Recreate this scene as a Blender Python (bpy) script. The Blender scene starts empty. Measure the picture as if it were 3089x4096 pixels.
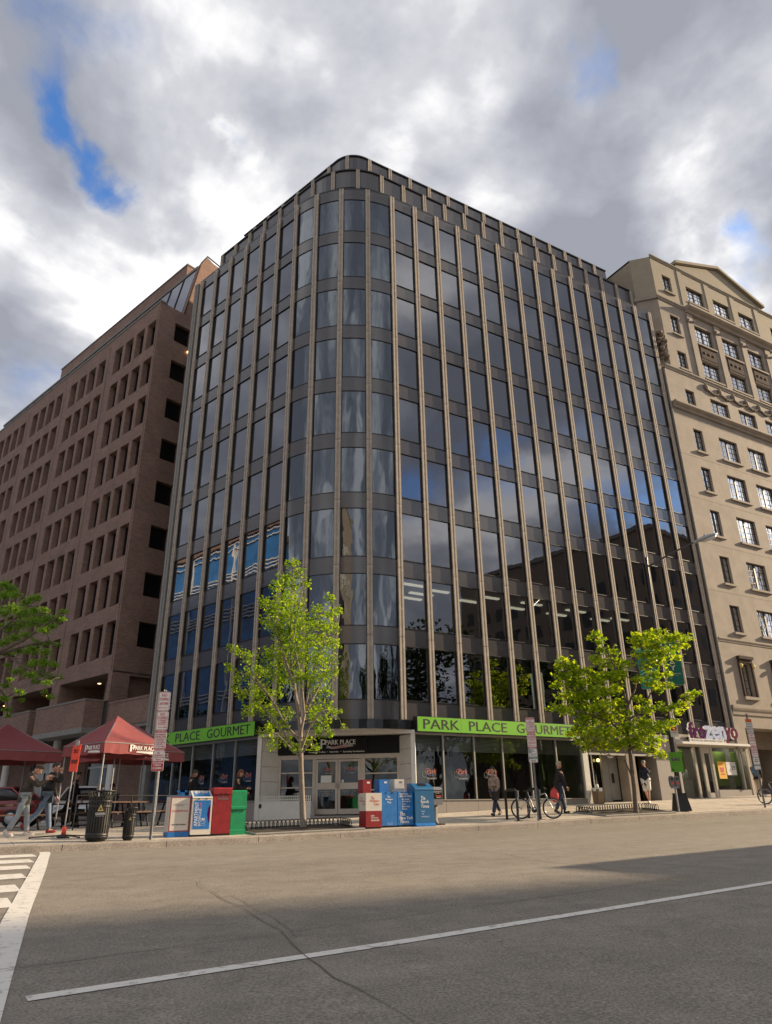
import bpy, bmesh, math, random
from math import sin, cos, pi, radians, sqrt, atan2
from mathutils import Vector, Matrix
random.seed(7)
sc = bpy.context.scene
COL = sc.collection

# ---------------------------------------------------------------- camera
CAM = Vector((-14.482, -23.615, 0.0))
cam_r, cam_u, cam_f = None, None, None
yaw, pit, rol = 0.529461, 0.393925, -0.015089
fw = Vector((sin(yaw) * cos(pit), cos(yaw) * cos(pit), sin(pit)))
rt = Vector((cos(yaw), -sin(yaw), 0)); up = rt.cross(fw)
r2 = rt * cos(rol) + up * sin(rol); u2 = -rt * sin(rol) + up * cos(rol)
cd = bpy.data.cameras.new('camera'); co = bpy.data.objects.new('camera', cd); COL.objects.link(co)
co.matrix_world = Matrix(((r2.x, u2.x, -fw.x, CAM.x), (r2.y, u2.y, -fw.y, CAM.y), (r2.z, u2.z, -fw.z, CAM.z), (0, 0, 0, 1)))
cd.sensor_fit = 'HORIZONTAL'; cd.sensor_width = 36.0; cd.lens = 2841.84 / 3089 * 36.0
cd.clip_start = 0.05; cd.clip_end = 2000
sc.camera = co

# ---------------------------------------------------------------- light
SUN_AZ = atan2(0.98, -0.19)            # clockwise from +Y
SUN_EL = radians(20)
SKY_STRENGTH = 0.10
sd = bpy.data.lights.new('sun', 'SUN'); sd.energy = 4.4; sd.angle = radians(1.0); sd.color = (1.0, 0.78, 0.52)
so_ = bpy.data.objects.new('sun', sd); COL.objects.link(so_)
tosun = Vector((sin(SUN_AZ) * cos(SUN_EL), cos(SUN_AZ) * cos(SUN_EL), sin(SUN_EL)))
so_.rotation_euler = tosun.to_track_quat('Z', 'Y').to_euler(); so_.location = (60, -20, 60)

w = bpy.data.worlds.new("World"); sc.world = w; w.use_nodes = True
nt = w.node_tree; nt.nodes.clear()
def N(nt, t, **kw):
    n = nt.nodes.new(t)
    for k, v in kw.items():
        if k.startswith('i_'):
            n.inputs[int(k[2:]) if k[2:].isdigit() else k[2:]].default_value = v
        else: setattr(n, k, v)
    return n
def math_(nt, op, a, b=None, clamp=False):
    n = nt.nodes.new('ShaderNodeMath'); n.operation = op; n.use_clamp = clamp
    for i, v in enumerate((a, b)):
        if v is None: continue
        if isinstance(v, (int, float)): n.inputs[i].default_value = v
        else: nt.links.new(v, n.inputs[i])
    return n.outputs[0]
def build_world():
    L = nt.links.new
    tc = N(nt, 'ShaderNodeTexCoord')
    sky = N(nt, 'ShaderNodeTexSky'); sky.sky_type = 'NISHITA'; sky.sun_disc = False
    sky.sun_elevation = SUN_EL; sky.sun_rotation = SUN_AZ; sky.air_density = 1.0; sky.dust_density = 1.0; sky.ozone_density = 2.5
    d = tc.outputs['Generated']
    sep = N(nt, 'ShaderNodeSeparateXYZ'); L(d, sep.inputs[0])
    zc = math_(nt, 'ADD', math_(nt, 'MAXIMUM', sep.outputs['Z'], 0.0), 0.32)
    comb = N(nt, 'ShaderNodeCombineXYZ')
    L(math_(nt, 'DIVIDE', sep.outputs['X'], zc), comb.inputs[0]); L(math_(nt, 'DIVIDE', sep.outputs['Y'], zc), comb.inputs[1])
    def noise(scale, detail, rough, off, dist=0.0):
        mp = N(nt, 'ShaderNodeMapping'); mp.inputs['Location'].default_value = off; L(comb.outputs[0], mp.inputs['Vector'])
        n = N(nt, 'ShaderNodeTexNoise'); n.inputs['Scale'].default_value = scale; n.inputs['Detail'].default_value = detail
        n.inputs['Roughness'].default_value = rough; n.inputs['Distortion'].default_value = dist; L(mp.outputs[0], n.inputs['Vector'])
        return n.outputs['Fac']
    SX = (-0.10, 0.03, 0)                               # a step away from the sun, for lit and shaded flanks of the clouds
    n1 = noise(1.5, 9, 0.50, (3.1, 7.7, 0), 0.35)
    n1b = noise(1.5, 9, 0.50, (3.1 - .16, 7.7 + .05, 0), 0.35)
    n2 = noise(3.2, 8, 0.50, (11.3, 2.2, 4), 0.3)
    n2b = noise(3.2, 8, 0.50, (11.3 - .17, 2.2 + .05, 4), 0.3)
    n3 = noise(0.8, 4, 0.5, (5.0, 1.0, 9))
    n4 = noise(6.5, 8, 0.62, (1.0, 4.0, 2), .4)
    # places where the cloud deck opens or thins (directions in the sky)
    def warp(v, scale, det, amt):
        n = N(nt, 'ShaderNodeTexNoise'); n.inputs['Scale'].default_value = scale; n.inputs['Detail'].default_value = det; n.inputs['Roughness'].default_value = .62; L(v, n.inputs['Vector'])
        s_ = N(nt, 'ShaderNodeVectorMath'); s_.operation = 'SUBTRACT'; L(n.outputs['Color'], s_.inputs[0]); s_.inputs[1].default_value = (.5, .5, .5)
        m_ = N(nt, 'ShaderNodeVectorMath'); m_.operation = 'SCALE'; L(s_.outputs[0], m_.inputs[0]); m_.inputs['Scale'].default_value = amt
        a_ = N(nt, 'ShaderNodeVectorMath'); L(v, a_.inputs[0]); L(m_.outputs[0], a_.inputs[1]); return a_.outputs[0]
    dw = warp(warp(d, 7.0, 3, .10), 22.0, 7, .055)
    def blob(dirv, inner, outer, amt):
        vd = N(nt, 'ShaderNodeVectorMath'); vd.operation = 'DISTANCE'; L(dw, vd.inputs[0]); vd.inputs[1].default_value = Vector(dirv).normalized()
        mr = N(nt, 'ShaderNodeMapRange'); mr.interpolation_type = 'SMOOTHSTEP'
        mr.inputs['From Min'].default_value = outer; mr.inputs['From Max'].default_value = inner
        mr.inputs['To Min'].default_value = 0; mr.inputs['To Max'].default_value = amt
        L(vd.outputs['Value'], mr.inputs['Value']); return mr.outputs[0]
    gaps = [((-.032, .665, .748), .0, .055, .20), ((-.018, .678, .735), .0, .045, .20), ((.003, .693, .721), .0, .045, .22), ((.022, .706, .707), .0, .045, .22), ((.042, .716, .697), .0, .042, .20), ((.06, .722, .69), .0, .04, .14),
            ((.138, .632, .762), .0, .032, .26), ((.168, .63, .758), .0, .04, .24), ((-.06, .618, .783), .0, .09, .16), ((.0, .60, .80), 0, .09, .14),
            ((.487, .345, .803), .0, .08, .17), ((.512, .362, .779), .0, .09, .17), ((.423, .428, .798), .0, .06, .17), ((.367, .549, .751), .0, .045, .2),
            ((.694, .345, .631), .0, .05, .21), ((.726, .349, .593), .0, .08, .22), ((.66, .40, .633), 0, .05, .18), ((0, .877, .481), 0, .11, .13),
            ((.70, -.60, .39), .0, .15, .26), ((.59, -.69, .42), .0, .11, .25), ((.50, -.76, .41), .0, .10, .23), ((.76, -.54, .36), .0, .10, .24)]
    g = None
    for a in gaps:
        b = blob(*a); g = b if g is None else math_(nt, 'ADD', g, b)
    cov = math_(nt, 'ADD', math_(nt, 'SUBTRACT', n1, g), math_(nt, 'MULTIPLY', math_(nt, 'SUBTRACT', n4, .5), .5))
    mr = N(nt, 'ShaderNodeMapRange'); mr.interpolation_type = 'SMOOTHSTEP'
    mr.inputs['From Min'].default_value = 0.06; mr.inputs['From Max'].default_value = 0.41
    L(cov, mr.inputs['Value']); cover = mr.outputs[0]
    # bright rims: thin cloud near a gap scatters more light, and clouds towards the sun are brighter
    thin = N(nt, 'ShaderNodeMapRange'); thin.interpolation_type = 'SMOOTHSTEP'
    thin.inputs['From Min'].default_value = 0.62; thin.inputs['From Max'].default_value = 0.34; L(cov, thin.inputs['Value'])
    lights = [((.16, .72, .68), 0, .20, .10), ((.07, .85, .52), 0, .22, .12), ((.58, .46, .67), 0, .24, .22), ((.67, .36, .65), 0, .2, .16), ((.30, .60, .74), 0, .20, -.10), ((.62, .30, .73), 0, .2, .04)]
    lt = None
    for a in lights:
        b = blob(*a); lt = b if lt is None else math_(nt, 'ADD', lt, b)
    rel = math_(nt, 'ADD', math_(nt, 'MULTIPLY', math_(nt, 'SUBTRACT', n1, n1b), 2.3), math_(nt, 'MULTIPLY', math_(nt, 'SUBTRACT', n2, n2b), 1.25))
    bri = math_(nt, 'ADD', math_(nt, 'MULTIPLY', n3, 0.45), math_(nt, 'MULTIPLY', n2, 0.50))
    bri = math_(nt, 'ADD', bri, rel); bri = math_(nt, 'ADD', bri, math_(nt, 'MULTIPLY', thin.outputs[0], 0.14)); bri = math_(nt, 'ADD', bri, lt)
    ramp = N(nt, 'ShaderNodeValToRGB'); cr = ramp.color_ramp
    cr.elements[0].position = 0.30; cr.elements[0].color = (0.178, 0.186, 0.214, 1)
    cr.elements[1].position = 0.90; cr.elements[1].color = (0.62, 0.61, 0.60, 1)
    e = cr.elements.new(0.47); e.color = (0.232, 0.240, 0.270, 1)
    e = cr.elements.new(0.66); e.color = (0.335, 0.34, 0.362, 1)
    L(bri, ramp.inputs[0])
    cl = N(nt, 'ShaderNodeMixRGB'); cl.blend_type = 'MULTIPLY'; cl.inputs[0].default_value = 1; L(ramp.outputs[0], cl.inputs[1])
    cl.inputs[2].default_value = (1 / SKY_STRENGTH * CLOUD,) * 3 + (1,)
    skyt = N(nt, 'ShaderNodeMixRGB'); skyt.blend_type = 'MULTIPLY'; skyt.inputs[0].default_value = 1; L(sky.outputs[0], skyt.inputs[1]); skyt.inputs[2].default_value = (.75, 1.1, 1.5, 1)
    mix = N(nt, 'ShaderNodeMixRGB'); L(cover, mix.inputs[0]); L(skyt.outputs[0], mix.inputs[1]); L(cl.outputs[0], mix.inputs[2])
    bg = N(nt, 'ShaderNodeBackground'); bg.inputs['Strength'].default_value = SKY_STRENGTH
    out = N(nt, 'ShaderNodeOutputWorld'); L(mix.outputs[0], bg.inputs['Color']); L(bg.outputs[0], out.inputs[0])
CLOUD = 1.02
build_world()
sc.view_settings.view_transform = 'Standard'; sc.view_settings.look = 'None'; sc.view_settings.gamma = 1
sc.view_settings.use_curve_mapping = False; sc.view_settings.exposure = 1.0
sc.render.engine = 'CYCLES'; sc.cycles.max_bounces = 7; sc.cycles.transparent_max_bounces = 12; sc.cycles.use_denoising = True

# ---------------------------------------------------------------- materials
MATS = {}
def mat(name, color, rough=0.7, metal=0.0, var=0.0, vscale=6.0, bump=0.0, bscale=40.0, spec=0.5, emit=None, streak=0.0):
    if name in MATS: return MATS[name]
    m = bpy.data.materials.new(name); m.use_nodes = True; t = m.node_tree; b = t.nodes['Principled BSDF']
    b.inputs['Base Color'].default_value = (*color, 1); b.inputs['Roughness'].default_value = rough; b.inputs['Metallic'].default_value = metal
    b.inputs['Specular IOR Level'].default_value = spec
    if emit: b.inputs['Emission Color'].default_value = (*emit[:3], 1); b.inputs['Emission Strength'].default_value = emit[3]
    if var or bump or streak:
        tc = N(t, 'ShaderNodeTexCoord')
        if var or streak:
            mp = N(t, 'ShaderNodeMapping'); t.links.new(tc.outputs['Object'], mp.inputs[0])
            if streak: mp.inputs['Scale'].default_value = (1, 1, .12)
            n = N(t, 'ShaderNodeTexNoise'); n.inputs['Scale'].default_value = vscale; n.inputs['Detail'].default_value = 6; n.inputs['Roughness'].default_value = .6
            t.links.new(mp.outputs[0], n.inputs['Vector'])
            r = N(t, 'ShaderNodeValToRGB'); v = var or streak
            r.color_ramp.elements[0].position = .3; r.color_ramp.elements[1].position = .7
            r.color_ramp.elements[0].color = (*[max(0, c * (1 - v)) for c in color], 1); r.color_ramp.elements[1].color = (*[min(1, c * (1 + v)) for c in color], 1)
            t.links.new(n.outputs['Fac'], r.inputs[0]); t.links.new(r.outputs[0], b.inputs['Base Color'])
        if bump:
            n2 = N(t, 'ShaderNodeTexNoise'); n2.inputs['Scale'].default_value = bscale; n2.inputs['Detail'].default_value = 4
            t.links.new(tc.outputs['Object'], n2.inputs['Vector'])
            bp = N(t, 'ShaderNodeBump'); bp.inputs['Strength'].default_value = bump; bp.inputs['Distance'].default_value = .02
            t.links.new(n2.outputs['Fac'], bp.inputs['Height']); t.links.new(bp.outputs[0], b.inputs['Normal'])
    MATS[name] = m; return m

def brick_mat(name, c1, c2, mortar, bw=.21, bh=.072):
    m = bpy.data.materials.new(name); m.use_nodes = True; t = m.node_tree; b = t.nodes['Principled BSDF']; L = t.links.new
    tc = N(t, 'ShaderNodeTexCoord'); s = N(t, 'ShaderNodeSeparateXYZ'); L(tc.outputs['Object'], s.inputs[0])
    c = N(t, 'ShaderNodeCombineXYZ'); L(math_(t, 'ADD', s.outputs[0], s.outputs[1]), c.inputs[0]); L(s.outputs[2], c.inputs[1])
    br = N(t, 'ShaderNodeTexBrick'); L(c.outputs[0], br.inputs['Vector']); br.inputs['Scale'].default_value = 1
    br.inputs['Brick Width'].default_value = bw; br.inputs['Row Height'].default_value = bh; br.inputs['Mortar Size'].default_value = .009; br.inputs['Bias'].default_value = -.1
    br.inputs['Color1'].default_value = (*c1, 1); br.inputs['Color2'].default_value = (*c2, 1); br.inputs['Mortar'].default_value = (*mortar, 1)
    n = N(t, 'ShaderNodeTexNoise'); n.inputs['Scale'].default_value = .9; n.inputs['Detail'].default_value = 7; L(tc.outputs['Object'], n.inputs['Vector'])
    mx = N(t, 'ShaderNodeMixRGB'); mx.blend_type = 'MULTIPLY'; mx.inputs[0].default_value = .55; L(br.outputs['Color'], mx.inputs[1]); L(n.outputs['Fac'], mx.inputs[2])
    br2 = N(t, 'ShaderNodeBrightContrast'); L(mx.outputs[0], br2.inputs[0]); br2.inputs[1].default_value = .02
    L(br2.outputs[0], b.inputs['Base Color']); b.inputs['Roughness'].default_value = .9
    bp = N(t, 'ShaderNodeBump'); bp.inputs['Strength'].default_value = .6; bp.inputs['Distance'].default_value = .012; bp.invert = True
    L(br.outputs['Fac'], bp.inputs['Height']); L(bp.outputs[0], b.inputs['Normal'])
    MATS[name] = m; return m

def glass_mat(name, tint=(.22, .23, .25), refl=(.62, .66, .74), base=.17, wav=.02, wscale=1.3, streaky=False):
    m = bpy.data.materials.new(name); m.use_nodes = True; t = m.node_tree; t.nodes.clear(); L = t.links.new
    out = N(t, 'ShaderNodeOutputMaterial'); mix = N(t, 'ShaderNodeMixShader'); tr = N(t, 'ShaderNodeBsdfTransparent'); gl = N(t, 'ShaderNodeBsdfGlossy')
    tr.inputs[0].default_value = (*tint, 1); gl.inputs['Color'].default_value = (*refl, 1); gl.inputs['Roughness'].default_value = .012
    tc = N(t, 'ShaderNodeTexCoord'); geo = N(t, 'ShaderNodeNewGeometry')
    mp = N(t, 'ShaderNodeMapping'); L(geo.outputs['Position'], mp.inputs[0]); mp.inputs['Scale'].default_value = (1, 1, .3 if streaky else .6)
    n = N(t, 'ShaderNodeTexNoise'); n.inputs['Scale'].default_value = wscale; n.inputs['Detail'].default_value = 2.0; L(mp.outputs[0], n.inputs['Vector'])
    bp = N(t, 'ShaderNodeBump'); bp.inputs['Strength'].default_value = 1.0; bp.inputs['Distance'].default_value = wav; L(n.outputs['Fac'], bp.inputs['Height']); L(bp.outputs[0], gl.inputs['Normal'])
    lw = N(t, 'ShaderNodeFresnel'); lw.inputs['IOR'].default_value = 1.5
    f = math_(t, 'MINIMUM', math_(t, 'ADD', math_(t, 'MULTIPLY', lw.outputs[0], 1.2), base), 1.0)
    L(f, mix.inputs[0]); L(tr.outputs[0], mix.inputs[1]); L(gl.outputs[0], mix.inputs[2]); L(mix.outputs[0], out.inputs[0])
    MATS[name] = m; return m

def leaf_mat(name, a, b_, trans=.5):
    m = bpy.data.materials.new(name); m.use_nodes = True; t = m.node_tree; t.nodes.clear(); L = t.links.new
    out = N(t, 'ShaderNodeOutputMaterial'); geo = N(t, 'ShaderNodeNewGeometry')
    r = N(t, 'ShaderNodeValToRGB'); r.color_ramp.elements[0].color = (*a, 1); r.color_ramp.elements[1].color = (*b_, 1); L(geo.outputs['Random Per Island'], r.inputs[0])
    d = N(t, 'ShaderNodeBsdfPrincipled'); d.inputs['Roughness'].default_value = .45; L(r.outputs[0], d.inputs['Base Color'])
    tl = N(t, 'ShaderNodeBsdfTranslucent'); h = N(t, 'ShaderNodeMixRGB'); h.blend_type = 'MULTIPLY'; h.inputs[0].default_value = 1; h.inputs[2].default_value = (1.5, 1.35, .6, 1); L(r.outputs[0], h.inputs[1]); L(h.outputs[0], tl.inputs[0])
    mx = N(t, 'ShaderNodeMixShader'); mx.inputs[0].default_value = trans; L(d.outputs[0], mx.inputs[1]); L(tl.outputs[0], mx.inputs[2]); L(mx.outputs[0], out.inputs[0])
    MATS[name] = m; return m

# ---------------------------------------------------------------- mesh helpers
class MB:
    def __init__(s): s.v = []; s.f = []; s.m = []; s.sm = []
    def add(s, vs, fs, mi=0, smooth=False):
        o = len(s.v); s.v += [tuple(p) for p in vs]
        for f in fs: s.f.append(tuple(i + o for i in f)); s.m.append(mi); s.sm.append(smooth)
        return s
    def box(s, x0, x1, y0, y1, z0, z1, mi=0):
        return s.add([(x0, y0, z0), (x1, y0, z0), (x1, y1, z0), (x0, y1, z0), (x0, y0, z1), (x1, y0, z1), (x1, y1, z1), (x0, y1, z1)],
                     [(0, 3, 2, 1), (4, 5, 6, 7), (0, 1, 5, 4), (1, 2, 6, 5), (2, 3, 7, 6), (3, 0, 4, 7)], mi)
    def bbox(s, x0, x1, y0, y1, z0, z1, c=.01, mi=0):          # box with cut vertical edges
        return s.prism([(x0 + c, y0), (x1 - c, y0), (x1, y0 + c), (x1, y1 - c), (x1 - c, y1), (x0 + c, y1), (x0, y1 - c), (x0, y0 + c)], z0, z1, mi)
    def prism(s, poly, z0, z1, mi=0, smooth=False):
        n = len(poly); vs = [(p[0], p[1], z0) for p in poly] + [(p[0], p[1], z1) for p in poly]
        s.add(vs, [tuple(range(n - 1, -1, -1)), tuple(range(n, 2 * n))], mi)
        return s.add(vs, [(i, (i + 1) % n, n + (i + 1) % n, n + i) for i in range(n)], mi, smooth)
    def prism_x(s, poly, x0, x1, mi=0):                         # poly in (y,z)
        n = len(poly); vs = [(x0, p[0], p[1]) for p in poly] + [(x1, p[0], p[1]) for p in poly]
        return s.add(vs, [tuple(range(n)), tuple(range(2 * n - 1, n - 1, -1))] + [(i, n + i, n + (i + 1) % n, (i + 1) % n) for i in range(n)], mi)
    def prism_y(s, poly, y0, y1, mi=0, smooth=False):           # poly in (x,z)
        n = len(poly); vs = [(p[0], y0, p[1]) for p in poly] + [(p[0], y1, p[1]) for p in poly]
        s.add(vs, [tuple(range(n)), tuple(range(2 * n - 1, n - 1, -1))], mi)
        return s.add(vs, [(i, n + i, n + (i + 1) % n, (i + 1) % n) for i in range(n)], mi, smooth)
    def quad(s, a, b, c, d, mi=0): return s.add([a, b, c, d], [(0, 1, 2, 3)], mi)
    def tube(s, pts, r, n=8, mi=0, smooth=True, caps=True):
        pts = [Vector(p) for p in pts]; k = len(pts); rs = r if isinstance(r, (list, tuple)) else [r] * k
        vs = []; prev = None
        for i, p in enumerate(pts):
            d = (pts[min(i + 1, k - 1)] - pts[max(i - 1, 0)])
            d = d.normalized() if d.length > 1e-9 else Vector((0, 0, 1))
            if prev is None:
                a = Vector((0, 0, 1)) if abs(d.z) < .9 else Vector((1, 0, 0)); x = d.cross(a).normalized()
            else: x = (prev - d * prev.dot(d)).normalized()
            prev = x; y = d.cross(x)
            for j in range(n):
                t = 2 * pi * j / n; vs.append(p + (x * cos(t) + y * sin(t)) * rs[i])
        fs = [(i * n + j, i * n + (j + 1) % n, (i + 1) * n + (j + 1) % n, (i + 1) * n + j) for i in range(k - 1) for j in range(n)]
        s.add(vs, fs, mi, smooth)
        if caps: s.add(vs[:n], [tuple(range(n - 1, -1, -1))], mi); s.add(vs[-n:], [tuple(range(n))], mi)
        return s
    def lathe(s, prof, n=16, mi=0, smooth=True, c=(0, 0)):      # prof [(r,z)]
        vs = [(c[0] + r * cos(2 * pi * j / n), c[1] + r * sin(2 * pi * j / n), z) for r, z in prof for j in range(n)]
        return s.add(vs, [(i * n + j, i * n + (j + 1) % n, (i + 1) * n + (j + 1) % n, (i + 1) * n + j) for i in range(len(prof) - 1) for j in range(n)], mi, smooth)
    def ell(s, c, r, n=10, k=7, mi=0, M=None):
        vs = []
        for i in range(k + 1):
            a = pi * i / k
            for j in range(n):
                t = 2 * pi * j / n; p = Vector((r[0] * sin(a) * cos(t), r[1] * sin(a) * sin(t), r[2] * cos(a)))
                if M: p = M @ p
                vs.append(Vector(c) + p)
        return s.add(vs, [(i * n + j, (i + 1) * n + j, (i + 1) * n + (j + 1) % n, i * n + (j + 1) % n) for i in range(k) for j in range(n)], mi, True)
    def mesh(s, me, mi=0, M=None, smooth=False):
        vs = [(M @ v.co if M else v.co) for v in me.vertices]
        return s.add(vs, [tuple(p.vertices) for p in me.polygons], mi, smooth)
    def xf(s, M):
        s.v = [tuple(M @ Vector(p)) for p in s.v]; return s
    def data(s, name, mats):
        me = bpy.data.meshes.new(name); me.from_pydata(s.v, [], s.f)
        for m in (mats if isinstance(mats, (list, tuple)) else [mats]): me.materials.append(MATS[m] if isinstance(m, str) else m)
        me.polygons.foreach_set('material_index', s.m); me.polygons.foreach_set('use_smooth', s.sm); me.update()
        return me
    def build(s, name, mats, parent=None, M=None):
        return link(name, s.data(name, mats), parent, M)

def link(name, me, parent=None, M=None):
    o = bpy.data.objects.new(name, me); COL.objects.link(o)
    if parent is not None: o.parent = parent
    if M is not None: o.matrix_local = M
    return o
def tag(o, label=None, cat=None, group=None, kind=None):
    if label: o['label'] = label
    if cat: o['category'] = cat
    if group: o['group'] = group
    if kind: o['kind'] = kind
    return o
def thing(name, label, cat, loc=(0, 0, 0), rz=0.0, group=None):
    o = bpy.data.objects.new(name, None); o.empty_display_size = .2; COL.objects.link(o)
    o.location = loc; o.rotation_euler = (0, 0, rz); return tag(o, label, cat, group)
def copy_tree(o, parent=None):
    c = o.copy(); COL.objects.link(c)
    if parent is not None: c.parent = parent
    for ch in list(o.children): copy_tree(ch, c)
    return c
def T(x, y, z, rz=0.0): return Matrix.Translation((x, y, z)) @ Matrix.Rotation(rz, 4, 'Z')

_TX = {}
def text_mesh(s, shear=0.0, spacing=1.0):
    k = (s, shear, spacing)
    if k not in _TX:
        cu = bpy.data.curves.new('lettering', 'FONT'); cu.body = s; cu.size = 1; cu.shear = shear; cu.space_character = spacing; cu.resolution_u = 2
        ob = bpy.data.objects.new('lettering_tmp', cu); me = bpy.data.meshes.new_from_object(ob)
        vs = [tuple(v.co) for v in me.vertices]; fs = [tuple(p.vertices) for p in me.polygons]
        bpy.data.objects.remove(ob); bpy.data.curves.remove(cu); bpy.data.meshes.remove(me)
        xs = [v[0] for v in vs]; ys = [v[1] for v in vs]
        _TX[k] = ([((v[0] - min(xs)) / (max(xs) - min(xs)), (v[1] - min(ys)) / (max(ys) - min(ys))) for v in vs], fs, (max(xs) - min(xs)) / max(1e-6, max(ys) - min(ys)))
    return _TX[k]
def put_text(mb, s, x0, x1, z0, z1, y=0.0, mi=0, shear=0.0, fit=False, bold=0.0, vertical=False):
    """letters in the x-z plane facing -y, inside the given rectangle (aspect kept unless fit)"""
    vs, fs, asp = text_mesh(s, shear); w, h = x1 - x0, z1 - z0
    if vertical:                                 # reads upwards
        ww, hh = (h, w)
        if not fit:
            if asp * hh < ww: ww = asp * hh
            else: hh = ww / asp
        cx, cz = (x0 + x1) / 2, (z0 + z1) / 2
        mb.add([(cx - (v[1] - .5) * hh, y, cz + (v[0] - .5) * ww) for v in vs], fs, mi); return
    ww, hh = w, h
    if not fit:
        if asp * h < w: ww = asp * h
        else: hh = w / asp
    cx, cz = (x0 + x1) / 2, (z0 + z1) / 2
    for o in ([0] if not bold else [-bold, bold]):
        mb.add([(cx + (v[0] - .5) * ww + o, y - abs(o) * .02 - (.0004 if o > 0 else 0), cz + (v[1] - .5) * hh) for v in vs], fs, mi)

def wall_holes(mb, x0, x1, z0, z1, holes, depth, y=0.0, mi=0, slope=0.0, back=None):
    """front sheet in the plane y with rectangular holes; each hole gets reveals to y+depth. slope: sill falls outwards"""
    xs = sorted({round(x, 4) for x in [x0, x1] + [h[0] for h in holes] + [h[1] for h in holes]})
    zs = sorted({round(z, 4) for z in [z0, z1] + [h[2] for h in holes] + [h[3] for h in holes]})
    def inh(cx, cz): return any(h[0] < cx < h[1] and h[2] < cz < h[3] for h in holes)
    idx = {}
    def vi(x, z):
        if (x, z) not in idx: idx[(x, z)] = len(mb.v); mb.v.append((x, y, z))
        return idx[(x, z)]
    for i in range(len(xs) - 1):
        j = 0
        while j < len(zs) - 1:
            if inh((xs[i] + xs[i + 1]) / 2, (zs[j] + zs[j + 1]) / 2): j += 1; continue
            mb.f.append((vi(xs[i], zs[j]), vi(xs[i + 1], zs[j]), vi(xs[i + 1], zs[j + 1]), vi(xs[i], zs[j + 1]))); mb.m.append(mi); mb.sm.append(False); j += 1
    for h in holes:
        a, b, c, d = h[:4]; dp = h[4] if len(h) > 4 else depth; sl = slope if len(h) <= 5 else h[5]; Y = y + dp
        mb.quad((a, y, c), (a, Y, c + sl), (a, Y, d), (a, y, d), mi); mb.quad((b, y, c), (b, y, d), (b, Y, d), (b, Y, c + sl), mi)
        mb.quad((a, y, d), (a, Y, d), (b, Y, d), (b, y, d), mi); mb.quad((a, y, c), (b, y, c), (b, Y, c + sl), (a, Y, c + sl), mi)

# ---------------------------------------------------------------- palette
mat('mullion_stone', (.40, .345, .285), .75, var=.22, vscale=3, bump=.25, bscale=60)
mat('spandrel', (.068, .063, .066), .16, var=.08, vscale=2, spec=.8)
mat('black_frame', (.012, .012, .013), .35)
mat('dark_metal', (.05, .045, .043), .28, metal=.5)
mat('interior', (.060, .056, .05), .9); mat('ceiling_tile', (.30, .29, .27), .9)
mat('blind', (.34, .34, .36), .8, var=.15, vscale=3); mat('blind_slat', (.62, .64, .60), .5)
mat('tube_light', (1, .95, .75), .5, emit=(1.0, .93, .66, 1.3)); mat('shop_light', (1, .95, .85), .5, emit=(1.0, .9, .75, 9.0)); mat('warm_lamp', (1, .8, .5), .5, emit=(1.0, .62, .25, 3.0)); mat('sodium_lamp', (1, .8, .4), .5, emit=(1, .72, .2, 2.4))
mat('white_paint', (.66, .64, .60), .6, var=.06, vscale=4, bump=.12, bscale=90); mat('granite', (.29, .26, .24), .6, var=.16, vscale=25)
mat('aluminium', (.42, .41, .39), .4, metal=.6); mat('black_gloss', (.010, .011, .011), .12, spec=.7); mat('sign_black', (.008, .008, .009), .5, spec=.2)
mat('lime', (.17, .50, .022), .45, var=.05, vscale=2); mat('black_letter', (.008, .008, .008), .5); mat('white_letter', (.78, .77, .74), .5)
mat('door_cream', (.52, .46, .40), .5, var=.08, vscale=3)
mat('red_paint', (.25, .012, .018), .42, var=.28, vscale=5); mat('maroon', (.255, .062, .066), .85, var=.1, vscale=5, bump=.15, bscale=25); mat('sign_red', (.45, .02, .03), .5)
mat('sign_white', (.72, .68, .66), .45, var=.05, vscale=5); mat('steel', (.30, .30, .30), .45, metal=.8, var=.15, vscale=10); mat('galv', (.33, .34, .35), .5, metal=.5, var=.2, vscale=8)
mat('black_iron', (.014, .014, .014), .45, var=.2, vscale=9); mat('blue_paint', (.012, .155, .46), .45, var=.22, vscale=5); mat('blue_deep', (.012, .12, .28), .4, var=.08, vscale=4)
mat('green_paint', (.006, .25, .095), .45, var=.22, vscale=5); mat('grey_box', (.17, .17, .18), .4); mat('cream', (.62, .58, .52), .45)
mat('gold', (.65, .50, .16), .4); mat('skin', (.50, .27, .19), .5); mat('skin_dark', (.22, .11, .075), .5)
mat('soil', (.045, .032, .024), .95, var=.4, vscale=14, bump=1, bscale=30); mat('bark', (.13, .10, .08), .85, var=.3, vscale=12, bump=.6, bscale=45); mat('bark_pale', (.23, .185, .15), .8, var=.25, vscale=12, bump=.4, bscale=45)
mat('rubber', (.012, .012, .012), .7); mat('chrome', (.6, .6, .6), .2, metal=1); mat('teal', (.006, .125, .105), .7); mat('teal_light', (.02, .32, .33), .7)
mat('purple', (.075, .002, .07), .8, spec=.05); mat('mauve', (.13, .02, .06), .8, spec=.05); mat('ice', (.42, .50, .72), .35); mat('sign_green', (.10, .33, .012), .5); mat('wall_green', (.15, .25, .045), .8)
mat('orange', (.55, .10, .012), .5); mat('flag_red', (.80, .085, .05), .75); mat('brown_bin', (.23, .16, .10), .6); mat('plastic_bag', (.8, .8, .78), .4); mat('lamp_glass', (.6, .6, .6), .25)
mat('limestone', (.30, .255, .21), .8, var=.17, vscale=1.1, bump=.12, bscale=60, ); mat('limestone_attic', (.30, .26, .195), .8, var=.07, vscale=2, bump=.1, bscale=60); mat('limestone_dark', (.20, .16, .125), .85, var=.2, vscale=6, bump=.4, bscale=18)
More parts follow.
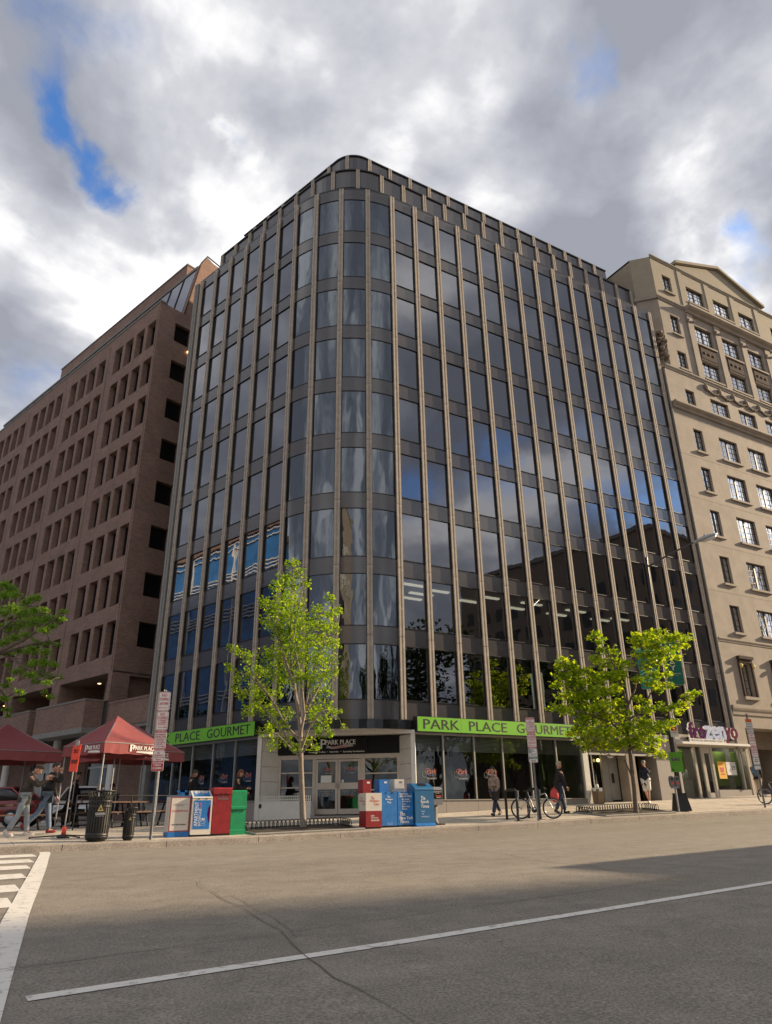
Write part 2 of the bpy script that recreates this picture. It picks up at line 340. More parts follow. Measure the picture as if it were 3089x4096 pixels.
mat('bronze_panel', (.06, .04, .033), .95, var=.2, vscale=8); mat('win_black', (.010, .010, .012), .4); mat('muntin_white', (.35, .37, .38), .5)
mat('concrete_trim', (.24, .235, .22), .85, var=.12, vscale=5); mat('wood', (.085, .04, .025), .7, var=.3, vscale=9); mat('car_red', (.20, .008, .012), .15, spec=.7); mat('car_white', (.60, .60, .61), .15, spec=.7)
mat('pale_wall', (.44, .40, .34), .85, var=.08, vscale=2); mat('poster_yellow', (.75, .42, .03), .6); mat('poster_white', (.70, .70, .68), .6); mat('poster_red', (.55, .06, .06), .6)
brick_mat('brick', (.33, .18, .132), (.215, .11, .078), (.33, .25, .205)); MATS['brick_side'] = MATS['brick']
glass_mat('curtain_glass', tint=(.17, .175, .185), refl=(.66, .67, .72), base=.235, wav=.0035, wscale=.8)
glass_mat('curved_glass', tint=(.13, .14, .15), refl=(.60, .66, .74), base=.16, wav=.022, wscale=1.6, streaky=True)
glass_mat('shop_glass', tint=(.58, .59, .57), refl=(.75, .78, .75), base=.05, wav=.006)
mat('office_glass', (.012, .011, .011), .12, spec=.25)
glass_mat('sky_glass', tint=(.1, .1, .1), refl=(1, 1, 1), base=.95, wav=.02, wscale=1.5); mat('blue_glass', (.035, .17, .46), .25, var=.3, vscale=.5)
leaf_mat('leaf_lime', (.10, .23, .010), (.40, .54, .03), .5); leaf_mat('leaf_linden', (.10, .23, .012), (.48, .58, .03), .55); leaf_mat('leaf_locust', (.13, .27, .02), (.22, .38, .04), .5); leaf_mat('leaf_dark', (.02, .05, .008), (.06, .10, .015), .35)

def ground_mat(name, a, b, c, rough, speck, crackcol=None):
    m = bpy.data.materials.new(name); m.use_nodes = True; t = m.node_tree; p = t.nodes['Principled BSDF']; L = t.links.new
    geo = N(t, 'ShaderNodeNewGeometry')
    def nz(scale, det, lo, hi, rg=.6, stretch=None):
        v = geo.outputs['Position']
        if stretch:
            mp = N(t, 'ShaderNodeMapping'); mp.inputs['Scale'].default_value = stretch; L(v, mp.inputs[0]); v = mp.outputs[0]
        n = N(t, 'ShaderNodeTexNoise'); n.inputs['Scale'].default_value = scale; n.inputs['Detail'].default_value = det; n.inputs['Roughness'].default_value = rg; L(v, n.inputs['Vector'])
        r = N(t, 'ShaderNodeMapRange'); r.inputs['From Min'].default_value = lo; r.inputs['From Max'].default_value = hi; L(n.outputs['Fac'], r.inputs['Value']); return r.outputs[0], n.outputs['Fac']
    big, _ = nz(.35, 6, .3, .7, stretch=(.35, 1, 1)); mid, _ = nz(3.0, 6, .3, .7); fine, ff = nz(speck, 3, .35, .68, .8)
    m1 = N(t, 'ShaderNodeMixRGB'); L(big, m1.inputs[0]); m1.inputs[1].default_value = (*a, 1); m1.inputs[2].default_value = (*b, 1)
    m2 = N(t, 'ShaderNodeMixRGB'); m2.blend_type = 'OVERLAY'; m2.inputs[0].default_value = .16; L(m1.outputs[0], m2.inputs[1]); L(mid, m2.inputs[2])
    m3 = N(t, 'ShaderNodeMixRGB'); m3.blend_type = 'OVERLAY'; m3.inputs[0].default_value = c; L(m2.outputs[0], m3.inputs[1]); L(fine, m3.inputs[2])
    L(m3.outputs[0], p.inputs['Base Color']); p.inputs['Roughness'].default_value = rough; p.inputs['Specular IOR Level'].default_value = .3
    bp = N(t, 'ShaderNodeBump'); bp.inputs['Strength'].default_value = .7; bp.inputs['Distance'].default_value = .006; L(ff, bp.inputs['Height']); L(bp.outputs[0], p.inputs['Normal'])
    MATS[name] = m
ground_mat('asphalt', (.205, .182, .152), (.27, .24, .202), .5, .85, 60); ground_mat('pavement', (.44, .39, .325), (.53, .465, .385), .35, .85, 30); ground_mat('kerb_stone', (.30, .26, .225), (.38, .335, .29), .4, .8, 30)
def paint_mat():
    m = bpy.data.materials.new('road_paint'); m.use_nodes = True; t = m.node_tree; p = t.nodes['Principled BSDF']; L = t.links.new
    geo = N(t, 'ShaderNodeNewGeometry'); n = N(t, 'ShaderNodeTexNoise'); n.inputs['Scale'].default_value = 9; n.inputs['Detail'].default_value = 8; n.inputs['Roughness'].default_value = .75; L(geo.outputs['Position'], n.inputs['Vector'])
    r = N(t, 'ShaderNodeValToRGB'); r.color_ramp.elements[0].position = .36; r.color_ramp.elements[1].position = .46; r.color_ramp.elements[0].color = (.30, .27, .24, 1); r.color_ramp.elements[1].color = (.70, .67, .62, 1)
    L(n.outputs['Fac'], r.inputs[0]); L(r.outputs[0], p.inputs['Base Color']); p.inputs['Roughness'].default_value = .7; MATS['road_paint'] = m
paint_mat()

# ---------------------------------------------------------------- ground levels
KERB_Y = -4.5
def interp(x, xs, ys):
    if x <= xs[0]: return ys[0]
    for i in range(len(xs) - 1):
        if x <= xs[i + 1]: return ys[i] + (ys[i + 1] - ys[i]) * (x - xs[i]) / (xs[i + 1] - xs[i])
    return ys[-1]
XR = [-60, -30, -14, -9, -3.5, 1.1, 5.3, 10.75, 14.5, 25, 60]; ZR = [-1.2, -.92, -.82, -.815, -.74, -.685, -.58, -.50, -.43, -.2, .6]
XF = [-60, -20, -12, -8, -4, 1.5, 2.5, 3.6, 8.9, 15.2, 20.2, 30, 60]; ZF = [-.9, -.62, -.5, -.44, -.36, -.237, -.2, -.165, .03, .142, .303, .5, 1.2]
def zroad(x, y):
    a = interp(x, XR, ZR)
    if y > KERB_Y: return a
    b = -.9 + .02 * (max(-60, min(60, x)) + 14); t = min(1, (KERB_Y - y) / 14.5)
    return a + (b - a) * t
def zwalk(x, y):
    zk = interp(x, XR, ZR) + .14; t = min(max((y - KERB_Y) / -KERB_Y, 0), 1)
    return zk + (interp(x, XF, ZF) - zk) * t
def gp(x, y): return (x, y, zwalk(x, y))
TT = 1.25392; RAD = 4.31296; WR = 1.3725; WL = 1.40277
DL = Vector((-cos(TT), sin(TT), 0)); NL = Vector((-sin(TT), -cos(TT), 0)); L0 = Vector((-RAD * sin(TT), RAD - RAD * cos(TT), 0))
def lf(s, off, z=0.0): return L0 + DL * s + NL * off + Vector((0, 0, z))
RZL = atan2(-DL.y, -DL.x)                       # local x = rightwards seen from the street, local y = inwards
def LM(s, off=0.0, z=0.0): p = lf(s, off, z); return T(p.x, p.y, p.z, RZL)

def sheet(name, xs, ys, zf, m, kind='structure', dz=0.0, skew=None):
    mb = MB(); vs = []
    for y in ys:
        for x in xs:
            X = skew(x, y) if skew else x
            vs.append((X, y, zf(X, y) + dz))
    n = len(xs); mb.add(vs, [(j * n + i, j * n + i + 1, (j + 1) * n + i + 1, (j + 1) * n + i) for j in range(len(ys) - 1) for i in range(n - 1)])
    o = mb.build(name, m); o['kind'] = kind; return o
def ground_z(x, y): return -1.75 + .004 * max(-200, min(200, x))
ground = sheet('ground', [-900, -200, -60, 60, 200, 900], [-900, -200, -60, 0, 60, 200, 900], lambda x, y: -2.2, 'asphalt')
road = sheet('road', [-60, -45, -30, -20, -14, -9, -3.5, 1.1, 5.3, 10.75, 14.5, 25, 40, 60], [-60, -30, -19, -16, -12, -8, KERB_Y, 4, 30, 70], zroad, 'asphalt')
LK = 15.0                                       # kerb of the side street, metres out from the left front
def xleft(y): s = (y - L0.y - NL.y * LK) / DL.y; return L0.x + DL.x * s + NL.x * LK
walk_base = sheet('sidewalk', [0, .05, .1, .15, .2, .25, .3, .4, .5, .7, 1], [KERB_Y + .3, -3, -1.5, 0, 3, 8, 20, 45, 70], zwalk, 'pavement', dz=-.035, skew=lambda t, y: xleft(y) + (60 - xleft(y)) * t)
# paving slabs
xs_ = [-19 + 1.52 * i for i in range(31)]; g_ = .006
for i in range(len(xs_) - 1):
    for ya, yb in ((KERB_Y + .32, -3.05), (-3.05, -1.6), (-1.6, -.02)) if xs_[i] > -5.6 else ((KERB_Y + .32, -3.05), (-3.05, -1.6), (-1.6, -.1), (-.1, 1.4), (1.4, 2.9)):
        a, b = xs_[i] + g_, xs_[i + 1] - g_; c, d = ya + g_, yb - g_
        if c > -.2 and b > -5.3: continue
        q = [(a, c), (b, c), (b, d), (a, d)]; j = random.uniform(-.003, .003)
        top = [(x, y, zwalk(x, y) + j) for x, y in q]; bot = [(x, y, z - .03) for x, y, z in top]
        MB().add(top + bot, [(0, 1, 2, 3), (0, 4, 5, 1), (1, 5, 6, 2), (2, 6, 7, 3), (3, 7, 4, 0)]).build('paving_slab', 'pavement', walk_base)
# kerb
kerb = MB().box(-19.2, -19.0, KERB_Y, KERB_Y + .3, -1.0, -.7).build('kerb', 'kerb_stone'); kerb['kind'] = 'structure'
x = -19.0
while x < 45:
    b = x + 2.35
    a_ = x + .008; b_ = b - .008; vs = []
    for X in (a_, b_):
        zt = interp(X, XR, ZR) + .142; zb = zt - .35
        vs += [(X, KERB_Y - .02, zb), (X, KERB_Y, zt - .015), (X, KERB_Y + .015, zt), (X, KERB_Y + .3, zt + .006), (X, KERB_Y + .3, zb)]
    MB().add(vs, [(0, 5, 6, 1), (1, 6, 7, 2), (2, 7, 8, 3), (3, 8, 9, 4), (4, 3, 2, 1, 0), (5, 6, 7, 8, 9)]).build('kerb_stone', 'kerb_stone', kerb); x = b
for k in range(16):
    a, b = -4.2 + k * 4, -4.2 + k * 4 + 3.985; vs = []
    for s in (a, b):
        for off, dz in ((LK + .02, -.3), (LK, .135), (LK - .3, .14), (LK - .3, -.3)):
            p = lf(s, off); vs.append((p.x, p.y, zroad(p.x, 0) + dz))
    MB().add(vs, [(0, 4, 5, 1), (1, 5, 6, 2), (2, 6, 7, 3), (0, 1, 2, 3), (7, 6, 5, 4)]).build('kerb_stone', 'kerb_stone', kerb)
# painted markings
def strip(name, pts, width, m='road_paint', dz=.004, parent=road, jag=0.0):
    mb = MB(); vs = []; fine = []
    for i in range(len(pts) - 1):
        a, b = Vector((*pts[i], 0)), Vector((*pts[i + 1], 0)); n = max(1, int((b - a).length / (.35 if jag else 1.0)))
        fine += [a.lerp(b, j / n) for j in range(n)]
    fine.append(Vector((*pts[-1], 0)))
    for i, p in enumerate(fine):
        d = (fine[min(i + 1, len(fine) - 1)] - fine[max(i - 1, 0)]).normalized(); nn = Vector((-d.y, d.x, 0))
        if jag: p = p + nn * random.uniform(-jag, jag); ww = width * random.uniform(.3, 1.3)
        else: ww = width * random.uniform(.96, 1.04)
        for sgn in (1, -1): q = p + nn * ww / 2 * sgn; vs.append((q.x, q.y, zroad(q.x, q.y) + dz))
    mb.add(vs, [(2 * i, 2 * i + 1, 2 * i + 3, 2 * i + 2) for i in range(len(fine) - 1)])
    o = mb.build(name, m, parent); o['kind'] = 'structure'; return o
strip('lane_line', [(-13.92, -18.87), (-11.6, -18.81), (-9.55, -18.70), (-6.98, -18.55), (12, -17.9), (45, -16.8)], .125)
strip('crosswalk_line', [(-12.33, -4.62), (-12.36, -5.15), (-13.02, -10.3), (-13.72, -15.56), (-14.17, -19.3), (-14.36, -20.9)], .21)
for ya, yb in ((-6.25, -5.3), (-8.0, -7.05), (-9.6, -8.7), (-11.4, -10.5), (-13.2, -12.3), (-14.75, -13.85), (-16.4, -15.5), (-18.1, -17.2)):
    ym = (ya + yb) / 2; xr_ = -12.33 - .1225 * (-4.62 - ym) - .16
    strip('crosswalk_stripe', [(xr_ - 3.4, ym), (xr_ - 1.7, ym), (xr_, ym)], yb - ya)
strip('crosswalk_line', [(-16.05, -4.75), (-17.9, -20.6)], .27)
mat('crack', (.145, .128, .108), .95)
strip('road_crack', [(-11.5, -13.59), (-11.72, -14.91), (-11.85, -15.95), (-11.9, -16.66), (-12.0, -17.27), (-12.05, -17.81), (-12.2, -18.42), (-12.31, -18.83), (-12.37, -19.13), (-12.43, -19.47), (-12.44, -19.75), (-12.5, -20.3), (-12.7, -21.5)], .010, 'crack', .006, jag=.035)
strip('road_crack', [(-11.62, -15.2), (-11.75, -16.3), (-11.95, -17.5), (-12.12, -18.2)], .007, 'crack', .006, jag=.04)
strip('road_crack', [(-5.2, -9.6), (-5.46, -10.59), (-6.0, -12.75), (-6.71, -14.67), (-6.84, -15.77), (-7.3, -16.93), (-7.6, -17.9)], .013, 'crack', .006, jag=.03)
strip('road_crack', [(-14.3, -18.0), (-9.0, -17.75), (-3.0, -17.2)], .010, 'crack', .006, jag=.02)

# ================================================================ the glass office building
gb = thing('glass_office_building', 'dark glass office building with rounded corner and tall pale stone mullions', 'building', (0, 0, -.25))
PAR = Matrix.Translation((0, 0, .25))
def gpart(mb_or_me, name, mats=None, M=None, parent=gb):
    me = mb_or_me.data(name, mats) if isinstance(mb_or_me, MB) else mb_or_me
    return link(name, me, parent, PAR @ (M if M is not None else Matrix()))
J8 = 6.1861; FH = 2.84371; TOPZ = 29.2; GY = .13        # glass set back behind the mullion face
def mpos(m):                                            # mullion m: position, rotation (x rightwards, y inwards)
    if m >= 0: return Vector((m * WR, 0, 0)), 0.0
    if m >= -4:
        a = -m / 4 * TT; return Vector((-RAD * sin(a), RAD - RAD * cos(a), 0)), -a
    p = L0 + DL * ((-m - 4) * WL); return p, RZL
zj = [3.03] + [J8 + FH * i for i in range(8)] + [TOPZ]
# mullion: shaft with a sunk channel down its face
def mull_profile(wd=.115, d=.34):
    return [(-wd, 0), (-.035, 0), (-.035, .03), (.035, .03), (.035, 0), (wd, 0), (wd, .06), (wd - .02, .08), (wd - .02, d), (-wd + .02, d), (-wd + .02, .08), (-wd, .06)]
mull_me = {}
def mullion_mesh(h):
    k = round(h, 3)
    if k not in mull_me: mull_me[k] = MB().prism(mull_profile(), .008, h - .008).data('mullion', 'mullion_stone')
    return mull_me[k]
for m in range(-10, 15):
    p, rz = mpos(m)
    for i in range(9):
        z0, z1 = zj[i], zj[i + 1]
        gpart(mullion_mesh(z1 - z0), 'mullion', M=T(p.x, p.y, z0, rz))
# bays
def curved(mb, r, a0, a1, z0, z1, n=8, mi=0, thick=0.0):
    vs = []
    for i in range(n + 1):
        a = a0 + (a1 - a0) * i / n
        vs += [(r * sin(a), -r * cos(a), z0), (r * sin(a), -r * cos(a), z1)]
    mb.add(vs, [(2 * i, 2 * i + 2, 2 * i + 3, 2 * i + 1) for i in range(n)], mi, True)
    if thick:
        rr = r - thick
        for z in (z0, z1):
            v2 = []
            for i in range(n + 1):
                a = a0 + (a1 - a0) * i / n; v2 += [(r * sin(a), -r * cos(a), z), (rr * sin(a), -rr * cos(a), z)]
            mb.add(v2, [(2 * i, 2 * i + 1, 2 * i + 3, 2 * i + 2) for i in range(n)], mi)
ARCC = Vector((0, RAD, 0)); DA = TT / 4
def flat_meshes(W, h, key):
    hw = W / 2 - .085
    fr = MB()
    fr.box(-hw, hw, GY - .05, GY + .03, 0, .03); fr.box(-hw, hw, GY - .05, GY + .03, h - .03, h)
    fr.box(-hw, -hw + .025, GY - .05, GY + .03, .045, h - .045); fr.box(hw - .025, hw, GY - .05, GY + .03, .045, h - .045)
    pane = MB().quad((-hw + .025, GY, .03), (hw - .025, GY, .03), (hw - .025, GY, h - .03), (-hw + .025, GY, h - .03))
    bl = MB().quad((-hw + .06, GY + .16, .1), (hw - .06, GY + .16, .1), (hw - .06, GY + .16, h - .1), (-hw + .06, GY + .16, h - .1))
    return fr.data('window', 'black_frame'), pane.data('pane', 'curtain_glass'), bl.data('blind', 'blind')
def arc_meshes(h):
    a = DA / 2 - .024; r = RAD - GY; fr = MB()
    curved(fr, r + .03, -a, a, 0, .03, thick=.06); curved(fr, r + .03, -a, a, h - .03, h, thick=.06)
    for s in (-1, 1):
        b = s * (a - .004); x, y = r * sin(b), -r * cos(b); fr.box(x - .018, x + .018, y - .06, y + .02, .045, h - .045)
    pane = MB(); curved(pane, r, -a, a, .03, h - .03, 10); bl = MB(); curved(bl, r - .16, -a + .02, a - .02, .1, h - .1, 6)
    return fr.data('window', 'black_frame'), pane.data('pane', 'curved_glass'), bl.data('blind', 'blind')
def panel_mesh(W, h):
    hw = W / 2 - .085; return MB().box(-hw, hw, GY - .015, GY + .05, .006, h - .006).data('spandrel_panel', 'spandrel')
def arc_panel(h):
    a = DA / 2 - .024; mb = MB(); curved(mb, RAD - GY + .015, -a, a, .006, h - .006, 8, thick=.06); return mb.data('spandrel_panel', 'spandrel')
levels = []                                             # (window bottom, window top)
for i in range(9): levels.append((3.74 if i == 0 else J8 + FH * (i - 1) + .37, (J8 + FH * i - .33) if i < 8 else 28.55))
bays = [('R', m) for m in range(14)] + [('A', m) for m in range(-4, 0)] + [('L', m) for m in range(-10, -4)]
cache = {}
def getm(k, f, *a):
    if k not in cache: cache[k] = f(*a)
    return cache[k]
rng = random.Random(21)
DARKROOM = {('R', 0, 5), ('A', -2, 7), ('A', -1, 7), ('R', 0, 1), ('R', 1, 1), ('R', 2, 1), ('R', 3, 1), ('R', 4, 1), ('R', 5, 1), ('R', 6, 1), ('R', 7, 1), ('R', 8, 1), ('R', 9, 1)}
for t, m in bays:
    if t == 'A': base = T(ARCC.x, ARCC.y, 0, (m + .5) * DA)
    else:
        p0, rz = mpos(m); p1, _ = mpos(m + 1); c = (p0 + p1) / 2
        if t == 'L': rz = RZL
        base = T(c.x, c.y, 0, rz)
    Wd = WR if t == 'R' else WL
    for i, (a, b) in enumerate(levels):
        h = round(b - a, 3)
        fr, pa, bl = getm(('a', h), arc_meshes, h) if t == 'A' else getm((t, h), flat_meshes, Wd, h, 0)
        wo = gpart(fr, 'window', M=base @ T(0, 0, a)); link('pane', pa, wo, Matrix() if t == 'A' else T(0, GY, 0) @ Matrix.Rotation(rng.gauss(0, .0022), 4, 'Z') @ Matrix.Rotation(rng.gauss(0, .0016), 4, 'X') @ T(0, -GY, 0))
        if (t, m, i) not in DARKROOM and i > 0 and rng.random() < (.94 if i > 1 else .35): link('blind', bl, wo)
    for i in range(10):
        a = 3.03 if i == 0 else levels[i - 1][1]; b = levels[i][0] if i < 9 else TOPZ; h = round(b - a, 3)
        gpart(getm(('pa', h), arc_panel, h) if t == 'A' else getm(('p', t, h), panel_mesh, Wd, h), 'spandrel_panel', M=base @ T(0, 0, a))
# footprint
def foot(inset, n=10):
    pts = []
    rr = RAD - inset
    pts.append(lf(8.75, -inset)); pts.append(lf(0, -inset))
    for i in range(1, n): a = TT * (1 - i / n); pts.append(ARCC + Vector((-rr * sin(a), -rr * cos(a), 0)))
    pts += [Vector((0, inset, 0)), Vector((19.35 - 0.0, inset, 0)), Vector((19.35, 17, 0)), lf(8.75, -19)]
    return [(p.x, p.y) for p in pts][::-1]
mat('roof_grey', (.10, .10, .10), .9)
for i in range(8):
    z = J8 + FH * i; gpart(MB().prism(foot(.36), z - .30, z + .30), 'floor_slab', 'ceiling_tile')
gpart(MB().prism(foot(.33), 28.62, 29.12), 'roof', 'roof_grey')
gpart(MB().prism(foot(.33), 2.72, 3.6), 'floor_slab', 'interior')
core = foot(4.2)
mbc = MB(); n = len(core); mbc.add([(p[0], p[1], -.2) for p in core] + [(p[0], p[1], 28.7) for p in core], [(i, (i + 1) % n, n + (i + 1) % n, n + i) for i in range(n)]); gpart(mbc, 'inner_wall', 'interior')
mbc = MB()                                              # side and rear walls
for a, b in ((Vector((19.35, .35, 0)), Vector((19.35, 17, 0))), (Vector((19.35, 17, 0)), lf(8.75, -19)), (lf(8.75, -19), lf(8.75, -.35))):
    mbc.quad((a.x, a.y, -.6), (b.x, b.y, -.6), (b.x, b.y, 29.15), (a.x, a.y, 29.15))
gpart(mbc, 'end_wall', 'concrete_trim')
# parapet cap
def band(mb, r0, r1, z0, z1, s_end, x_end, n=14, mi=0):    # r0 outer offset (positive outwards), r1 inner offset
    def line(o):
        pts = [lf(s_end, o), lf(0, o)]
        for i in range(1, n): a = TT * (1 - i / n); pts.append(ARCC + Vector((-(RAD + o) * sin(a), -(RAD + o) * cos(a), 0)))
        return pts + [Vector((0, -o, 0)), Vector((x_end, -o, 0))]
    A, B = line(r0), line(r1); k = len(A)
    vs = [(p.x, p.y, z) for z in (z0, z1) for p in A] + [(p.x, p.y, z) for z in (z0, z1) for p in B]
    fs = []
    for i in range(k - 1): fs += [(i, i + 1, k + i + 1, k + i), (2 * k + i, 3 * k + i, 3 * k + i + 1, 2 * k + i + 1), (k + i, k + i + 1, 3 * k + i + 1, 3 * k + i), (i, 2 * k + i, 2 * k + i + 1, i + 1)]
    fs += [(0, k, 3 * k, 2 * k), (k - 1, 3 * k - 1, 4 * k - 1, 2 * k - 1)]
    mb.add(vs, fs, mi); return mb
gpart(band(MB(), -.12, -.45, TOPZ + .002, TOPZ + .13, 8.75, 19.35), 'parapet_cap', 'black_frame')
# set-back tiers
def tier(off, z0, z1, x0, send, xend, seam):
    ml = MB().prism(mull_profile(.10, .22), 0, z1 - z0).data('mullion', 'mullion_stone')
    r = RAD - off
    spots = []; x = x0
    while x <= xend + .1: spots.append((Vector((x, off, 0)), 0.0)); x += WR
    d = WR - x0
    while True:
        if d < r * TT: a = d / r; spots.append((ARCC + Vector((-r * sin(a), -r * cos(a), 0)), -a))
        elif d - r * TT <= send + .1: spots.append((lf(d - r * TT, -off), RZL))
        else: break
        d += WR
    for q, rz in spots: gpart(ml, 'mullion', M=T(q.x, q.y, z0, rz))
    for k, (a, b, mm) in enumerate(seam):
        mb = band(MB(), -off - .12, -off - .2, a + .01, b - .01, send, xend); gpart(mb, 'parapet_panel', mm)
    mb = band(MB(), -off - .05, -off - .2, z1, z1 + .08, send, xend); gpart(mb, 'parapet_cap', 'black_frame')
    for a, b, mm in seam[1:]: gpart(band(MB(), -off - .09, -off - .119, a - .025, a + .025, send, xend), 'transom', 'black_frame')
tier(1.1, 29.15, 31.75, .05, 8.42, 19.25, [(29.15, 30.55, 'curtain_glass'), (30.55, 31.75, 'spandrel')])
tier(2.75, 31.5, 34.7, .22, 8.6, 19.25, [(31.5, 33.0, 'spandrel'), (33.0, 34.7, 'spandrel')])
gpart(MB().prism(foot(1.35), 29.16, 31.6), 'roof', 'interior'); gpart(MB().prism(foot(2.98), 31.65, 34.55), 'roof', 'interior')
# end pier at the left edge
gpart(MB().box(-.19, .19, .0, .6, 0, 25.6).box(-.03, .03, -.03, 0, 0, 25.6), 'end_pier', 'concrete_trim', M=LM(8.93, 0, 3.55))
gpart(MB().box(-.21, .21, -.01, .5, 0, 4.0), 'end_pier', 'concrete_trim', M=LM(8.93, 0, -.45))
# fluorescent fixtures under the third floor ceiling and a few stray ones
tl = MB().box(-.6, .6, -.09, .09, -.055, 0).data('ceiling_light', 'tube_light')
for x, y, z in [(.55, .9, 8.72), (.95, 1.9, 8.72), (.35, 2.7, 8.72), (1.8, 1.2, 8.72), (3.65, 1.9, 8.72), (4.55, 1.0, 8.72), (6.2, 1.9, 8.72), (7.1, .95, 8.72), (8.9, 1.9, 8.72), (9.9, 1.0, 8.72), (11.8, 1.7, 8.72), (13.0, 1.2, 8.72)]:
    gpart(tl, 'ceiling_light', M=T(x + .65 * y, y, z - (.012 if y > 1.5 else 0), 0))
gpart(tl, 'ceiling_light', M=T(-1.95, 1.25, 23.19 - .0, .2) @ Matrix.Scale(.6, 4)); gpart(tl, 'ceiling_light', M=T(15.9, 1.0, 14.4, 0) @ Matrix.Scale(.6, 4))

# ---------------------------------------------------------------- street level of the glass building
def venetian(x0, x1, z0, z1):
    mb = MB(); z = z0
    while z < z1: mb.quad((x0, 0, z), (x1, 0, z), (x1, .03, z + .045), (x0, .03, z + .045)); z += .05
    return mb
xs_r = [.42, 1.75, 3.22, 4.63, 6.05, 7.49, 8.9]
def shopfront(edges, zb, base_z, M, flip=False):
    for i in range(len(edges) - 1):
        a, b = edges[i], edges[i + 1]
        gpart(MB().quad((a + .03, .1, zb), (b - .03, .1, zb), (b - .03, .1, 2.53), (a + .03, .1, 2.53)), 'shop_pane', 'shop_glass', M)
        gpart(MB().box(a + .006, b - .006, .0, .3, base_z, zb - .006), 'granite_panel', 'granite', M)
        o = gpart(venetian(a + .05, b - .05, 1.95, 2.5), 'venetian_blind', 'blind_slat', M @ T(0, .15, 0)); o['kind'] = 'stuff'
        gpart(MB().box(b - .028, b + .028, .04, .16, zb, 2.53), 'shopfront_mullion', 'aluminium', M)
    gpart(MB().box(edges[0] - .02, edges[-1] + .02, -.02, .22, 2.53, 2.72), 'head_rail', 'aluminium', M)
    gpart(MB().box(edges[0], edges[-1], .05, .30, 2.72, 3.03), 'fascia_panel', 'black_frame', M)
    gpart(MB().box(edges[0], edges[-1], -.03, .32, zb - .002, zb + .028), 'window_sill', 'aluminium', M)
shopfront(xs_r, .21, -.75, Matrix()); MLs = LM(0)
sl = [-8.42, -6.72, -5.25, -3.79, -2.3, -.84]
shopfront(sl, .27, -.75, MLs)
gpart(MB().box(8.9, 9.2, -.04, .5, -.3, 2.58).box(8.87, 9.23, -.07, .0, 2.46, 2.58), 'stone_pier', 'white_paint')
# lettering stuck on the panes
mat('logo_pink', (.50, .16, .15), .6); mat('logo_white', (.42, .40, .40), .6); mat('logo_green', (.20, .27, .16), .6); mat('logo_blue', (.14, .16, .28), .6)
def decal(x0, x1, z0, z1, M, dim=1):
    mb = MB(); h = z1 - z0; w_ = x1 - x0
    put_text(mb, 'Park', x0 + .34 * w_, x1, z0 + .48 * h, z1 - .05 * h, 0, 0, shear=.35, fit=True, bold=.004)
    put_text(mb, 'Place', x0 + .28 * w_, x1 - .02, z0 + .26 * h, z0 + .55 * h, -.001, 3, shear=.35, fit=True)
    put_text(mb, 'GOURMET', x0 + .36 * w_, x1, z0, z0 + .16 * h, 0, 1, fit=True, bold=.003)
    for k, (cx, cz, rx, rz_) in enumerate(((.22, .42, .16, .28), (.42, .70, .2, .24), (.34, .34, .12, .18))):
        pts = [(x0 + w_ * (cx + rx * cos(a * .33)), -.0005, z0 + h * (cz + rz_ * sin(a * .33))) for a in range(0, 17)]
        mb.tube(pts, .008, 4, (2, 0, 3)[k])
    o = gpart(mb, 'window_decal', ['logo_pink', 'logo_white', 'logo_green', 'logo_blue'], M); return o
for a, b in ((.74, 1.42), (2.18, 2.86), (3.62, 4.30)): decal(a, b, .94, 1.34, T(0, .085, 0))
for a, b in ((-4.75, -4.3), (-3.32, -2.72), (-1.75, -1.22)): decal(a, b, .98, 1.34, MLs @ T(0, .085, 0))
# ---- corner entrance, set across the corner
EM = T(-4.32, 3.66, 0, atan2(-.62, .79))
def ep(mb, name, mats, par=gb): return gpart(mb, name, mats, EM, par)
ep(MB().box(-.06, .10, -.06, .12, -.45, 2.56), 'white_pier', 'white_paint'); ep(MB().box(5.86, 6.02, -.06, .12, -.5, 2.56), 'white_pier', 'white_paint')
ep(MB().box(-.06, 6.02, -.08, .16, 2.56, 2.675), 'header_beam', 'white_paint')
zc = [-.45, .42, .96, 1.50, 2.04, 2.555]
for i in range(5):
    a, b = zc[i] + .006, zc[i + 1] - .006
    for (xa, ya, xb, yb) in ((.10, .121, .60, .86), (5.86, .121, 5.30, .86)):
        ep(MB().add([(xa, ya, a), (xb, yb, a), (xb, yb, b), (xa, ya, b), (xa - .05, ya + .05, a), (xb - .05, yb + .05, a), (xb - .05, yb + .05, b), (xa - .05, ya + .05, b)], [(0, 1, 2, 3), (4, 7, 6, 5), (0, 4, 5, 1), (1, 5, 6, 2), (2, 6, 7, 3), (3, 7, 4, 0)]), 'wall_panel', 'white_paint')
ep(MB().box(-.03, 2.08, -.02, .6, -.45, .255), 'low_wall', 'white_paint')
ep(MB().prism_y([(.155 + .055 * cos(a * .4), .1 + .085 * sin(a * .4)) for a in range(16)], -.03, -.021), 'vent_cover', 'black_iron')
for i in range(28): ep(MB().box(.1 + i * .072, .128 + i * .072, .0, .012, .255, .46), 'picket', 'white_paint')
ep(MB().box(.08, 2.08, .012, .03, .30, .33).box(.08, 2.08, .012, .03, .41, .43), 'picket_rail', 'white_paint')
ep(MB().box(.56, 5.34, .8, .95, 1.76, 1.92), 'door_header', 'door_cream'); ep(MB().box(.50, 5.34, .8, .95, 1.92, 2.56), 'sign_backing', 'sign_black')
for x0, x1 in ((.58, .66), (1.92, 2.04), (3.80, 3.98), (5.22, 5.33)): ep(MB().box(x0, x1, .8, .93, -.45, 1.76), 'door_post', 'door_cream')
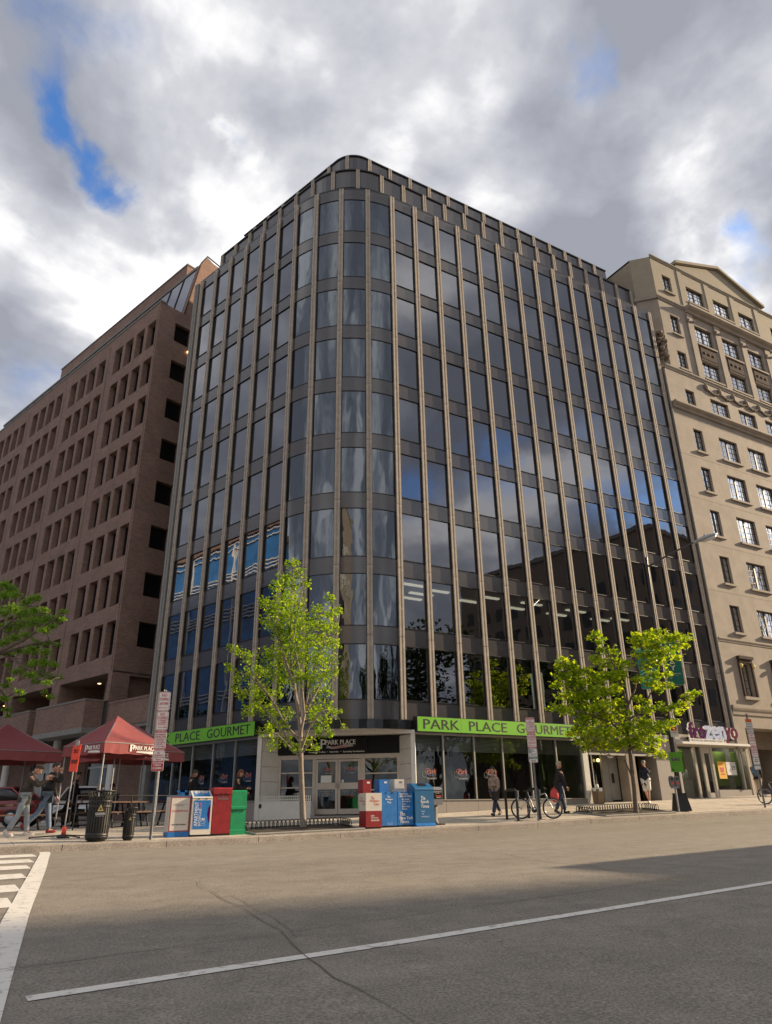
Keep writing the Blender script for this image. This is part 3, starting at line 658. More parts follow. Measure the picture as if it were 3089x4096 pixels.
for x0, x1, zz in ((.66, 1.92, (1.27, .74)), (3.98, 5.22, (1.21, .62))):
    ep(MB().box(x0, x1, .82, .92, -.45, .24), 'base_panel', 'door_cream'); ep(MB().quad((x0, .87, .24), (x1, .87, .24), (x1, .87, 1.76), (x0, .87, 1.76)), 'entrance_pane', 'shop_glass')
    for z in zz: ep(MB().box(x0, x1, .83, .91, z - .025, z + .025), 'transom', 'door_cream')
for k, (x0, x1) in enumerate(((2.05, 2.915), (2.93, 3.795))):
    d = ep(MB().box(x0, x0 + .09, .80, .86, -.22, 1.74).box(x1 - .09, x1, .80, .86, -.22, 1.74).box(x0 + .09, x1 - .09, .80, .86, -.22, -.03).box(x0 + .09, x1 - .09, .80, .86, .66, .89).box(x0 + .09, x1 - .09, .80, .86, 1.66, 1.74), 'door', 'door_cream')
    for za, zb in ((-.03, .66), (.89, 1.66)): link('pane', MB().quad((x0 + .09, .83, za), (x1 - .09, .83, za), (x1 - .09, .83, zb), (x0 + .09, .83, zb)).data('pane', 'shop_glass'), d)
    hx = x1 - .05 if k == 0 else x0 + .05
    link('handle', MB().tube([(hx, .80, .70), (hx, .745, .72), (hx, .745, .86), (hx, .80, .88)], .012).data('handle', 'steel'), d)
    mb = MB(); put_text(mb, 'BUSINESS HOUR', x0 + .14, x1 - .14, .57, .62, .815); put_text(mb, 'Monday - Friday', x0 + .16, x1 - .16, .49, .545, .815); put_text(mb, '6:00am - 4:30pm', x0 + .16, x1 - .16, .42, .475, .815)
    link('lettering', mb.data('lettering', 'logo_white'), d)
    decal(x0 + .22, x1 - .2, 1.22, 1.46, EM @ T(0, .815, 0))
    mb = MB().box(x0 + (.2 if k == 0 else .14), x0 + (.62 if k == 0 else .22), .812, .818, .9, 1.16 if k == 0 else 1.0); ep(mb, 'notice', 'poster_white')
ep(MB().box(.4, 5.5, .0, 1.0, -.5, -.26), 'doorstep', 'granite')
ep(MB().add([(-.06, .1, 2.6), (6.0, .1, 2.6), (6.0, 1.2, 2.6), (-.06, 1.2, 2.6)], [(0, 1, 2, 3)]), 'soffit', 'white_paint')
gpart(band(MB(), .06, -.25, 2.685, 3.02, .78, .36, 18), 'canopy_fascia', 'black_gloss')
arcp = [(p.x, p.y) for p in [lf(.75, .02)] + [lf(0, .02)] + [ARCC + Vector((-(RAD + .02) * sin(TT * (1 - i / 12)), -(RAD + .02) * cos(TT * (1 - i / 12)), 0)) for i in range(1, 12)] + [Vector((0, -.02, 0)), Vector((.36, -.02, 0))]]
gpart(MB().prism(arcp, 2.677, 2.684), 'canopy_soffit', 'white_paint')
# entrance sign board (a sign of its own, fixed over the doors)
es = thing('entrance_sign', 'black entrance sign with white Park Place Gourmet logo above the corner doors', 'sign'); es.matrix_world = EM @ T(2.3, .77, 2.2); 
def epart(mb, name, mats): return link(name, mb.data(name, mats), es, T(-2.3, -.77, -2.2))
epart(MB().box(.52, 4.08, .745, .797, 1.935, 2.555), 'board', 'sign_black')
mb = MB(); put_text(mb, 'PARK PLACE', 2.42, 3.62, 2.28, 2.46, .74, 0, fit=True, bold=.006); put_text(mb, 'P', 2.24, 2.46, 2.14, 2.49, .739, 0, fit=True, bold=.008); epart(mb, 'lettering', 'white_letter')
mb = MB(); put_text(mb, 'Gourmet Coffee  •  Salad Bar  •  Specialty Sandwiches', 1.75, 3.98, 1.975, 2.045, .74, 0, fit=True, bold=.003); epart(mb, 'lettering', 'white_letter')
mb = MB().prism_y([(2.44, 2.17), (2.72, 2.12), (3.1, 2.16), (3.55, 2.21), (3.5, 2.26), (3.56, 2.30), (3.1, 2.26), (2.72, 2.2), (2.44, 2.27), (2.5, 2.22)], .738, .744); epart(mb, 'ribbon', 'logo_white')
mb = MB(); put_text(mb, 'GOURMET', 2.68, 3.3, 2.155, 2.225, .735, 0, fit=True, bold=.003); epart(mb, 'lettering', 'poster_red')
# green fascia signs
def fascia_sign(M, x0, x1, ta, tb, label):
    t = thing('fascia_sign', label, 'sign', group='lime green shop fascia signs'); t.matrix_world = M @ T((x0 + x1) / 2, -.15, 2.88); c = (x0 + x1) / 2
    link('sign_box', MB().box(x0 - c, x1 - c, -.13, .13, -.28, .28).data('sign_box', 'black_frame'), t)
    n = 4
    for i in range(n):
        a = x0 - c + .025 + (x1 - x0 - .05) * i / n; b = x0 - c + .025 + (x1 - x0 - .05) * (i + 1) / n
        link('sign_panel', MB().box(a + .003, b - .003, -.145, -.13, -.262, .262).data('sign_panel', 'lime'), t)
    mb = MB(); words = 'PARK PLACE GOURMET'; put_text(mb, 'PARK', ta - c, ta - c + (tb - ta) * .222, -.175, .185, -.148, fit=True, bold=.008); put_text(mb, 'PLACE', ta - c + (tb - ta) * .285, ta - c + (tb - ta) * .535, -.175, .185, -.148, fit=True, bold=.008); put_text(mb, 'GOURMET', ta - c + (tb - ta) * .605, tb - c, -.175, .185, -.148, fit=True, bold=.008)
    link('lettering', mb.data('lettering', 'black_letter'), t)
fascia_sign(Matrix(), .37, 8.42, .66, 8.12, 'long lime green PARK PLACE GOURMET sign right of the corner entrance')
fascia_sign(LM(0), -8.45, -.70, -8.15, -.98, 'lime green PARK PLACE GOURMET sign left of the entrance, partly behind a post')
# ---- office lobby bay
gpart(MB().box(9.2, 13.46, .02, .35, 2.02, 3.03), 'lobby_fascia', 'spandrel'); gpart(MB().box(9.2, 13.46, -.01, .06, 1.98, 2.06), 'lobby_rail', 'aluminium')
gpart(MB().box(9.2, 9.72, .7, .8, -.2, 2.1), 'lobby_panel', 'grey_box'); mat('lobby_panel_pale', (.26, .25, .23), .6, var=.1, vscale=3)
for a, b in ((10.56, 10.95), (10.97, 11.52)): gpart(MB().box(a, b, .55, .65, -.2, 2.1), 'lobby_panel', 'lobby_panel_pale')
gpart(MB().box(11.08, 11.22, .53, .55, .85, 1.25), 'intercom', 'black_frame'); gpart(MB().box(11.0, 11.5, .53, .55, .1, .16), 'letter_slot', 'black_frame')
gpart(MB().box(11.54, 12.08, -.02, .5, -.1, 2.05), 'lobby_column', 'limestone')
for a, b in ((9.74, 10.14), (10.15, 10.54)):
    d = gpart(MB().box(a, a + .05, .7, .76, .02, 2.0).box(b - .05, b, .7, .76, .02, 2.0).box(a + .05, b - .05, .7, .76, .02, .14).box(a + .05, b - .05, .7, .76, 1.9, 2.0), 'lobby_door', 'black_frame')
    link('pane', MB().quad((a + .05, .73, .14), (b - .05, .73, .14), (b - .05, .73, 1.9), (a + .05, .73, 1.9)).data('pane', 'shop_glass'), d)
    hx = b - .08 if a < 10 else a + .08; link('handle', MB().tube([(hx, .7, .8), (hx, .64, .82), (hx, .64, 1.2), (hx, .7, 1.22)], .014).data('handle', 'chrome'), d)
gpart(MB().box(9.72, 10.56, .68, .8, 2.0, 2.1), 'door_header', 'black_frame')
gpart(MB().quad((9.2, 3.2, -.2), (12.1, 3.2, -.2), (12.1, 3.2, 2.6), (9.2, 3.2, 2.6)), 'lobby_wall', 'wall_green')
gpart(MB().ell((10.42, .6, 1.80), (.07, .07, .07)), 'lobby_lamp', 'sodium_lamp'); gpart(MB().lathe([(0, 2.02), (.13, 2.0), (.14, 1.93), (.09, 1.88), (0, 1.87)], c=(10.85, .25)), 'lobby_lamp', 'lamp_glass')
gpart(MB().box(12.08, 13.46, 2.6, 2.8, -.1, 2.6), 'passage_wall', 'black_frame'); gpart(MB().box(12.5, 13.2, 2.55, 2.6, .1, 2.0), 'passage_door', 'dark_metal')
gpart(MB().box(13.46, 14.98, -.03, .6, -.05, 2.95).box(13.46, 14.98, -.031, .0, 2.4, 2.42), 'stone_pier', 'granite'); gpart(MB().tube([(9.36, -.03, 2.2), (9.36, -.05, 1.9), (9.40, -.05, .6)], .018), 'drain_pipe', 'aluminium')
# ---- frozen yogurt shop
gpart(MB().box(14.98, 20.5, -.42, .0, 2.56, 2.66), 'shop_ledge', 'white_paint'); gpart(MB().box(14.98, 20.42, .012, .25, 2.48, 3.03), 'shop_header', 'pale_wall')
gpart(MB().box(16.2, 16.34, .02, .14, .1, 2.48).box(16.76, 16.88, .02, .14, .1, 2.48).box(17.44, 17.58, .02, .14, .1, 2.48).box(20.14, 20.36, -.02, .2, .2, 2.48).box(14.98, 15.08, .0, .2, 0, 2.48), 'shopfront_mullion', 'pale_wall')
d = gpart(MB().box(16.9, 16.99, .05, .10, .18, 2.3).box(17.34, 17.43, .05, .10, .18, 2.3).box(16.99, 17.34, .05, .1, .18, .42).box(16.99, 17.34, .05, .1, 2.2, 2.3).box(16.9, 17.43, .05, .1, 2.3, 2.48), 'door', 'pale_wall'); link('pane', MB().quad((16.99, .075, .42), (17.34, .075, .42), (17.34, .075, 2.2), (16.99, .075, 2.2)).data('pane', 'shop_glass'), d)
for a, b, z in ((15.08, 16.2, .2), (16.34, 16.76, .2), (17.58, 20.14, .55)): gpart(MB().quad((a, .08, z), (b, .08, z), (b, .08, 2.48), (a, .08, 2.48)), 'shop_pane', 'shop_glass')
gpart(MB().box(17.58, 20.14, .0, .25, -.1, .55).box(15.08, 16.2, 0, .25, -.1, .2), 'base_wall', 'granite')
gpart(MB().quad((14.98, 2.4, 0), (20.4, 2.4, 0), (20.4, 2.4, 2.9), (14.98, 2.4, 2.9)).quad((20.42, .2, 0), (20.42, 2.4, 0), (20.42, 2.4, 2.9), (20.42, .2, 2.9)).quad((14.98, .2, 0), (14.98, 2.4, 0), (14.98, 2.4, 2.9), (14.98, .2, 2.9)), 'shop_wall', 'pale_wall')
gpart(MB().quad((14.98, .26, 2.6), (20.4, .26, 2.6), (20.4, 2.4, 2.6), (14.98, 2.4, 2.6)), 'shop_ceiling', 'ceiling_tile')
gpart(MB().box(18.25, 20.3, .62, .68, .75, 2.35), 'green_wall_panel', 'wall_green')
gpart(MB().box(15.55, 16.18, .62, .68, 1.0, 2.4), 'green_wall_panel', 'wall_green'); gpart(MB().box(15.15, 16.15, .3, .6, .2, 1.0), 'counter', 'white_paint')
for i in range(6): gpart(MB().lathe([(.0, 1.0), (.045, 1.0), (.06, 1.25 + .1 * (i % 3)), (0, 1.25 + .1 * (i % 3))], 8, c=(15.25 + i * .15, .45)), 'cup_stack', 'white_letter')
for x in (15.7, 17.9, 18.8, 19.6): gpart(MB().box(x - .25, x + .25, .35, .5, 2.52, 2.59), 'ceiling_light', 'shop_light')
gpart(MB().box(18.6, 19.2, 1.2, 1.6, .55, 1.0).box(19.5, 19.9, 1.3, 1.7, .55, .8), 'shop_seat', 'black_frame')
for nm, x0, x1, z0, z1, m1, lb in (('poster', 17.86, 18.44, 1.05, 1.84, 'poster_yellow', 'yellow and orange poster with a red cup drawing in the yogurt shop window'), ('poster', 18.50, 19.24, 1.22, 1.82, 'poster_white', 'white grand opening price poster in the yogurt shop window')):
    t = thing(nm, lb, 'poster', ((x0 + x1) / 2, .055, (z0 + z1) / 2)); c, e = (x0 + x1) / 2, (z0 + z1) / 2
    link('sheet', MB().box(x0 - c, x1 - c, 0, .006, z0 - e, z1 - e).data('sheet', m1), t); mb = MB()
    if 'yellow' in m1: put_text(mb, 'comfort', -.22, .22, .22, .32, -.002, fit=True); mb.prism_y([(-.12, -.1), (.1, -.1), (.15, .12), (-.16, .12)], -.004, -.001); mb.box(-.14, .16, -.004, -.001, -.22, -.16); link('print', mb.data('print', 'poster_red'), t)
    else: put_text(mb, 'grand opening', -.3, .3, .19, .24, -.002, fit=True); put_text(mb, '29', .02, .3, -.06, .14, -.002, bold=.006, fit=True); put_text(mb, '¢', -.2, -.02, -.18, .02, -.002); link('print', mb.data('print', 'black_letter'), t)
fs = thing('shop_sign', 'purple and pale blue letters of the frozen yogurt shop sign above its door', 'sign', (17.4, -.3, 2.7))
for s_, x0, x1, z0, z1, m1 in (('fro', 15.66, 16.80, 2.84, 3.55, 'purple'), ('zen', 16.84, 18.34, 2.84, 3.42, 'ice'), ('yo', 18.30, 19.26, 2.66, 3.40, 'mauve')):
    vs, fcs, asp = text_mesh(s_)
    for nm, mm, gx, yy in (('letter_back', 'white_letter', .05, .03), ('letters', m1, 0, -.06)):
        mb = MB(); k = 6 if nm == 'letters' else 1
        for o in ([(-.06, 0), (-.03, .0), (.0, 0), (.03, 0), (.06, 0), (0, .04), (0, -.04), (.03, .03), (-.03, -.03)] if nm == 'letters' else [(-.05, 0), (.06, 0), (0, -.035), (.05, .03)]):
            mb.add([(x0 + v[0] * (x1 - x0) - 17.4 + o[0], yy + .3 * 0 + (abs(o[0]) + abs(o[1])) * .02, z0 + v[1] * (z1 - z0) - 2.7 + o[1]) for v in vs], fcs)
        link(nm, mb.data(nm, mm), fs)
    mb = MB().add([(x0 + v[0] * (x1 - x0) - 17.4, .06, z0 + v[1] * (z1 - z0) - 2.7) for v in vs], fcs)
mb = MB().box(-1.8, .72, -.06, -.0, -.05, .12); link('sign_board', mb.data('sign_board', 'poster_white'), fs); mb = MB(); put_text(mb, 'DELICIOUS SELF-SERVE FROZEN YOGURT', -1.72, .64, -.01, .085, -.064, fit=True, bold=.003); link('lettering', mb.data('lettering', 'black_letter'), fs)
link('bracket', MB().box(-1.7, 1.8, .1, .2, .1, .2).box(-1.5, -1.4, .1, .31, .1, .16).box(1.4, 1.5, .1, .31, .1, .16).data('bracket', 'dark_metal'), fs)

# ================================================================ brick office building
bb = thing('brick_office_building', 'dark brown brick office building with deep window grid left of the glass tower', 'building', lf(13, 0, -.5), RZL)
def bpart(mb_or_me, name, mats=None, M=None, parent=None):
    me = mb_or_me.data(name, mats) if isinstance(mb_or_me, MB) else mb_or_me
    return link(name, me, parent or bb, T(0, 0, .5) @ (M if M is not None else Matrix()))
mat('coping', (.20, .185, .165), .8, var=.15, vscale=5)
NB = 5; BW = 6.37
wins = []; holes = []
for b in range(NB):
    for i in range(4):
        xr_ = -(.31 + 1.37 * i + BW * b)
        for k in range(8): zt = 28.95 - 2.79 * k; wins.append((xr_ - 1.0, xr_, zt - 1.70, zt)); holes.append((xr_ - 1.0, xr_, zt - 1.95, zt, .36, .25))
    holes.append((-(5.78 + BW * b), -(.38 + BW * b), 5.2, 6.62, 2.8, 0))
    holes.append((-(6.25 + BW * b) - .035, -(6.25 + BW * b) + .035, 6.7, 29.7, .09, 0))
holes.append((-.185, -.115, 6.7, 29.7, .09, 0))
mb = MB(); wall_holes(mb, -NB * BW - .3, 0, 5.2, 30.15, holes, .85); bpart(mb, 'wall', 'brick')
wfr = MB().box(0, 1.0, .35, .41, 0, .05).box(0, 1.0, .35, .41, 1.65, 1.70).box(0, .05, .35, .41, .05, 1.65).box(.95, 1, .35, .41, .05, 1.65).box(.62, .66, .35, .41, .05, 1.65).data('window', 'win_black')
wpn = MB().quad((.05, .38, .05), (.95, .38, .05), (.95, .38, 1.65), (.05, .38, 1.65)).data('pane', 'office_glass')
for a, b, c, d in wins: wo = bpart(wfr, 'window', M=T(a, 0, c)); link('pane', wpn, wo)
bpart(MB().box(-NB * BW - .3, .04, -.04, .45, 30.15, 30.27), 'coping', 'coping')
SM = Matrix.Rotation(pi / 2, 4, 'Z')
holes = [(1.17, 2.35, 27.78 - 2.81 * k, 29.15 - 2.81 * k, .3) for k in range(8)] + [(1.0, 4.0, 5.0, 6.55, 2.5)]
mb = MB(); wall_holes(mb, .0005, 9, 3.8, 30.15, holes, .3); bpart(mb.xf(SM), 'side_wall', 'brick_side')
sw = MB().box(1.17, 2.35, .27, .32, 0, .06).box(1.17, 2.35, .27, .32, 1.31, 1.37).box(1.17, 1.22, .27, .32, .06, 1.31).data('window', 'win_black'); sp = MB().quad((1.17, .29, .02), (2.35, .29, .02), (2.35, .29, 1.35), (1.17, .29, 1.35)).data('pane', 'office_glass')
for k in range(8): wo = bpart(sw, 'window', M=SM @ T(0, 0, 27.78 - 2.81 * k)); link('pane', sp, wo)
bpart(MB().box(1.3, 2.0, .8, 1.1, 0, .05).xf(SM @ T(0, 0, 16.2 - .95)), 'ceiling_light', 'tube_light'); bpart(MB().ell((.12, 2.2, 27.35), (.07, .07, .08)), 'wall_lamp', 'warm_lamp')
bpart(MB().prism_x([(1.73, 30.15), (9, 30.15), (9, 35.0), (3.5, 35.5), (2.96, 35.7), (2.55, 34.9)], -.5, 0), 'gable_wall', 'brick_side'); bpart(MB().tube([(.02, 1.70, 30.2), (.02, 2.52, 34.9), (.02, 2.95, 35.78), (.02, 4.5, 35.5)], .05, 6), 'coping', 'bronze_panel')
for i in range(20): bpart(MB().add([(-.5 - 1.6 * i - 1.57, 1.75, 30.1), (-.5 - 1.6 * i, 1.75, 30.1), (-.5 - 1.6 * i, 2.6, 34.8), (-.5 - 1.6 * i - 1.57, 2.6, 34.8)], [(0, 1, 2, 3)]), 'roof_pane', 'curtain_glass'); bpart(MB().tube([(-.5 - 1.6 * i, 1.73, 30.1), (-.5 - 1.6 * i, 2.58, 34.8)], .045, 4), 'glazing_bar', 'black_frame')
bpart(MB().box(-33, -.5, 2.55, 9, 34.8, 35.0), 'roof', 'coping'); bpart(MB().box(-33, -.5, .4, 2, 29.9, 30.0), 'roof', 'roof_grey')
bpart(MB().box(-25, -4.4, 4, 10, 34.9, 38.4), 'penthouse', 'brick'); bpart(MB().box(-25.06, -4.34, 3.94, 10, 38.4, 38.5), 'coping', 'coping'); bpart(MB().box(-44, -29, 4.0, 9, 32, 36.9), 'penthouse', 'pale_wall')
bpart(MB().box(-NB * BW - .25, -.35, 1.0, 8.9, 6.9, 29.85), 'sun_blocker', 'win_black'); bpart(MB().box(-NB * BW - .28, 4.4, 9, 16, -.6, 30), 'rear_block', 'brick_side')  # black box inside the shell, added to keep sun from leaking through
# loggia, balconies and recessed street level
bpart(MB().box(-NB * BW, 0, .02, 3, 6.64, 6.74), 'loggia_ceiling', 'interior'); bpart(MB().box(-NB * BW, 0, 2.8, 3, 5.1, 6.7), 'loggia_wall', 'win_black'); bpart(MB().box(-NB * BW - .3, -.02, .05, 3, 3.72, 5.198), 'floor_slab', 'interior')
for b in range(3):
    for i in range(2): bpart(MB().lathe([(0, 6.6), (.09, 6.6), (.09, 6.645), (0, 6.645)], 8, c=(-(1.2 + 2.6 * i + BW * b), 1.3)), 'downlight', 'warm_lamp')
bpart(MB().lathe([(0, 6.5), (.08, 6.5), (.08, 6.56), (0, 6.56)], 8, c=(-1.2, 1.6)), 'downlight', 'warm_lamp')
for b in range(NB):
    x1, x0 = -(.42 + BW * b), -(5.92 + BW * b)
    f = [(x0, -1.0), (x1, -1.0), (x1, -.001), (x1 - .25, -.001), (x1 - .25, -.75), (x0 + .25, -.75), (x0 + .25, -.001), (x0, -.001)]
    bpart(MB().prism(f, 3.86, 5.16), 'balcony', 'brick' if b < 9 else 'brick'); f2 = [(x0 - .03, -1.03), (x1 + .03, -1.03), (x1 + .03, -.001), (x1 - .28, -.001), (x1 - .28, -.72), (x0 + .28, -.72), (x0 + .28, -.001), (x0 - .03, -.001)]
    bpart(MB().prism(f2, 5.16, 5.25), 'coping', 'coping'); bpart(MB().prism([(x0, -1.0), (x1, -1.0), (x1, -.001), (x0, -.001)], 3.60, 3.858), 'balcony_floor', 'concrete_trim')
bpart(MB().box(.02, 4.3, .05, .35, 3.86, 5.0).box(.02, 4.3, .02, .38, 5.0, 5.1), 'parapet_wall', 'brick'); bpart(MB().box(.02, 4.3, 6.6, 7.0, -.6, 24), 'court_wall', 'brick_side'); bpart(MB().box(.02, 4.4, .1, 6.5, 3.7, 3.86), 'court_floor', 'concrete_trim')
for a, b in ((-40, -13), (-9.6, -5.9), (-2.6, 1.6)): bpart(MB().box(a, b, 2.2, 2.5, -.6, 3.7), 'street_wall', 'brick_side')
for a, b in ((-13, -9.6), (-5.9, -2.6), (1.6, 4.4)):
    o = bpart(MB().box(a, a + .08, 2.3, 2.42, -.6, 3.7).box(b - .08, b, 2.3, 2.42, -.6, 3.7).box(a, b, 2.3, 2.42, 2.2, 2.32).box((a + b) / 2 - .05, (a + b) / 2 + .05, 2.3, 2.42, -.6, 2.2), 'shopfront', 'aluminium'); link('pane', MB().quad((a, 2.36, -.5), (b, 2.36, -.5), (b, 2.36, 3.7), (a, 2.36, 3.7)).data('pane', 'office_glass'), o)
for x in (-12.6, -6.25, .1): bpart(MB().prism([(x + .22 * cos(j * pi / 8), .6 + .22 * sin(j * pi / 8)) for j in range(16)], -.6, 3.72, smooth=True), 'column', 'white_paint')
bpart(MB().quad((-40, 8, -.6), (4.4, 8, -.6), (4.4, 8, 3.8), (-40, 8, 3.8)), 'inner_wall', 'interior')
# ================================================================ beige stone building
sb = thing('stone_building', 'beige limestone building with pediment and black framed windows right of the glass tower', 'building', (19.7, 0, .3))
def spart(mb_or_me, name, mats=None, M=None, parent=None):
    me = mb_or_me.data(name, mats) if isinstance(mb_or_me, MB) else mb_or_me
    return link(name, me, parent or sb, T(-19.7, 0, -.3) @ (M if M is not None else Matrix()))
rows = [(31.78, 33.16), (28.34, 29.86), (25.64, 27.0), (22.74, 24.1), (19.70, 21.26), (17.02, 18.64), (14.2, 15.84), (11.35, 12.99), (8.56, 10.1)]
singles = [(21.28, 22.13), (33.25, 34.10)]; doubles = [(23.70, 25.50), (26.57, 28.38), (29.42, 31.20)]
hl, hu = [], []
for i, (a, b) in enumerate(rows):
    for c in singles + doubles: (hu if i < 3 else hl).append((c[0], c[1], a, b, .22))
orn = [(21.1, 22.0), (24.02, 24.92), (26.95, 27.85), (29.9, 30.8), (32.8, 33.7)]
for a, b in orn: hl.append((a, b, 5.15, 6.88, .3))
hl.append((19.681, 20.43, -.199, 2.67, .2)); hl.append((20.5, 25.2, .2, 3.52, 3.2)); hl.append((26.2, 30.9, .2, 3.52, 3.2))
mb = MB(); wall_holes(mb, 19.68, 36.5, -.2, 25.37, hl, .22); spart(mb, 'wall', 'limestone')
mb = MB(); wall_holes(mb, 20.35, 36.5, 25.37, 30.8, [h for h in hu if h[2] < 30], .22); spart(mb, 'wall', 'limestone')
mb = MB(); wall_holes(mb, 20.35, 36.5, 30.8, 34.25, [h for h in hu if h[2] > 30], .22); spart(mb, 'attic_wall', 'limestone_attic')
def quads(mb, pts, z0, z1):
    for a, b in zip(pts[:-1], pts[1:]): mb.quad((a[0], a[1], z0), (b[0], b[1], z0), (b[0], b[1], z1), (a[0], a[1], z1))
    return mb
spart(quads(MB(), [(19.42, 14), (19.42, .95), (20.35, .0)], 25.37, 30.8), 'chamfer_wall', 'limestone'); spart(quads(MB(), [(19.42, 14), (19.42, .95), (20.35, .0)], 30.8, 34.25), 'chamfer_wall', 'limestone_attic')
spart(quads(MB(), [(19.68, 12), (19.68, .0)], 3.1, 25.37), 'side_wall', 'limestone'); spart(MB().prism([(19.68, 0), (20.35, .0), (19.42, .95), (19.42, 3), (19.0, 3), (19.0, .8)], 25.2, 25.37), 'ledge', 'limestone')
spart(MB().prism([(20.35, .02), (36.5, .02), (36.5, 14), (19.42, 14), (19.42, .95)], 34.1, 34.25), 'roof', 'roof_grey'); spart(MB().box(16.4, 19.40, 5, 14, 25, 33.0), 'rear_wing', 'limestone_attic')
def molding(x0, x1, z0, z1, out, name='cornice', m='limestone'):
    h = z1 - z0; return spart(MB().prism_x([(.0, z0), (-out * .35, z0), (-out * .45, z0 + h * .35), (-out * .8, z0 + h * .5), (-out, z0 + h * .7), (-out, z1), (.0, z1)], x0, x1), name, m)
molding(20.2, 22.95, 30.75, 31.0, .14); molding(32.55, 36.5, 30.75, 31.0, .14); molding(22.95, 32.55, 30.55, 31.05, .5); molding(19.7, 36.5, 22.32, 22.72, .34); molding(19.7, 36.5, 25.18, 25.42, .12); molding(19.7, 36.5, 7.95, 8.15, .08); molding(19.7, 36.5, 4.15, 4.62, .14)
spart(MB().prism([(19.28, 1.0), (20.3, -.14), (20.36, 0), (19.42, .95)], 30.75, 31.0), 'cornice', 'limestone'); molding(20.3, 36.5, 34.2, 34.42, .12, m='limestone_attic')
spart(MB().prism_y([(22.95, 34.42), (32.55, 34.42), (32.55, 34.62), (27.75, 36.15), (22.95, 34.62)], -.06, 6), 'pediment', 'limestone_attic')
for a, b in (((22.75, 34.62), (27.75, 36.2)), ((27.75, 36.2), (32.75, 34.62))): spart(MB().prism_y([a, b, (b[0], b[1] + .22), (a[0], a[1] + .22)], -.28, 6.2), 'raking_cornice', 'limestone_attic')
for x in (22.95, 25.78, 28.65, 31.5): 
    spart(MB().box(x, x + .55, -.10, .0, 25.43, 29.85), 'pilaster', 'limestone'); spart(MB().box(x - .06, x + .61, -.15, -.0, 29.86, 30.0).box(x - .02, x + .57, -.13, -.0, 30.0, 30.5).tube([(x - .03, -.15, 29.93), (x + .03, -.15, 29.93)], .1, 8).tube([(x + .52, -.15, 29.93), (x + .58, -.15, 29.93)], .1, 8), 'capital', 'limestone'); spart(MB().box(x, x + .5, -.05, 0, 31.1, 34.15), 'pilaster', 'limestone_attic')
for c in doubles: spart(MB().box(c[0] + .02, c[1] - .02, -.03, .1, 27.05, 28.3).box(c[0] + .1, c[1] - .1, -.05, -.03, 27.25, 28.1), 'window_panel', 'bronze_panel'); spart(MB().ell((c[0] + .45, -.06, 27.7), (.12, .04, .12), 8, 5).ell((c[1] - .45, -.06, 27.7), (.12, .04, .12), 8, 5).ell(((c[0] + c[1]) / 2, -.06, 27.7), (.12, .04, .12), 8, 5), 'rosette', 'bronze_panel')
def stone_window(Wd, h, dbl):
    fr = MB().box(0, Wd, .14, .2, 0, .06).box(0, Wd, .14, .2, h - .06, h).box(0, .05, .14, .2, .06, h - .06).box(Wd - .05, Wd, .14, .2, .06, h - .06).box(Wd / 2 - .06, Wd / 2 + .06, .13, .2, .06, h - .06)
    q = (.05, Wd / 2 - .06), (Wd / 2 + .06, Wd - .05)
    for a, b in q:
        for j in range(1, 4): fr.box(a, b, .15, .19, .06 + (h - .12) * j / 4 - .009, .06 + (h - .12) * j / 4 + .009)
        if dbl: fr.box((a + b) / 2 - .009, (a + b) / 2 + .009, .151, .189, .06, h - .06)
    return fr.data('window', 'win_black'), MB().quad((.05, .17, .06), (Wd - .05, .17, .06), (Wd - .05, .17, h - .06), (.05, .17, h - .06)).data('pane', 'sky_glass')
for i, (a, b) in enumerate(rows):
    for k, c in enumerate(singles + doubles):
        fr, pn = getm(('sw', i, k > 1), stone_window, c[1] - c[0] if k < 2 else 1.805, b - a, k > 1)
        wo = spart(fr, 'window', M=T(c[0], 0, a)); link('pane', pn, wo); spart(MB().box(c[0] - .1, c[1] + .1, -.12, .05, a - .12, a - .003), 'sill', 'limestone')
for a, b in orn:
    fr, pn = getm(('on',), stone_window, .9, 1.73, False); wo = spart(fr, 'window', M=T(a, .06, 5.15)); link('pane', pn, wo)
    spart(MB().box(a - .16, b + .16, -.2, .02, 7.08, 7.24).box(a - .1, b + .1, -.12, .02, 6.9, 7.08).box(a - .14, a - .02, -.1, .02, 5.1, 6.9).box(b + .02, b + .14, -.1, .02, 5.1, 6.9), 'window_surround', 'bronze_panel'); spart(MB().box(a - .2, b + .2, -.14, .03, 4.95, 5.1), 'sill', 'limestone'); spart(MB().ell((a - .08, -.16, 6.72), (.09, .09, .13), 8, 6).ell((b + .08, -.16, 6.72), (.09, .09, .13), 8, 6), 'gilt_capital', 'gold')
mb = MB(); rr = random.Random(5)
for i in range(7):
    x = 23.45 + i * 1.38; mb.ell((x, -.06, 24.83), (.22, .12, .26), 10, 6)
    if i < 6:
        for j in range(1, 9): t = j / 9; mb.ell((x + 1.38 * t, -.05, 24.75 - .28 * sin(pi * t) + rr.uniform(-.03, .03)), (.1, .09, .09), 6, 4)
o = spart(mb, 'garland', 'limestone_dark')
mb = MB()
for i in range(26): mb.ell((19.95 + rr.uniform(-.2, .3), .28 - .25 + rr.uniform(-.1, .15), 25.9 + i * .085), (rr.uniform(.08, .2) * (1.35 - abs(i - 17) / 18), .2, rr.uniform(.07, .16)), 7, 5)
spart(mb, 'carved_ornament', 'limestone_dark')
spart(MB().box(20.52, 25.18, 1.2, 1.3, 2.6, 3.5), 'shutter', 'limestone_dark'); spart(MB().quad((20.5, 3.2, .2), (31, 3.2, .2), (31, 3.2, 3.5), (20.5, 3.2, 3.5)), 'garage_wall', 'interior'); spart(MB().tube([(19.55, -.03, 25.0), (19.55, -.03, .6)], .06, 8), 'downpipe', 'concrete_trim')
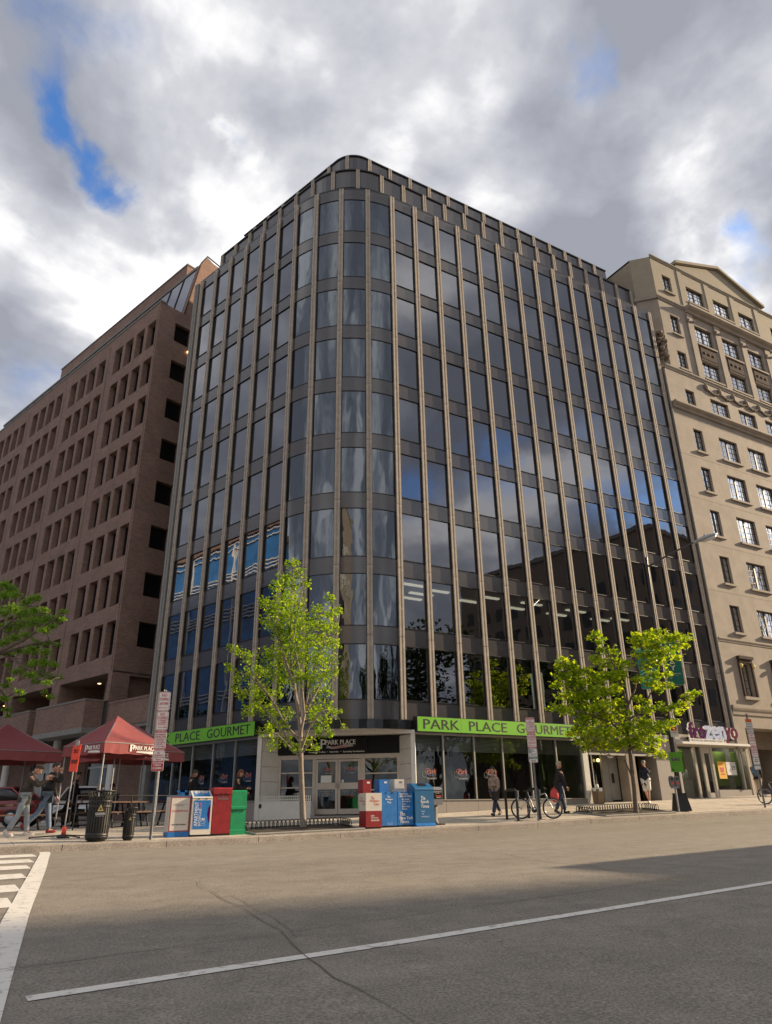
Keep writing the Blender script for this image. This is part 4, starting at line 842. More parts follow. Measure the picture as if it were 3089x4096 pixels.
spart(MB().box(20.6, 36.45, .5, 13.5, 4.0, 34.0), 'sun_blocker', 'win_black'); spart(MB().box(36.3, 36.5, .01, 14, -.2, 34.2), 'end_wall', 'limestone')  # unseen black filling put in so low sun cannot pass through the building
for z in (10.8, 13.6, 16.4, 19.2, 21.9): spart(MB().box(19.69, 36.4, -.004, .0, z - .008, z + .008), 'stone_joint', 'limestone_dark')

# ================================================================ across the streets (seen only as reflections, and casting the long shadows)
def plain_building(name, label, x0, x1, y0, y1, zt, rz, loc, wall, glass, fh=3.4, bw=2.4, ww=1.3, wh=1.8, faces=(0,)):
    t = thing(name, label, 'building', loc, rz); mb = MB()
    mb.box(x0, x1, y0, y1, -1.5, zt); link('wall', mb.data('wall', wall), t); link('coping', MB().box(x0 - .3, x1 + .3, y0 - .3, y1 + .3, zt, zt + .5).data('coping', 'coping'), t)
    me = MB().box(0, ww, -.06, -.01, 0, wh).data('window', glass)
    for f in faces:
        n = int(((x1 - x0) if f in (0, 2) else (y1 - y0)) / bw)
        for i in range(n):
            for k in range(int((zt - 4) / fh)):
                z = 3.6 + k * fh; u = (i + .5) * bw - ww / 2
                M = {0: T(x0 + u, y0, z), 1: T(x1, y0 + u, z, pi / 2), 2: T(x1 - u, y1, z, pi), 3: T(x0, y1 - u, z, -pi / 2)}[f]; link('window', me, t, M)
    return t
plain_building('corner_building', 'dark stone office block across the avenue behind the camera', 0, 28, -32, 0, 31, radians(-11), (54, -29.3, 0), 'limestone_dark', 'win_black', faces=(3, 2))
plain_building('tan_tower', 'tan stone tower beyond the crossing, lit by the low sun', 0, 10, -12, 0, 34, radians(20), (-44, -44, 0), 'limestone', 'win_black', faces=(1, 2))
t = thing('blue_glass_building', 'blue glass office building with white fins across the side street', 'building', lf(36, 30), RZL + pi)
link('curtain_wall', MB().box(0, 44, 0, 14, -1.5, 30).data('curtain_wall', 'blue_glass'), t); link('roof_edge', MB().box(-.2, 44.2, -.3, 14, 30, 30.8).data('roof_edge', 'brick'), t)
fin = MB().box(-.1, 44.1, -.25, .0, 0, .09).data('white_fin', 'white_letter')
for z in (29.6, 28.9, 25.9, 25.5, 25.1, 24.7, 21.4, 21.0, 20.6, 20.2, 16.8, 16.4, 16.0, 12.2, 11.8, 11.4, 7.8, 7.4, 7.0): link('white_fin', fin, t, T(0, 0, z))
vf = MB().box(-.1, .1, -.28, .0, 0, 30).data('white_fin', 'white_letter')
for i in range(6): link('white_fin', vf, t, T(.2 + 8.7 * i, 0, -.5))

# ================================================================ trees
MID = [(-6.12,-3.31,7.28,0.20), (-5.71,-2.91,7.17,0.20), (-6.24,-2.96,6.86,0.26), (-5.81,-2.72,6.73,0.32), (-5.46,-2.89,6.83,0.18), (-6.64,-3.36,6.42,0.20), (-6.43,-3.59,6.00,0.33), (-5.58,-2.37,6.35,0.33), (-6.84,-2.84,6.04,0.20), (-6.60,-3.03,5.79,0.28), (-5.72,-1.96,5.95,0.39), (-5.75,-3.04,5.70,0.32), (-6.37,-1.91,5.67,0.24), (-6.31,-2.70,5.30,0.32), (-5.84,-2.63,5.27,0.38), (-5.87,-3.64,5.20,0.31), (-4.76,-3.27,6.32,0.18), (-4.92,-2.70,6.07,0.24), (-4.84,-3.46,5.77,0.23), (-4.41,-3.26,5.96,0.15), (-5.16,-2.97,5.55,0.29), (-5.32,-4.14,5.18,0.28), (-4.52,-3.16,5.39,0.21), (-6.07,-2.60,4.87,0.35), (-5.91,-3.30,4.63,0.34), (-5.77,-3.94,4.69,0.31), (-4.79,-2.77,5.02,0.33), (-4.79,-3.60,4.77,0.23), (-6.35,-2.17,4.51,0.32), (-5.91,-2.10,4.44,0.36), (-5.66,-2.58,4.29,0.35), (-5.15,-2.45,4.47,0.33), (-5.22,-3.51,4.28,0.32), (-4.58,-3.04,4.39,0.24), (-7.56,-2.03,4.69,0.12), (-7.07,-1.29,4.75,0.15), (-6.81,-1.57,4.49,0.24), (-7.77,-2.63,3.94,0.14), (-7.52,-2.70,3.67,0.20), (-7.18,-2.73,3.80,0.17), (-6.40,-1.63,4.06,0.27), (-6.43,-2.71,3.83,0.29), (-5.95,-2.59,3.80,0.32), (-5.79,-3.37,3.67,0.29), (-5.29,-3.23,3.75,0.29), (-5.04,-3.63,3.74,0.29), (-4.78,-3.86,3.86,0.14), (-7.29,-1.90,3.50,0.12), (-7.08,-2.03,3.27,0.20), (-6.56,-1.66,3.52,0.24), (-6.42,-2.20,3.37,0.26), (-5.93,-1.98,3.37,0.21), (-4.92,-2.72,3.42,0.24), (-4.52,-2.68,3.43,0.21), (-6.85,-1.98,2.84,0.24), (-6.98,-2.96,2.94,0.20), (-6.26,-1.93,2.88,0.27), (-5.89,-1.93,2.84,0.24), (-5.62,-2.21,2.74,0.21), (-5.32,-3.08,2.79,0.17), (-4.97,-2.99,2.93,0.21), (-5.07,-3.98,2.81,0.17), (-6.06,-2.10,2.45,0.24), (-5.94,-2.71,2.34,0.17), (-6.77,-2.83,2.09,0.14), (-6.70,-3.33,2.10,0.17), (-4.96,-2.70,2.58,0.24), (-4.55,-2.66,2.51,0.21), (-5.02,-4.26,2.57,0.17), (-4.28,-3.21,2.78,0.09), (-4.50,-3.90,2.21,0.09), (-5.08,-4.10,2.01,0.14), (-5.27,-3.68,2.09,0.17), (-5.77,-2.41,1.97,0.24), (-6.01,-2.05,1.83,0.18), (-6.01,-3.78,1.65,0.17), (-5.27,-3.02,1.85,0.20), (-5.50,-4.07,1.61,0.14)]
MIDL = [[(-5.53,-3.11,1.29), (-5.54,-3.04,2.08), (-5.57,-2.96,2.63), (-5.67,-2.85,3.33), (-5.77,-2.73,4.05), (-5.83,-2.64,4.94), (-5.80,-2.60,6.17), (-5.77,-2.56,7.29)], [(-5.56,-3.09,2.08), (-5.49,-3.18,2.61), (-5.60,-3.17,3.43), (-5.74,-3.14,4.13), (-5.90,-3.10,4.85), (-5.80,-3.21,6.02), (-5.71,-3.32,6.62)], [(-5.49,-3.13,2.48), (-5.32,-3.05,3.33), (-5.13,-2.99,4.06), (-4.82,-2.99,4.82), (-4.60,-2.94,6.23)], [(-5.47,-3.14,2.62), (-5.16,-3.10,3.19), (-4.74,-3.12,3.92), (-4.44,-3.08,4.84), (-4.23,-2.97,5.96)], [(-5.61,-3.06,2.62), (-5.79,-2.95,3.59), (-6.12,-2.76,4.60), (-6.46,-2.56,5.49), (-6.69,-2.42,6.16)], [(-5.55,-3.09,1.81), (-5.92,-2.65,2.43), (-6.29,-2.20,3.30), (-6.60,-1.79,3.85), (-7.07,-1.28,4.75)], [(-5.63,-3.05,1.55), (-6.12,-2.88,2.21), (-6.67,-2.68,2.88), (-7.21,-2.48,3.29)], [(-5.51,-3.11,1.68), (-5.45,-3.41,2.19), (-5.20,-3.82,2.69), (-5.00,-4.20,3.06)], [(-5.73,-2.99,3.31), (-6.04,-2.75,4.32), (-6.27,-2.55,5.51), (-6.29,-2.47,6.67)], [(-5.55,-3.09,1.42), (-5.92,-3.17,1.67), (-6.36,-3.20,2.04), (-6.87,-3.19,2.08)], [(-5.49,-3.13,1.55), (-5.22,-3.57,2.05), (-4.67,-4.17,2.17)], [(-6.44,-2.57,3.24), (-7.01,-2.33,3.80), (-7.61,-2.06,4.05)]]
RGT = [(7.13,-3.32,6.27,0.31), (6.62,-3.97,5.84,0.20), (6.43,-4.10,5.52,0.16), (7.89,-3.23,5.72,0.34), (6.62,-3.64,5.25,0.25), (7.77,-2.97,5.25,0.39), (8.14,-3.31,5.35,0.30), (7.71,-4.15,5.05,0.33), (5.70,-2.80,5.15,0.37), (6.05,-2.88,5.04,0.25), (5.74,-2.43,5.01,0.17), (5.80,-2.57,4.74,0.34), (6.26,-2.91,4.81,0.38), (6.70,-3.05,4.90,0.25), (5.98,-1.96,4.44,0.26), (5.86,-2.79,4.39,0.42), (6.22,-3.16,4.36,0.46), (7.09,-3.07,4.60,0.42), (6.90,-3.96,4.53,0.41), (7.38,-4.11,4.62,0.33), (6.28,-2.06,4.03,0.34), (6.12,-2.91,3.91,0.46), (6.65,-3.17,3.99,0.46), (6.42,-4.15,3.92,0.44), (7.34,-3.85,4.14,0.33), (5.34,-2.34,3.50,0.25), (4.94,-3.27,3.29,0.32), (6.12,-2.72,3.45,0.42), (6.57,-2.94,3.45,0.46), (6.25,-3.95,3.40,0.45), (7.50,-3.50,3.63,0.42), (6.23,-3.09,2.99,0.42), (6.97,-3.08,3.02,0.46), (6.98,-3.77,3.03,0.45), (7.88,-3.56,3.29,0.30), (6.34,-2.59,2.65,0.42), (5.80,-3.77,2.45,0.44), (6.28,-3.97,2.41,0.49), (7.58,-3.44,2.58,0.51), (6.33,-2.12,2.54,0.21), (5.69,-3.23,2.16,0.29), (6.36,-3.19,2.07,0.37), (6.98,-3.27,2.04,0.38), (7.06,-3.88,2.03,0.37), (7.51,-4.05,2.18,0.41), (7.43,-4.12,2.67,0.37), (7.94,-4.30,2.82,0.37), (8.25,-4.00,2.44,0.42), (8.22,-4.61,2.61,0.37), (8.73,-4.74,2.77,0.33), (9.62,-4.44,2.92,0.17), (7.76,-4.91,2.12,0.36), (8.44,-4.17,1.86,0.34), (8.93,-4.11,1.69,0.21), (7.71,-4.28,1.95,0.25), (5.76,-3.33,1.86,0.16), (9.59,-4.35,6.44,0.34), (8.40,-4.84,6.09,0.33), (7.96,-4.69,6.04,0.33), (8.12,-4.27,5.97,0.21), (8.82,-4.12,5.94,0.38), (8.36,-5.10,5.67,0.41), (9.15,-5.10,5.99,0.37), (9.54,-5.30,6.07,0.29), (10.63,-4.90,6.18,0.26), (9.93,-5.32,5.73,0.17), (10.24,-4.63,5.85,0.30), (8.77,-5.20,5.40,0.37), (8.51,-4.70,5.34,0.37), (9.87,-4.84,5.35,0.25), (9.54,-4.16,5.28,0.38), (8.56,-4.49,5.02,0.29), (7.93,-4.59,5.35,0.25), (8.27,-5.00,4.55,0.33), (9.23,-4.72,4.66,0.21), (8.22,-4.83,4.21,0.29), (9.59,-4.35,4.33,0.26), (9.80,-4.41,4.26,0.13), (8.35,-4.92,4.01,0.25), (7.89,-4.45,4.44,0.25), (8.51,-3.72,3.82,0.21), (8.58,-4.10,3.66,0.25), (8.60,-3.77,3.38,0.30), (8.17,-4.48,3.28,0.25), (8.34,-5.03,3.26,0.20), (8.90,-5.02,3.37,0.21), (10.00,-4.61,3.59,0.30), (9.44,-5.38,3.74,0.25), (9.82,-5.44,3.88,0.21), (9.27,-4.97,3.20,0.21), (8.70,-4.64,3.56,0.12)]
RGTL = [[(7.53,-3.78,-0.18), (7.56,-3.82,0.54), (7.56,-3.83,1.27), (7.56,-3.85,1.86), (7.57,-3.87,2.58), (7.62,-3.92,3.35), (7.61,-3.93,3.94), (7.45,-3.85,4.75), (7.24,-3.74,5.45), (6.91,-3.57,6.12)], [(7.62,-3.84,2.59), (7.45,-3.57,3.19), (6.92,-3.08,3.69), (6.44,-2.64,4.29), (6.16,-2.30,5.15)], [(7.61,-3.83,2.02), (6.97,-3.64,2.28), (6.26,-3.41,2.50), (5.60,-3.21,2.46)], [(7.61,-3.83,2.32), (6.92,-3.69,2.84), (5.93,-3.38,3.21), (4.83,-3.00,3.39)], [(7.67,-3.87,3.36), (8.15,-4.00,4.13), (8.39,-4.00,4.71), (8.84,-4.12,5.43), (9.39,-4.30,6.09), (10.54,-4.82,6.18)], [(7.70,-3.89,2.78), (8.33,-4.05,3.33), (8.98,-4.22,4.23), (9.68,-4.42,4.58)], [(7.63,-3.84,2.17), (8.26,-3.95,2.48), (9.11,-4.18,2.76), (9.78,-4.31,2.94)], [(7.61,-3.83,1.90), (8.00,-4.10,2.08), (8.30,-4.30,1.89), (8.54,-4.48,1.65)], [(7.66,-3.86,2.97), (8.46,-4.14,3.33), (9.33,-4.47,3.37), (10.02,-4.69,3.58), (10.65,-4.88,4.00)], [(8.53,-4.37,5.36), (8.70,-4.12,5.97), (8.74,-3.80,6.17)], [(7.61,-3.83,0.68), (7.23,-3.83,1.52), (6.66,-3.72,1.66)]]
LFT = [(-13.95,5.44,7.84,0.26), (-13.71,5.65,7.75,0.26), (-13.89,5.09,7.34,0.28), (-13.56,4.36,7.24,0.22), (-13.05,3.20,6.86,0.22), (-13.25,3.51,6.76,0.19), (-12.93,2.89,6.88,0.14), (-13.63,2.72,6.33,0.28), (-13.79,4.76,6.63,0.27), (-13.25,3.31,6.36,0.30), (-12.82,5.03,6.86,0.26), (-12.71,2.08,6.25,0.15), (-12.44,5.16,6.63,0.31), (-12.83,4.59,6.35,0.34), (-13.18,5.66,6.48,0.35), (-13.57,5.78,6.35,0.31), (-12.09,4.93,6.63,0.26), (-11.98,3.66,6.64,0.14), (-12.13,1.62,5.89,0.11), (-12.20,4.42,6.24,0.20), (-12.58,2.49,5.64,0.19), (-13.05,3.24,5.59,0.22), (-13.33,4.77,5.76,0.28), (-13.62,4.42,5.49,0.24), (-12.63,3.43,5.40,0.19), (-12.16,5.12,5.76,0.18), (-11.95,3.77,5.47,0.11), (-12.81,3.26,5.10,0.24), (-12.44,2.72,4.98,0.22), (-13.08,5.36,5.44,0.23), (-13.47,4.15,5.08,0.19), (-12.25,4.58,4.97,0.26), (-12.08,2.87,4.62,0.16), (-12.68,2.64,4.58,0.19), (-12.83,4.00,4.66,0.19), (-13.02,5.16,4.67,0.20), (-12.76,2.60,4.17,0.19), (-12.28,4.63,4.56,0.23), (-11.90,4.90,4.51,0.20), (-11.67,4.34,4.44,0.11), (-12.37,4.81,4.33,0.18), (-12.28,1.69,3.82,0.15), (-13.37,4.66,4.78,0.14), (-13.32,5.51,4.20,0.18), (-13.01,2.28,3.56,0.15), (-12.25,2.66,3.66,0.11), (-12.05,2.54,3.50,0.14), (-12.78,3.93,3.54,0.11), (-13.33,3.88,3.55,0.19), (-13.18,3.97,3.20,0.16), (-13.06,5.04,3.12,0.11), (-13.33,2.28,3.94,0.12)]
LFTL = [[(-14.37,4.77,0.05), (-14.86,4.86,3.74), (-14.36,4.39,4.77), (-13.72,3.84,5.10), (-13.10,3.28,5.43), (-12.58,2.78,5.87), (-12.13,2.34,6.21)], [(-14.57,4.88,4.70), (-13.70,4.15,5.05), (-12.98,3.49,5.27), (-12.35,2.88,5.40), (-12.06,2.49,5.21)], [(-14.36,4.76,4.83), (-13.84,4.15,5.86), (-13.35,3.54,6.35), (-12.91,2.97,6.82)], [(-13.71,4.38,5.20), (-12.94,3.57,4.60), (-12.41,2.91,4.28), (-11.89,2.23,4.10)], [(-14.36,4.76,4.83), (-13.62,4.73,4.06), (-13.22,4.89,3.71), (-13.06,5.19,3.13)], [(-14.41,4.78,5.10), (-13.97,4.97,6.88), (-13.78,5.31,7.65)]]

def tree(name, label, base, r0, limbs, clumps, leaf, leafm, barkm, per, seed, flat=False, low=None, rr_=.045, group=None):
    rg = random.Random(seed); t = thing(name, label, 'tree', base, group=group); B = Vector(base); mb = MB()
    root = Vector(limbs[0][0]) - B
    mb.tube([(0, 0, -.15), (0, 0, .06), root * .5, root], [r0 * 1.6, r0 * 1.12, r0 * .95, r0 * .85], 10)
    for li, l in enumerate(limbs):
        pts = [Vector(p) - B for p in l]; n = len(pts); a = r0 * .85 if li == 0 else max(.018, rr_ * (1.0 - .03 * li))
        mb.tube(pts, [a * (1 - .88 * i / (n - 1)) + .005 for i in range(n)], 7 if li < 4 else 5)
    allp = [Vector(p) - B for l in limbs for p in l[1:]] + [(Vector(l[i]) + Vector(l[i + 1])) / 2 - B for l in limbs for i in range(len(l) - 1)]
    tw = MB(); lv = MB()
    for c in clumps:
        q = Vector(c[:3]) - B; r = c[3]
        cand = sorted(allp, key=lambda p: (p - q).length + max(0, p.z - q.z) * .8)[0]
        if (cand - q).length > .12: mid = cand.lerp(q, .5) + Vector((rg.uniform(-.05, .05), rg.uniform(-.05, .05), .06)); tw.tube([cand, mid, q], [.012, .009, .004], 4, caps=False)
        for _ in range(4):
            d = Vector((rg.gauss(0, 1), rg.gauss(0, 1), rg.gauss(.2, .8))).normalized() * r * rg.uniform(.7, 1.15); tw.tube([q - d * .2, q + d], [.005, .002], 3, caps=False)
        for _ in range(int(per * (r / .3) ** 1.9) + 6):
            d = Vector((rg.gauss(0, .52), rg.gauss(0, .52), rg.gauss(0, .50 if not flat else .28))) * r
            if d.length > 1.35 * r: d *= .8
            p = q + d; s = leaf * rg.uniform(.65, 1.25)
            u = Vector((rg.gauss(0, 1), rg.gauss(0, 1), rg.gauss(-.35, .6))).normalized(); v = u.cross(Vector((rg.gauss(0, .5), rg.gauss(0, .5), 1))).normalized(); nn = u.cross(v)
            lv.add([p - u * s * .5, p + v * s * .38 + nn * s * .06, p + u * s * .55 - nn * s * .1, p - v * s * .38 + nn * s * .06], [(0, 1, 2), (0, 2, 3)])
    link('trunk', mb.data('trunk', barkm), t); o = link('twigs', tw.data('twigs', barkm), t); o['kind'] = 'stuff'
    link('crown', lv.data('crown', leafm), t); return t
tree('street_tree', 'slim upright young street tree with lime spring leaves in front of the corner entrance', (-5.42, -3.17, zwalk(-5.42, -3.17)), .085, MIDL, MID, .098, 'leaf_lime', 'bark_pale', 170, 11)
tree('street_tree', 'broad young street tree with layered bright green leaves beside the street lamp', (7.53, -3.78, zwalk(7.53, -3.78)), .10, RGTL, RGT, .165, 'leaf_linden', 'bark', 70, 12, flat=True, rr_=.05)
tree('locust_tree', 'feathery green locust tree overhanging the red tents at the left edge', (-14.45, 4.6, zwalk(-14.45, 4.6) - .0), .15, LFTL, LFT, .085, 'leaf_locust', 'bark', 300, 13, flat=True, rr_=.06)
def park_tree(x, y, h, seed):
    cl = []; rg = random.Random(seed)
    for _ in range(26): a = rg.uniform(0, 2 * pi); r = rg.uniform(0, .30) * h; z = rg.uniform(.36, 1.0); cl.append((x + r * cos(a) * (1.25 - abs(z - .6)), y + r * sin(a) * (1.25 - abs(z - .6)), h * z, .10 * h))
    tree('park_tree', 'dark leafy park tree on the far side of the avenue', (x, y, -1.0), .03 * h, [[(x, y, .2 * h), (x + .2, y, .5 * h), (x, y + .3, .8 * h)], [(x, y, .3 * h), (x + .18 * h, y + .1, .6 * h)], [(x, y, .28 * h), (x - .18 * h, y - .2, .6 * h)]], cl, .55, 'leaf_dark', 'bark', 5, seed, rr_=.02 * h, group='park trees across the avenue')
for i, (x, y, h) in enumerate(((-4, -44, 12), (5, -41, 14), (14, -43, 15), (23, -41, 17), (31, -44, 19), (40, -42, 17), (9, -52, 16), (-14, -47, 13))): park_tree(x, y, h, 40 + i)

for i, (s_, o_, h_) in enumerate(((13, 19, 7.5), (24, 20, 8.5), (33, 19, 8), (44, 20.5, 9))): q = lf(s_, o_); park_tree(q.x, q.y, h_, 70 + i)
def pit(name, label, x0, x1, y0, y1, hoops_side, lab2):
    mb = MB(); n = 12; vs = []
    for j in range(7):
        for i in range(n + 1):
            x = x0 + (x1 - x0) * i / n; y = y0 + (y1 - y0) * j / 6; e = i in (0, n) or j in (0, 6); vs.append((x, y, zwalk(x, y) + (.012 if e else .05 + random.uniform(-.02, .03))))
    mb.add(vs, [(j * (n + 1) + i, j * (n + 1) + i + 1, (j + 1) * (n + 1) + i + 1, (j + 1) * (n + 1) + i) for j in range(6) for i in range(n)])
    o = mb.build(name, 'soil'); o['kind'] = 'stuff'; o['label'] = label
    c = ((x0 + x1) / 2, (y0 + y1) / 2); zc = zwalk(*c); t = thing('tree_guard', lab2, 'fence', (c[0], c[1], zc), group='low hooped tree guards')
    hm = MB().tube([(-.085, 0, 0), (-.085, 0, .13), (-.07, 0, .175), (-.04, 0, .205), (0, 0, .215), (.04, 0, .205), (.07, 0, .175), (.085, 0, .13), (.085, 0, 0)], .0125, 6).data('hoop', 'black_iron')
    def run(ax, ay, bx, by, k):
        for i in range(k):
            f = (i + .5) / k; x = ax + (bx - ax) * f; y = ay + (by - ay) * f; link('hoop', hm, t, T(x - c[0], y - c[1], zwalk(x, y) + .02 - zc, atan2(by - ay, bx - ax)))
        link('rail', MB().tube([(ax - c[0], ay - c[1], zwalk(ax, ay) + .06 - zc), (bx - c[0], by - c[1], zwalk(bx, by) + .06 - zc)], .012, 6).data('rail', 'black_iron'), t)
    run(x0 + .1, y1 - .06, x1 - .1, y1 - .06, int((x1 - x0) / .135)); run(x0 + .06, y0 + .75, x0 + .06, y1 - .1, hoops_side); run(x1 - .06, y0 + .75, x1 - .06, y1 - .1, hoops_side)
    e = MB(); 
    for (ax, ay, bx, by) in ((x0, y0, x1, y0), (x0, y1, x1, y1), (x0, y0, x0, y1), (x1, y0, x1, y1)):
        e.tube([(ax - c[0], ay - c[1], zwalk(ax, ay) + .02 - zc), (bx - c[0], by - c[1], zwalk(bx, by) + .02 - zc)], .035, 4)
    link('edging', e.data('edging', 'concrete_trim'), t)
pit('tree_pit', 'dark soil in the planting bed under the corner tree', -7.2, -3.92, -4.1, -2.45, 7, 'low black hooped guard around the bed of the corner tree')
pit('tree_pit', 'dark soil in the planting bed under the right tree', 5.6, 9.2, -4.15, -2.6, 7, 'low black hooped guard around the bed of the right tree')

# ================================================================ street furniture
VR = -.525                                              # faces the camera side of the crossing
def plate(par, z0, z1, face, lines, arrow=None, band=None, back='sign_white', w_=.305, ink='sign_red', M=None):
    c = .025; h = z1 - z0; x = w_ / 2
    poly = [(-x + c, z0), (x - c, z0), (x, z0 + c), (x, z1 - c), (x - c, z1), (-x + c, z1), (-x, z1 - c), (-x, z0 + c)]
    o = link('sign_plate', MB().prism_y(poly, -.006, 0).data('sign_plate', face), par, M)
    mb = MB(); b = .009; i = .012
    for a in ((-x + i, x - i, z0 + i, z0 + i + b), (-x + i, x - i, z1 - i - b, z1 - i), (-x + i, -x + i + b, z0 + i, z1 - i), (x - i - b, x - i, z0 + i, z1 - i)): mb.box(a[0], a[1], -.0075, -.006, a[2], a[3])
    for s_, f0, f1, k in lines:
        put_text(mb, s_, -x * k, x * k, z0 + h * f0, z0 + h * f1, -.0085, 0, fit=True, bold=.0015)
    if arrow:
        zz = z0 + h * arrow[0]; L_ = x * .6; hd = .022
        mb.box(-L_, L_, -.0085, -.006, zz - .006, zz + .006)
        for d in arrow[1]: mb.add([(d * (L_ + .03), -.0086, zz), (d * (L_ - .01), -.0086, zz + hd), (d * (L_ - .01), -.0086, zz - hd)], [(0, 1, 2)])
    mats = [ink]
    if band:
        mats = [ink, 'sign_white', 'teal']
        for f0, f1, mi, txt in band:
            mb.box(-x + .01, x - .01, -.0082, -.0065, z0 + h * f0, z0 + h * f1, mi)
            if txt: put_text(mb, txt, -x * .75, x * .75, z0 + h * (f0 + .2 * (f1 - f0)), z0 + h * (f0 + .8 * (f1 - f0)), -.0088, 1, fit=True, bold=.001)
    link('print', mb.data('print', mats), o); return o
def post(par, h, r=.03):
    link('post', MB().prism([(-r, -.02), (-r + .012, .0), (-r + .012, .03), (r - .012, .03), (r - .012, 0), (r, -.02), (r, -.012), (r - .006, .036), (-r + .006, .036), (-r, -.012)], -.1, h).data('post', 'galv'), par, T(0, .03, 0))
t = thing('parking_sign_post', 'galvanised post with four red and white stopping signs near the litter bins', 'sign post', (-9.9, -4.03, zwalk(-9.9, -4.03)), VR); zb = -zwalk(-9.9, -4.03)
post(t, 3.62)
plate(t, 2.42 + zb, 2.91 + zb, 'sign_white', [('NO', .74, .90, .45), ('STOPPING', .53, .68, .78), ('ANYTIME', .30, .45, .74)], (.16, (-1,)))
plate(t, 1.93 + zb, 2.41 + zb, 'sign_white', [('NO', .76, .91, .4), ('STOPPING', .58, .72, .78), ('7-9:30AM', .46, .56, .7), ('4-6:30PM', .35, .44, .7), ('MONDAY-FRIDAY', .27, .32, .65)], (.16, (1,)))
plate(t, 1.45 + zb, 1.92 + zb, 'sign_white', [('NO PARKING', .75, .84, .75), ('LOADING ZONE', .63, .72, .85), ('FOR COMMERCIAL', .53, .59, .72), ('VEHICLES ONLY', .45, .51, .62), ('9:30-4PM', .32, .42, .75), ('MONDAY-FRIDAY', .24, .29, .6)], (.16, (1,)), [(.89, .985, 0, 'TOW-AWAY'), (.015, .08, 0, '$ PENALTY')])
plate(t, .93 + zb, 1.44 + zb, 'sign_white', [('NO', .82, .91, .22), ('PARKING', .70, .79, .7), ('12:30 PM - 2:30 PM', .62, .67, .8), ('THURSDAY', .53, .58, .5)], None, [(.41, .49, 0, 'MAR 1 - OCT 31'), (.015, .37, 0, None)]).name
mb = MB(); put_text(mb, 'STREET', -.1, .1, 1.05 + zb, 1.10 + zb, -.0092, 0, fit=True, bold=.002); put_text(mb, 'CLEANING', -.12, .12, .975 + zb, 1.03 + zb, -.0092, 0, fit=True, bold=.002); link('lettering', mb.data('lettering', 'white_letter'), t)
px, py = 2.53, -4.15; zb = -zwalk(px, py)
t = thing('parking_sign_post', 'post with red stopping signs and a green two hour sign beside the bicycle', 'sign post', (px, py, -zb), VR); post(t, 3.28)
plate(t, 2.28 + zb, 2.79 + zb, 'sign_white', [('NOT', .72, .80, .3), ('STOPPING', .60, .69, .8), ('7-9:30AM', .48, .56, .7), ('4-6:30PM', .37, .45, .7), ('MONDAY-FRIDAY', .30, .34, .6)], (.20, (-1, 1)), [(.87, .985, 0, 'TOW-AWAY'), (.015, .10, 0, '$ PENALTY')])
plate(t, 1.79 + zb, 2.27 + zb, 'sign_white', [('NO PARKING', .76, .84, .75), ('LOADING ZONE', .65, .73, .85), ('FOR COMMERCIAL', .56, .61, .72), ('VEHICLES ONLY', .48, .53, .62), ('9:30AM-4PM', .34, .42, .75), ('MONDAY-SATURDAY', .27, .31, .75)], (.17, (-1,)), [(.89, .985, 0, 'TOW-AWAY'), (.015, .08, 0, '$ PENALTY')])
o = plate(t, 1.32 + zb, 1.78 + zb, 'sign_white', [('HOUR', .83, .91, .2), ('PARKING', .75, .80, .5), ('9:30 AM - 4 PM', .58, .64, .7), ('MONDAY-FRIDAY', .50, .55, .7), ('6:30PM-10PM', .13, .19, .5), ('PAY TO PARK', .06, .11, .5)], None, [(.26, .42, 2, 'PAY METER')], ink='grey_box')
mb = MB().box(-.13, -.045, -.0085, -.006, 1.63 + zb, 1.75 + zb); link('print', mb.data('print', 'teal'), o); mb = MB(); put_text(mb, '2', -.115, -.06, 1.65 + zb, 1.735 + zb, -.009, bold=.002); link('print', mb.data('print', 'white_letter'), o)
px, py = 14.9, -4.0; zb = -zwalk(px, py); t = thing('parking_sign_post', 'post with an orange topped double parking sign at the right edge', 'sign post', (px, py, -zb), -.35); post(t, 3.75)
plate(t, 2.70 + zb, 3.30 + zb, 'sign_white', [('DOUBLE', .58, .72, .85), ('PARKING', .40, .53, .85), ('PENALTY', .22, .35, .85), ('$ FINES', .06, .17, .7)], None, [(.76, .985, 0, None)], ink='grey_box').data.materials
link('orange_flash', MB().box(-.14, .14, -.012, -.007, 3.17 + zb, 3.29 + zb).data('orange_flash', 'orange'), t)
plate(t, 2.19 + zb, 2.69 + zb, 'sign_white', [('NO', .78, .9, .4), ('STOPPING', .58, .7, .78), ('ANYTIME', .38, .5, .7)], (.16, (1,))); plate(t, 1.74 + zb, 2.18 + zb, 'sign_white', [('NO PARKING', .68, .78, .75), ('LOADING ZONE', .52, .62, .85), ('9:30AM-4PM', .34, .44, .75)], (.2, (1,)), [(.86, .985, 0, 'TOW-AWAY')])
plate(t, 1.24 + zb, 1.73 + zb, 'sign_white', [('HOUR', .78, .88, .4), ('PARKING', .62, .72, .6)], None, [(.30, .42, 2, 'PAY METER')], ink='teal')
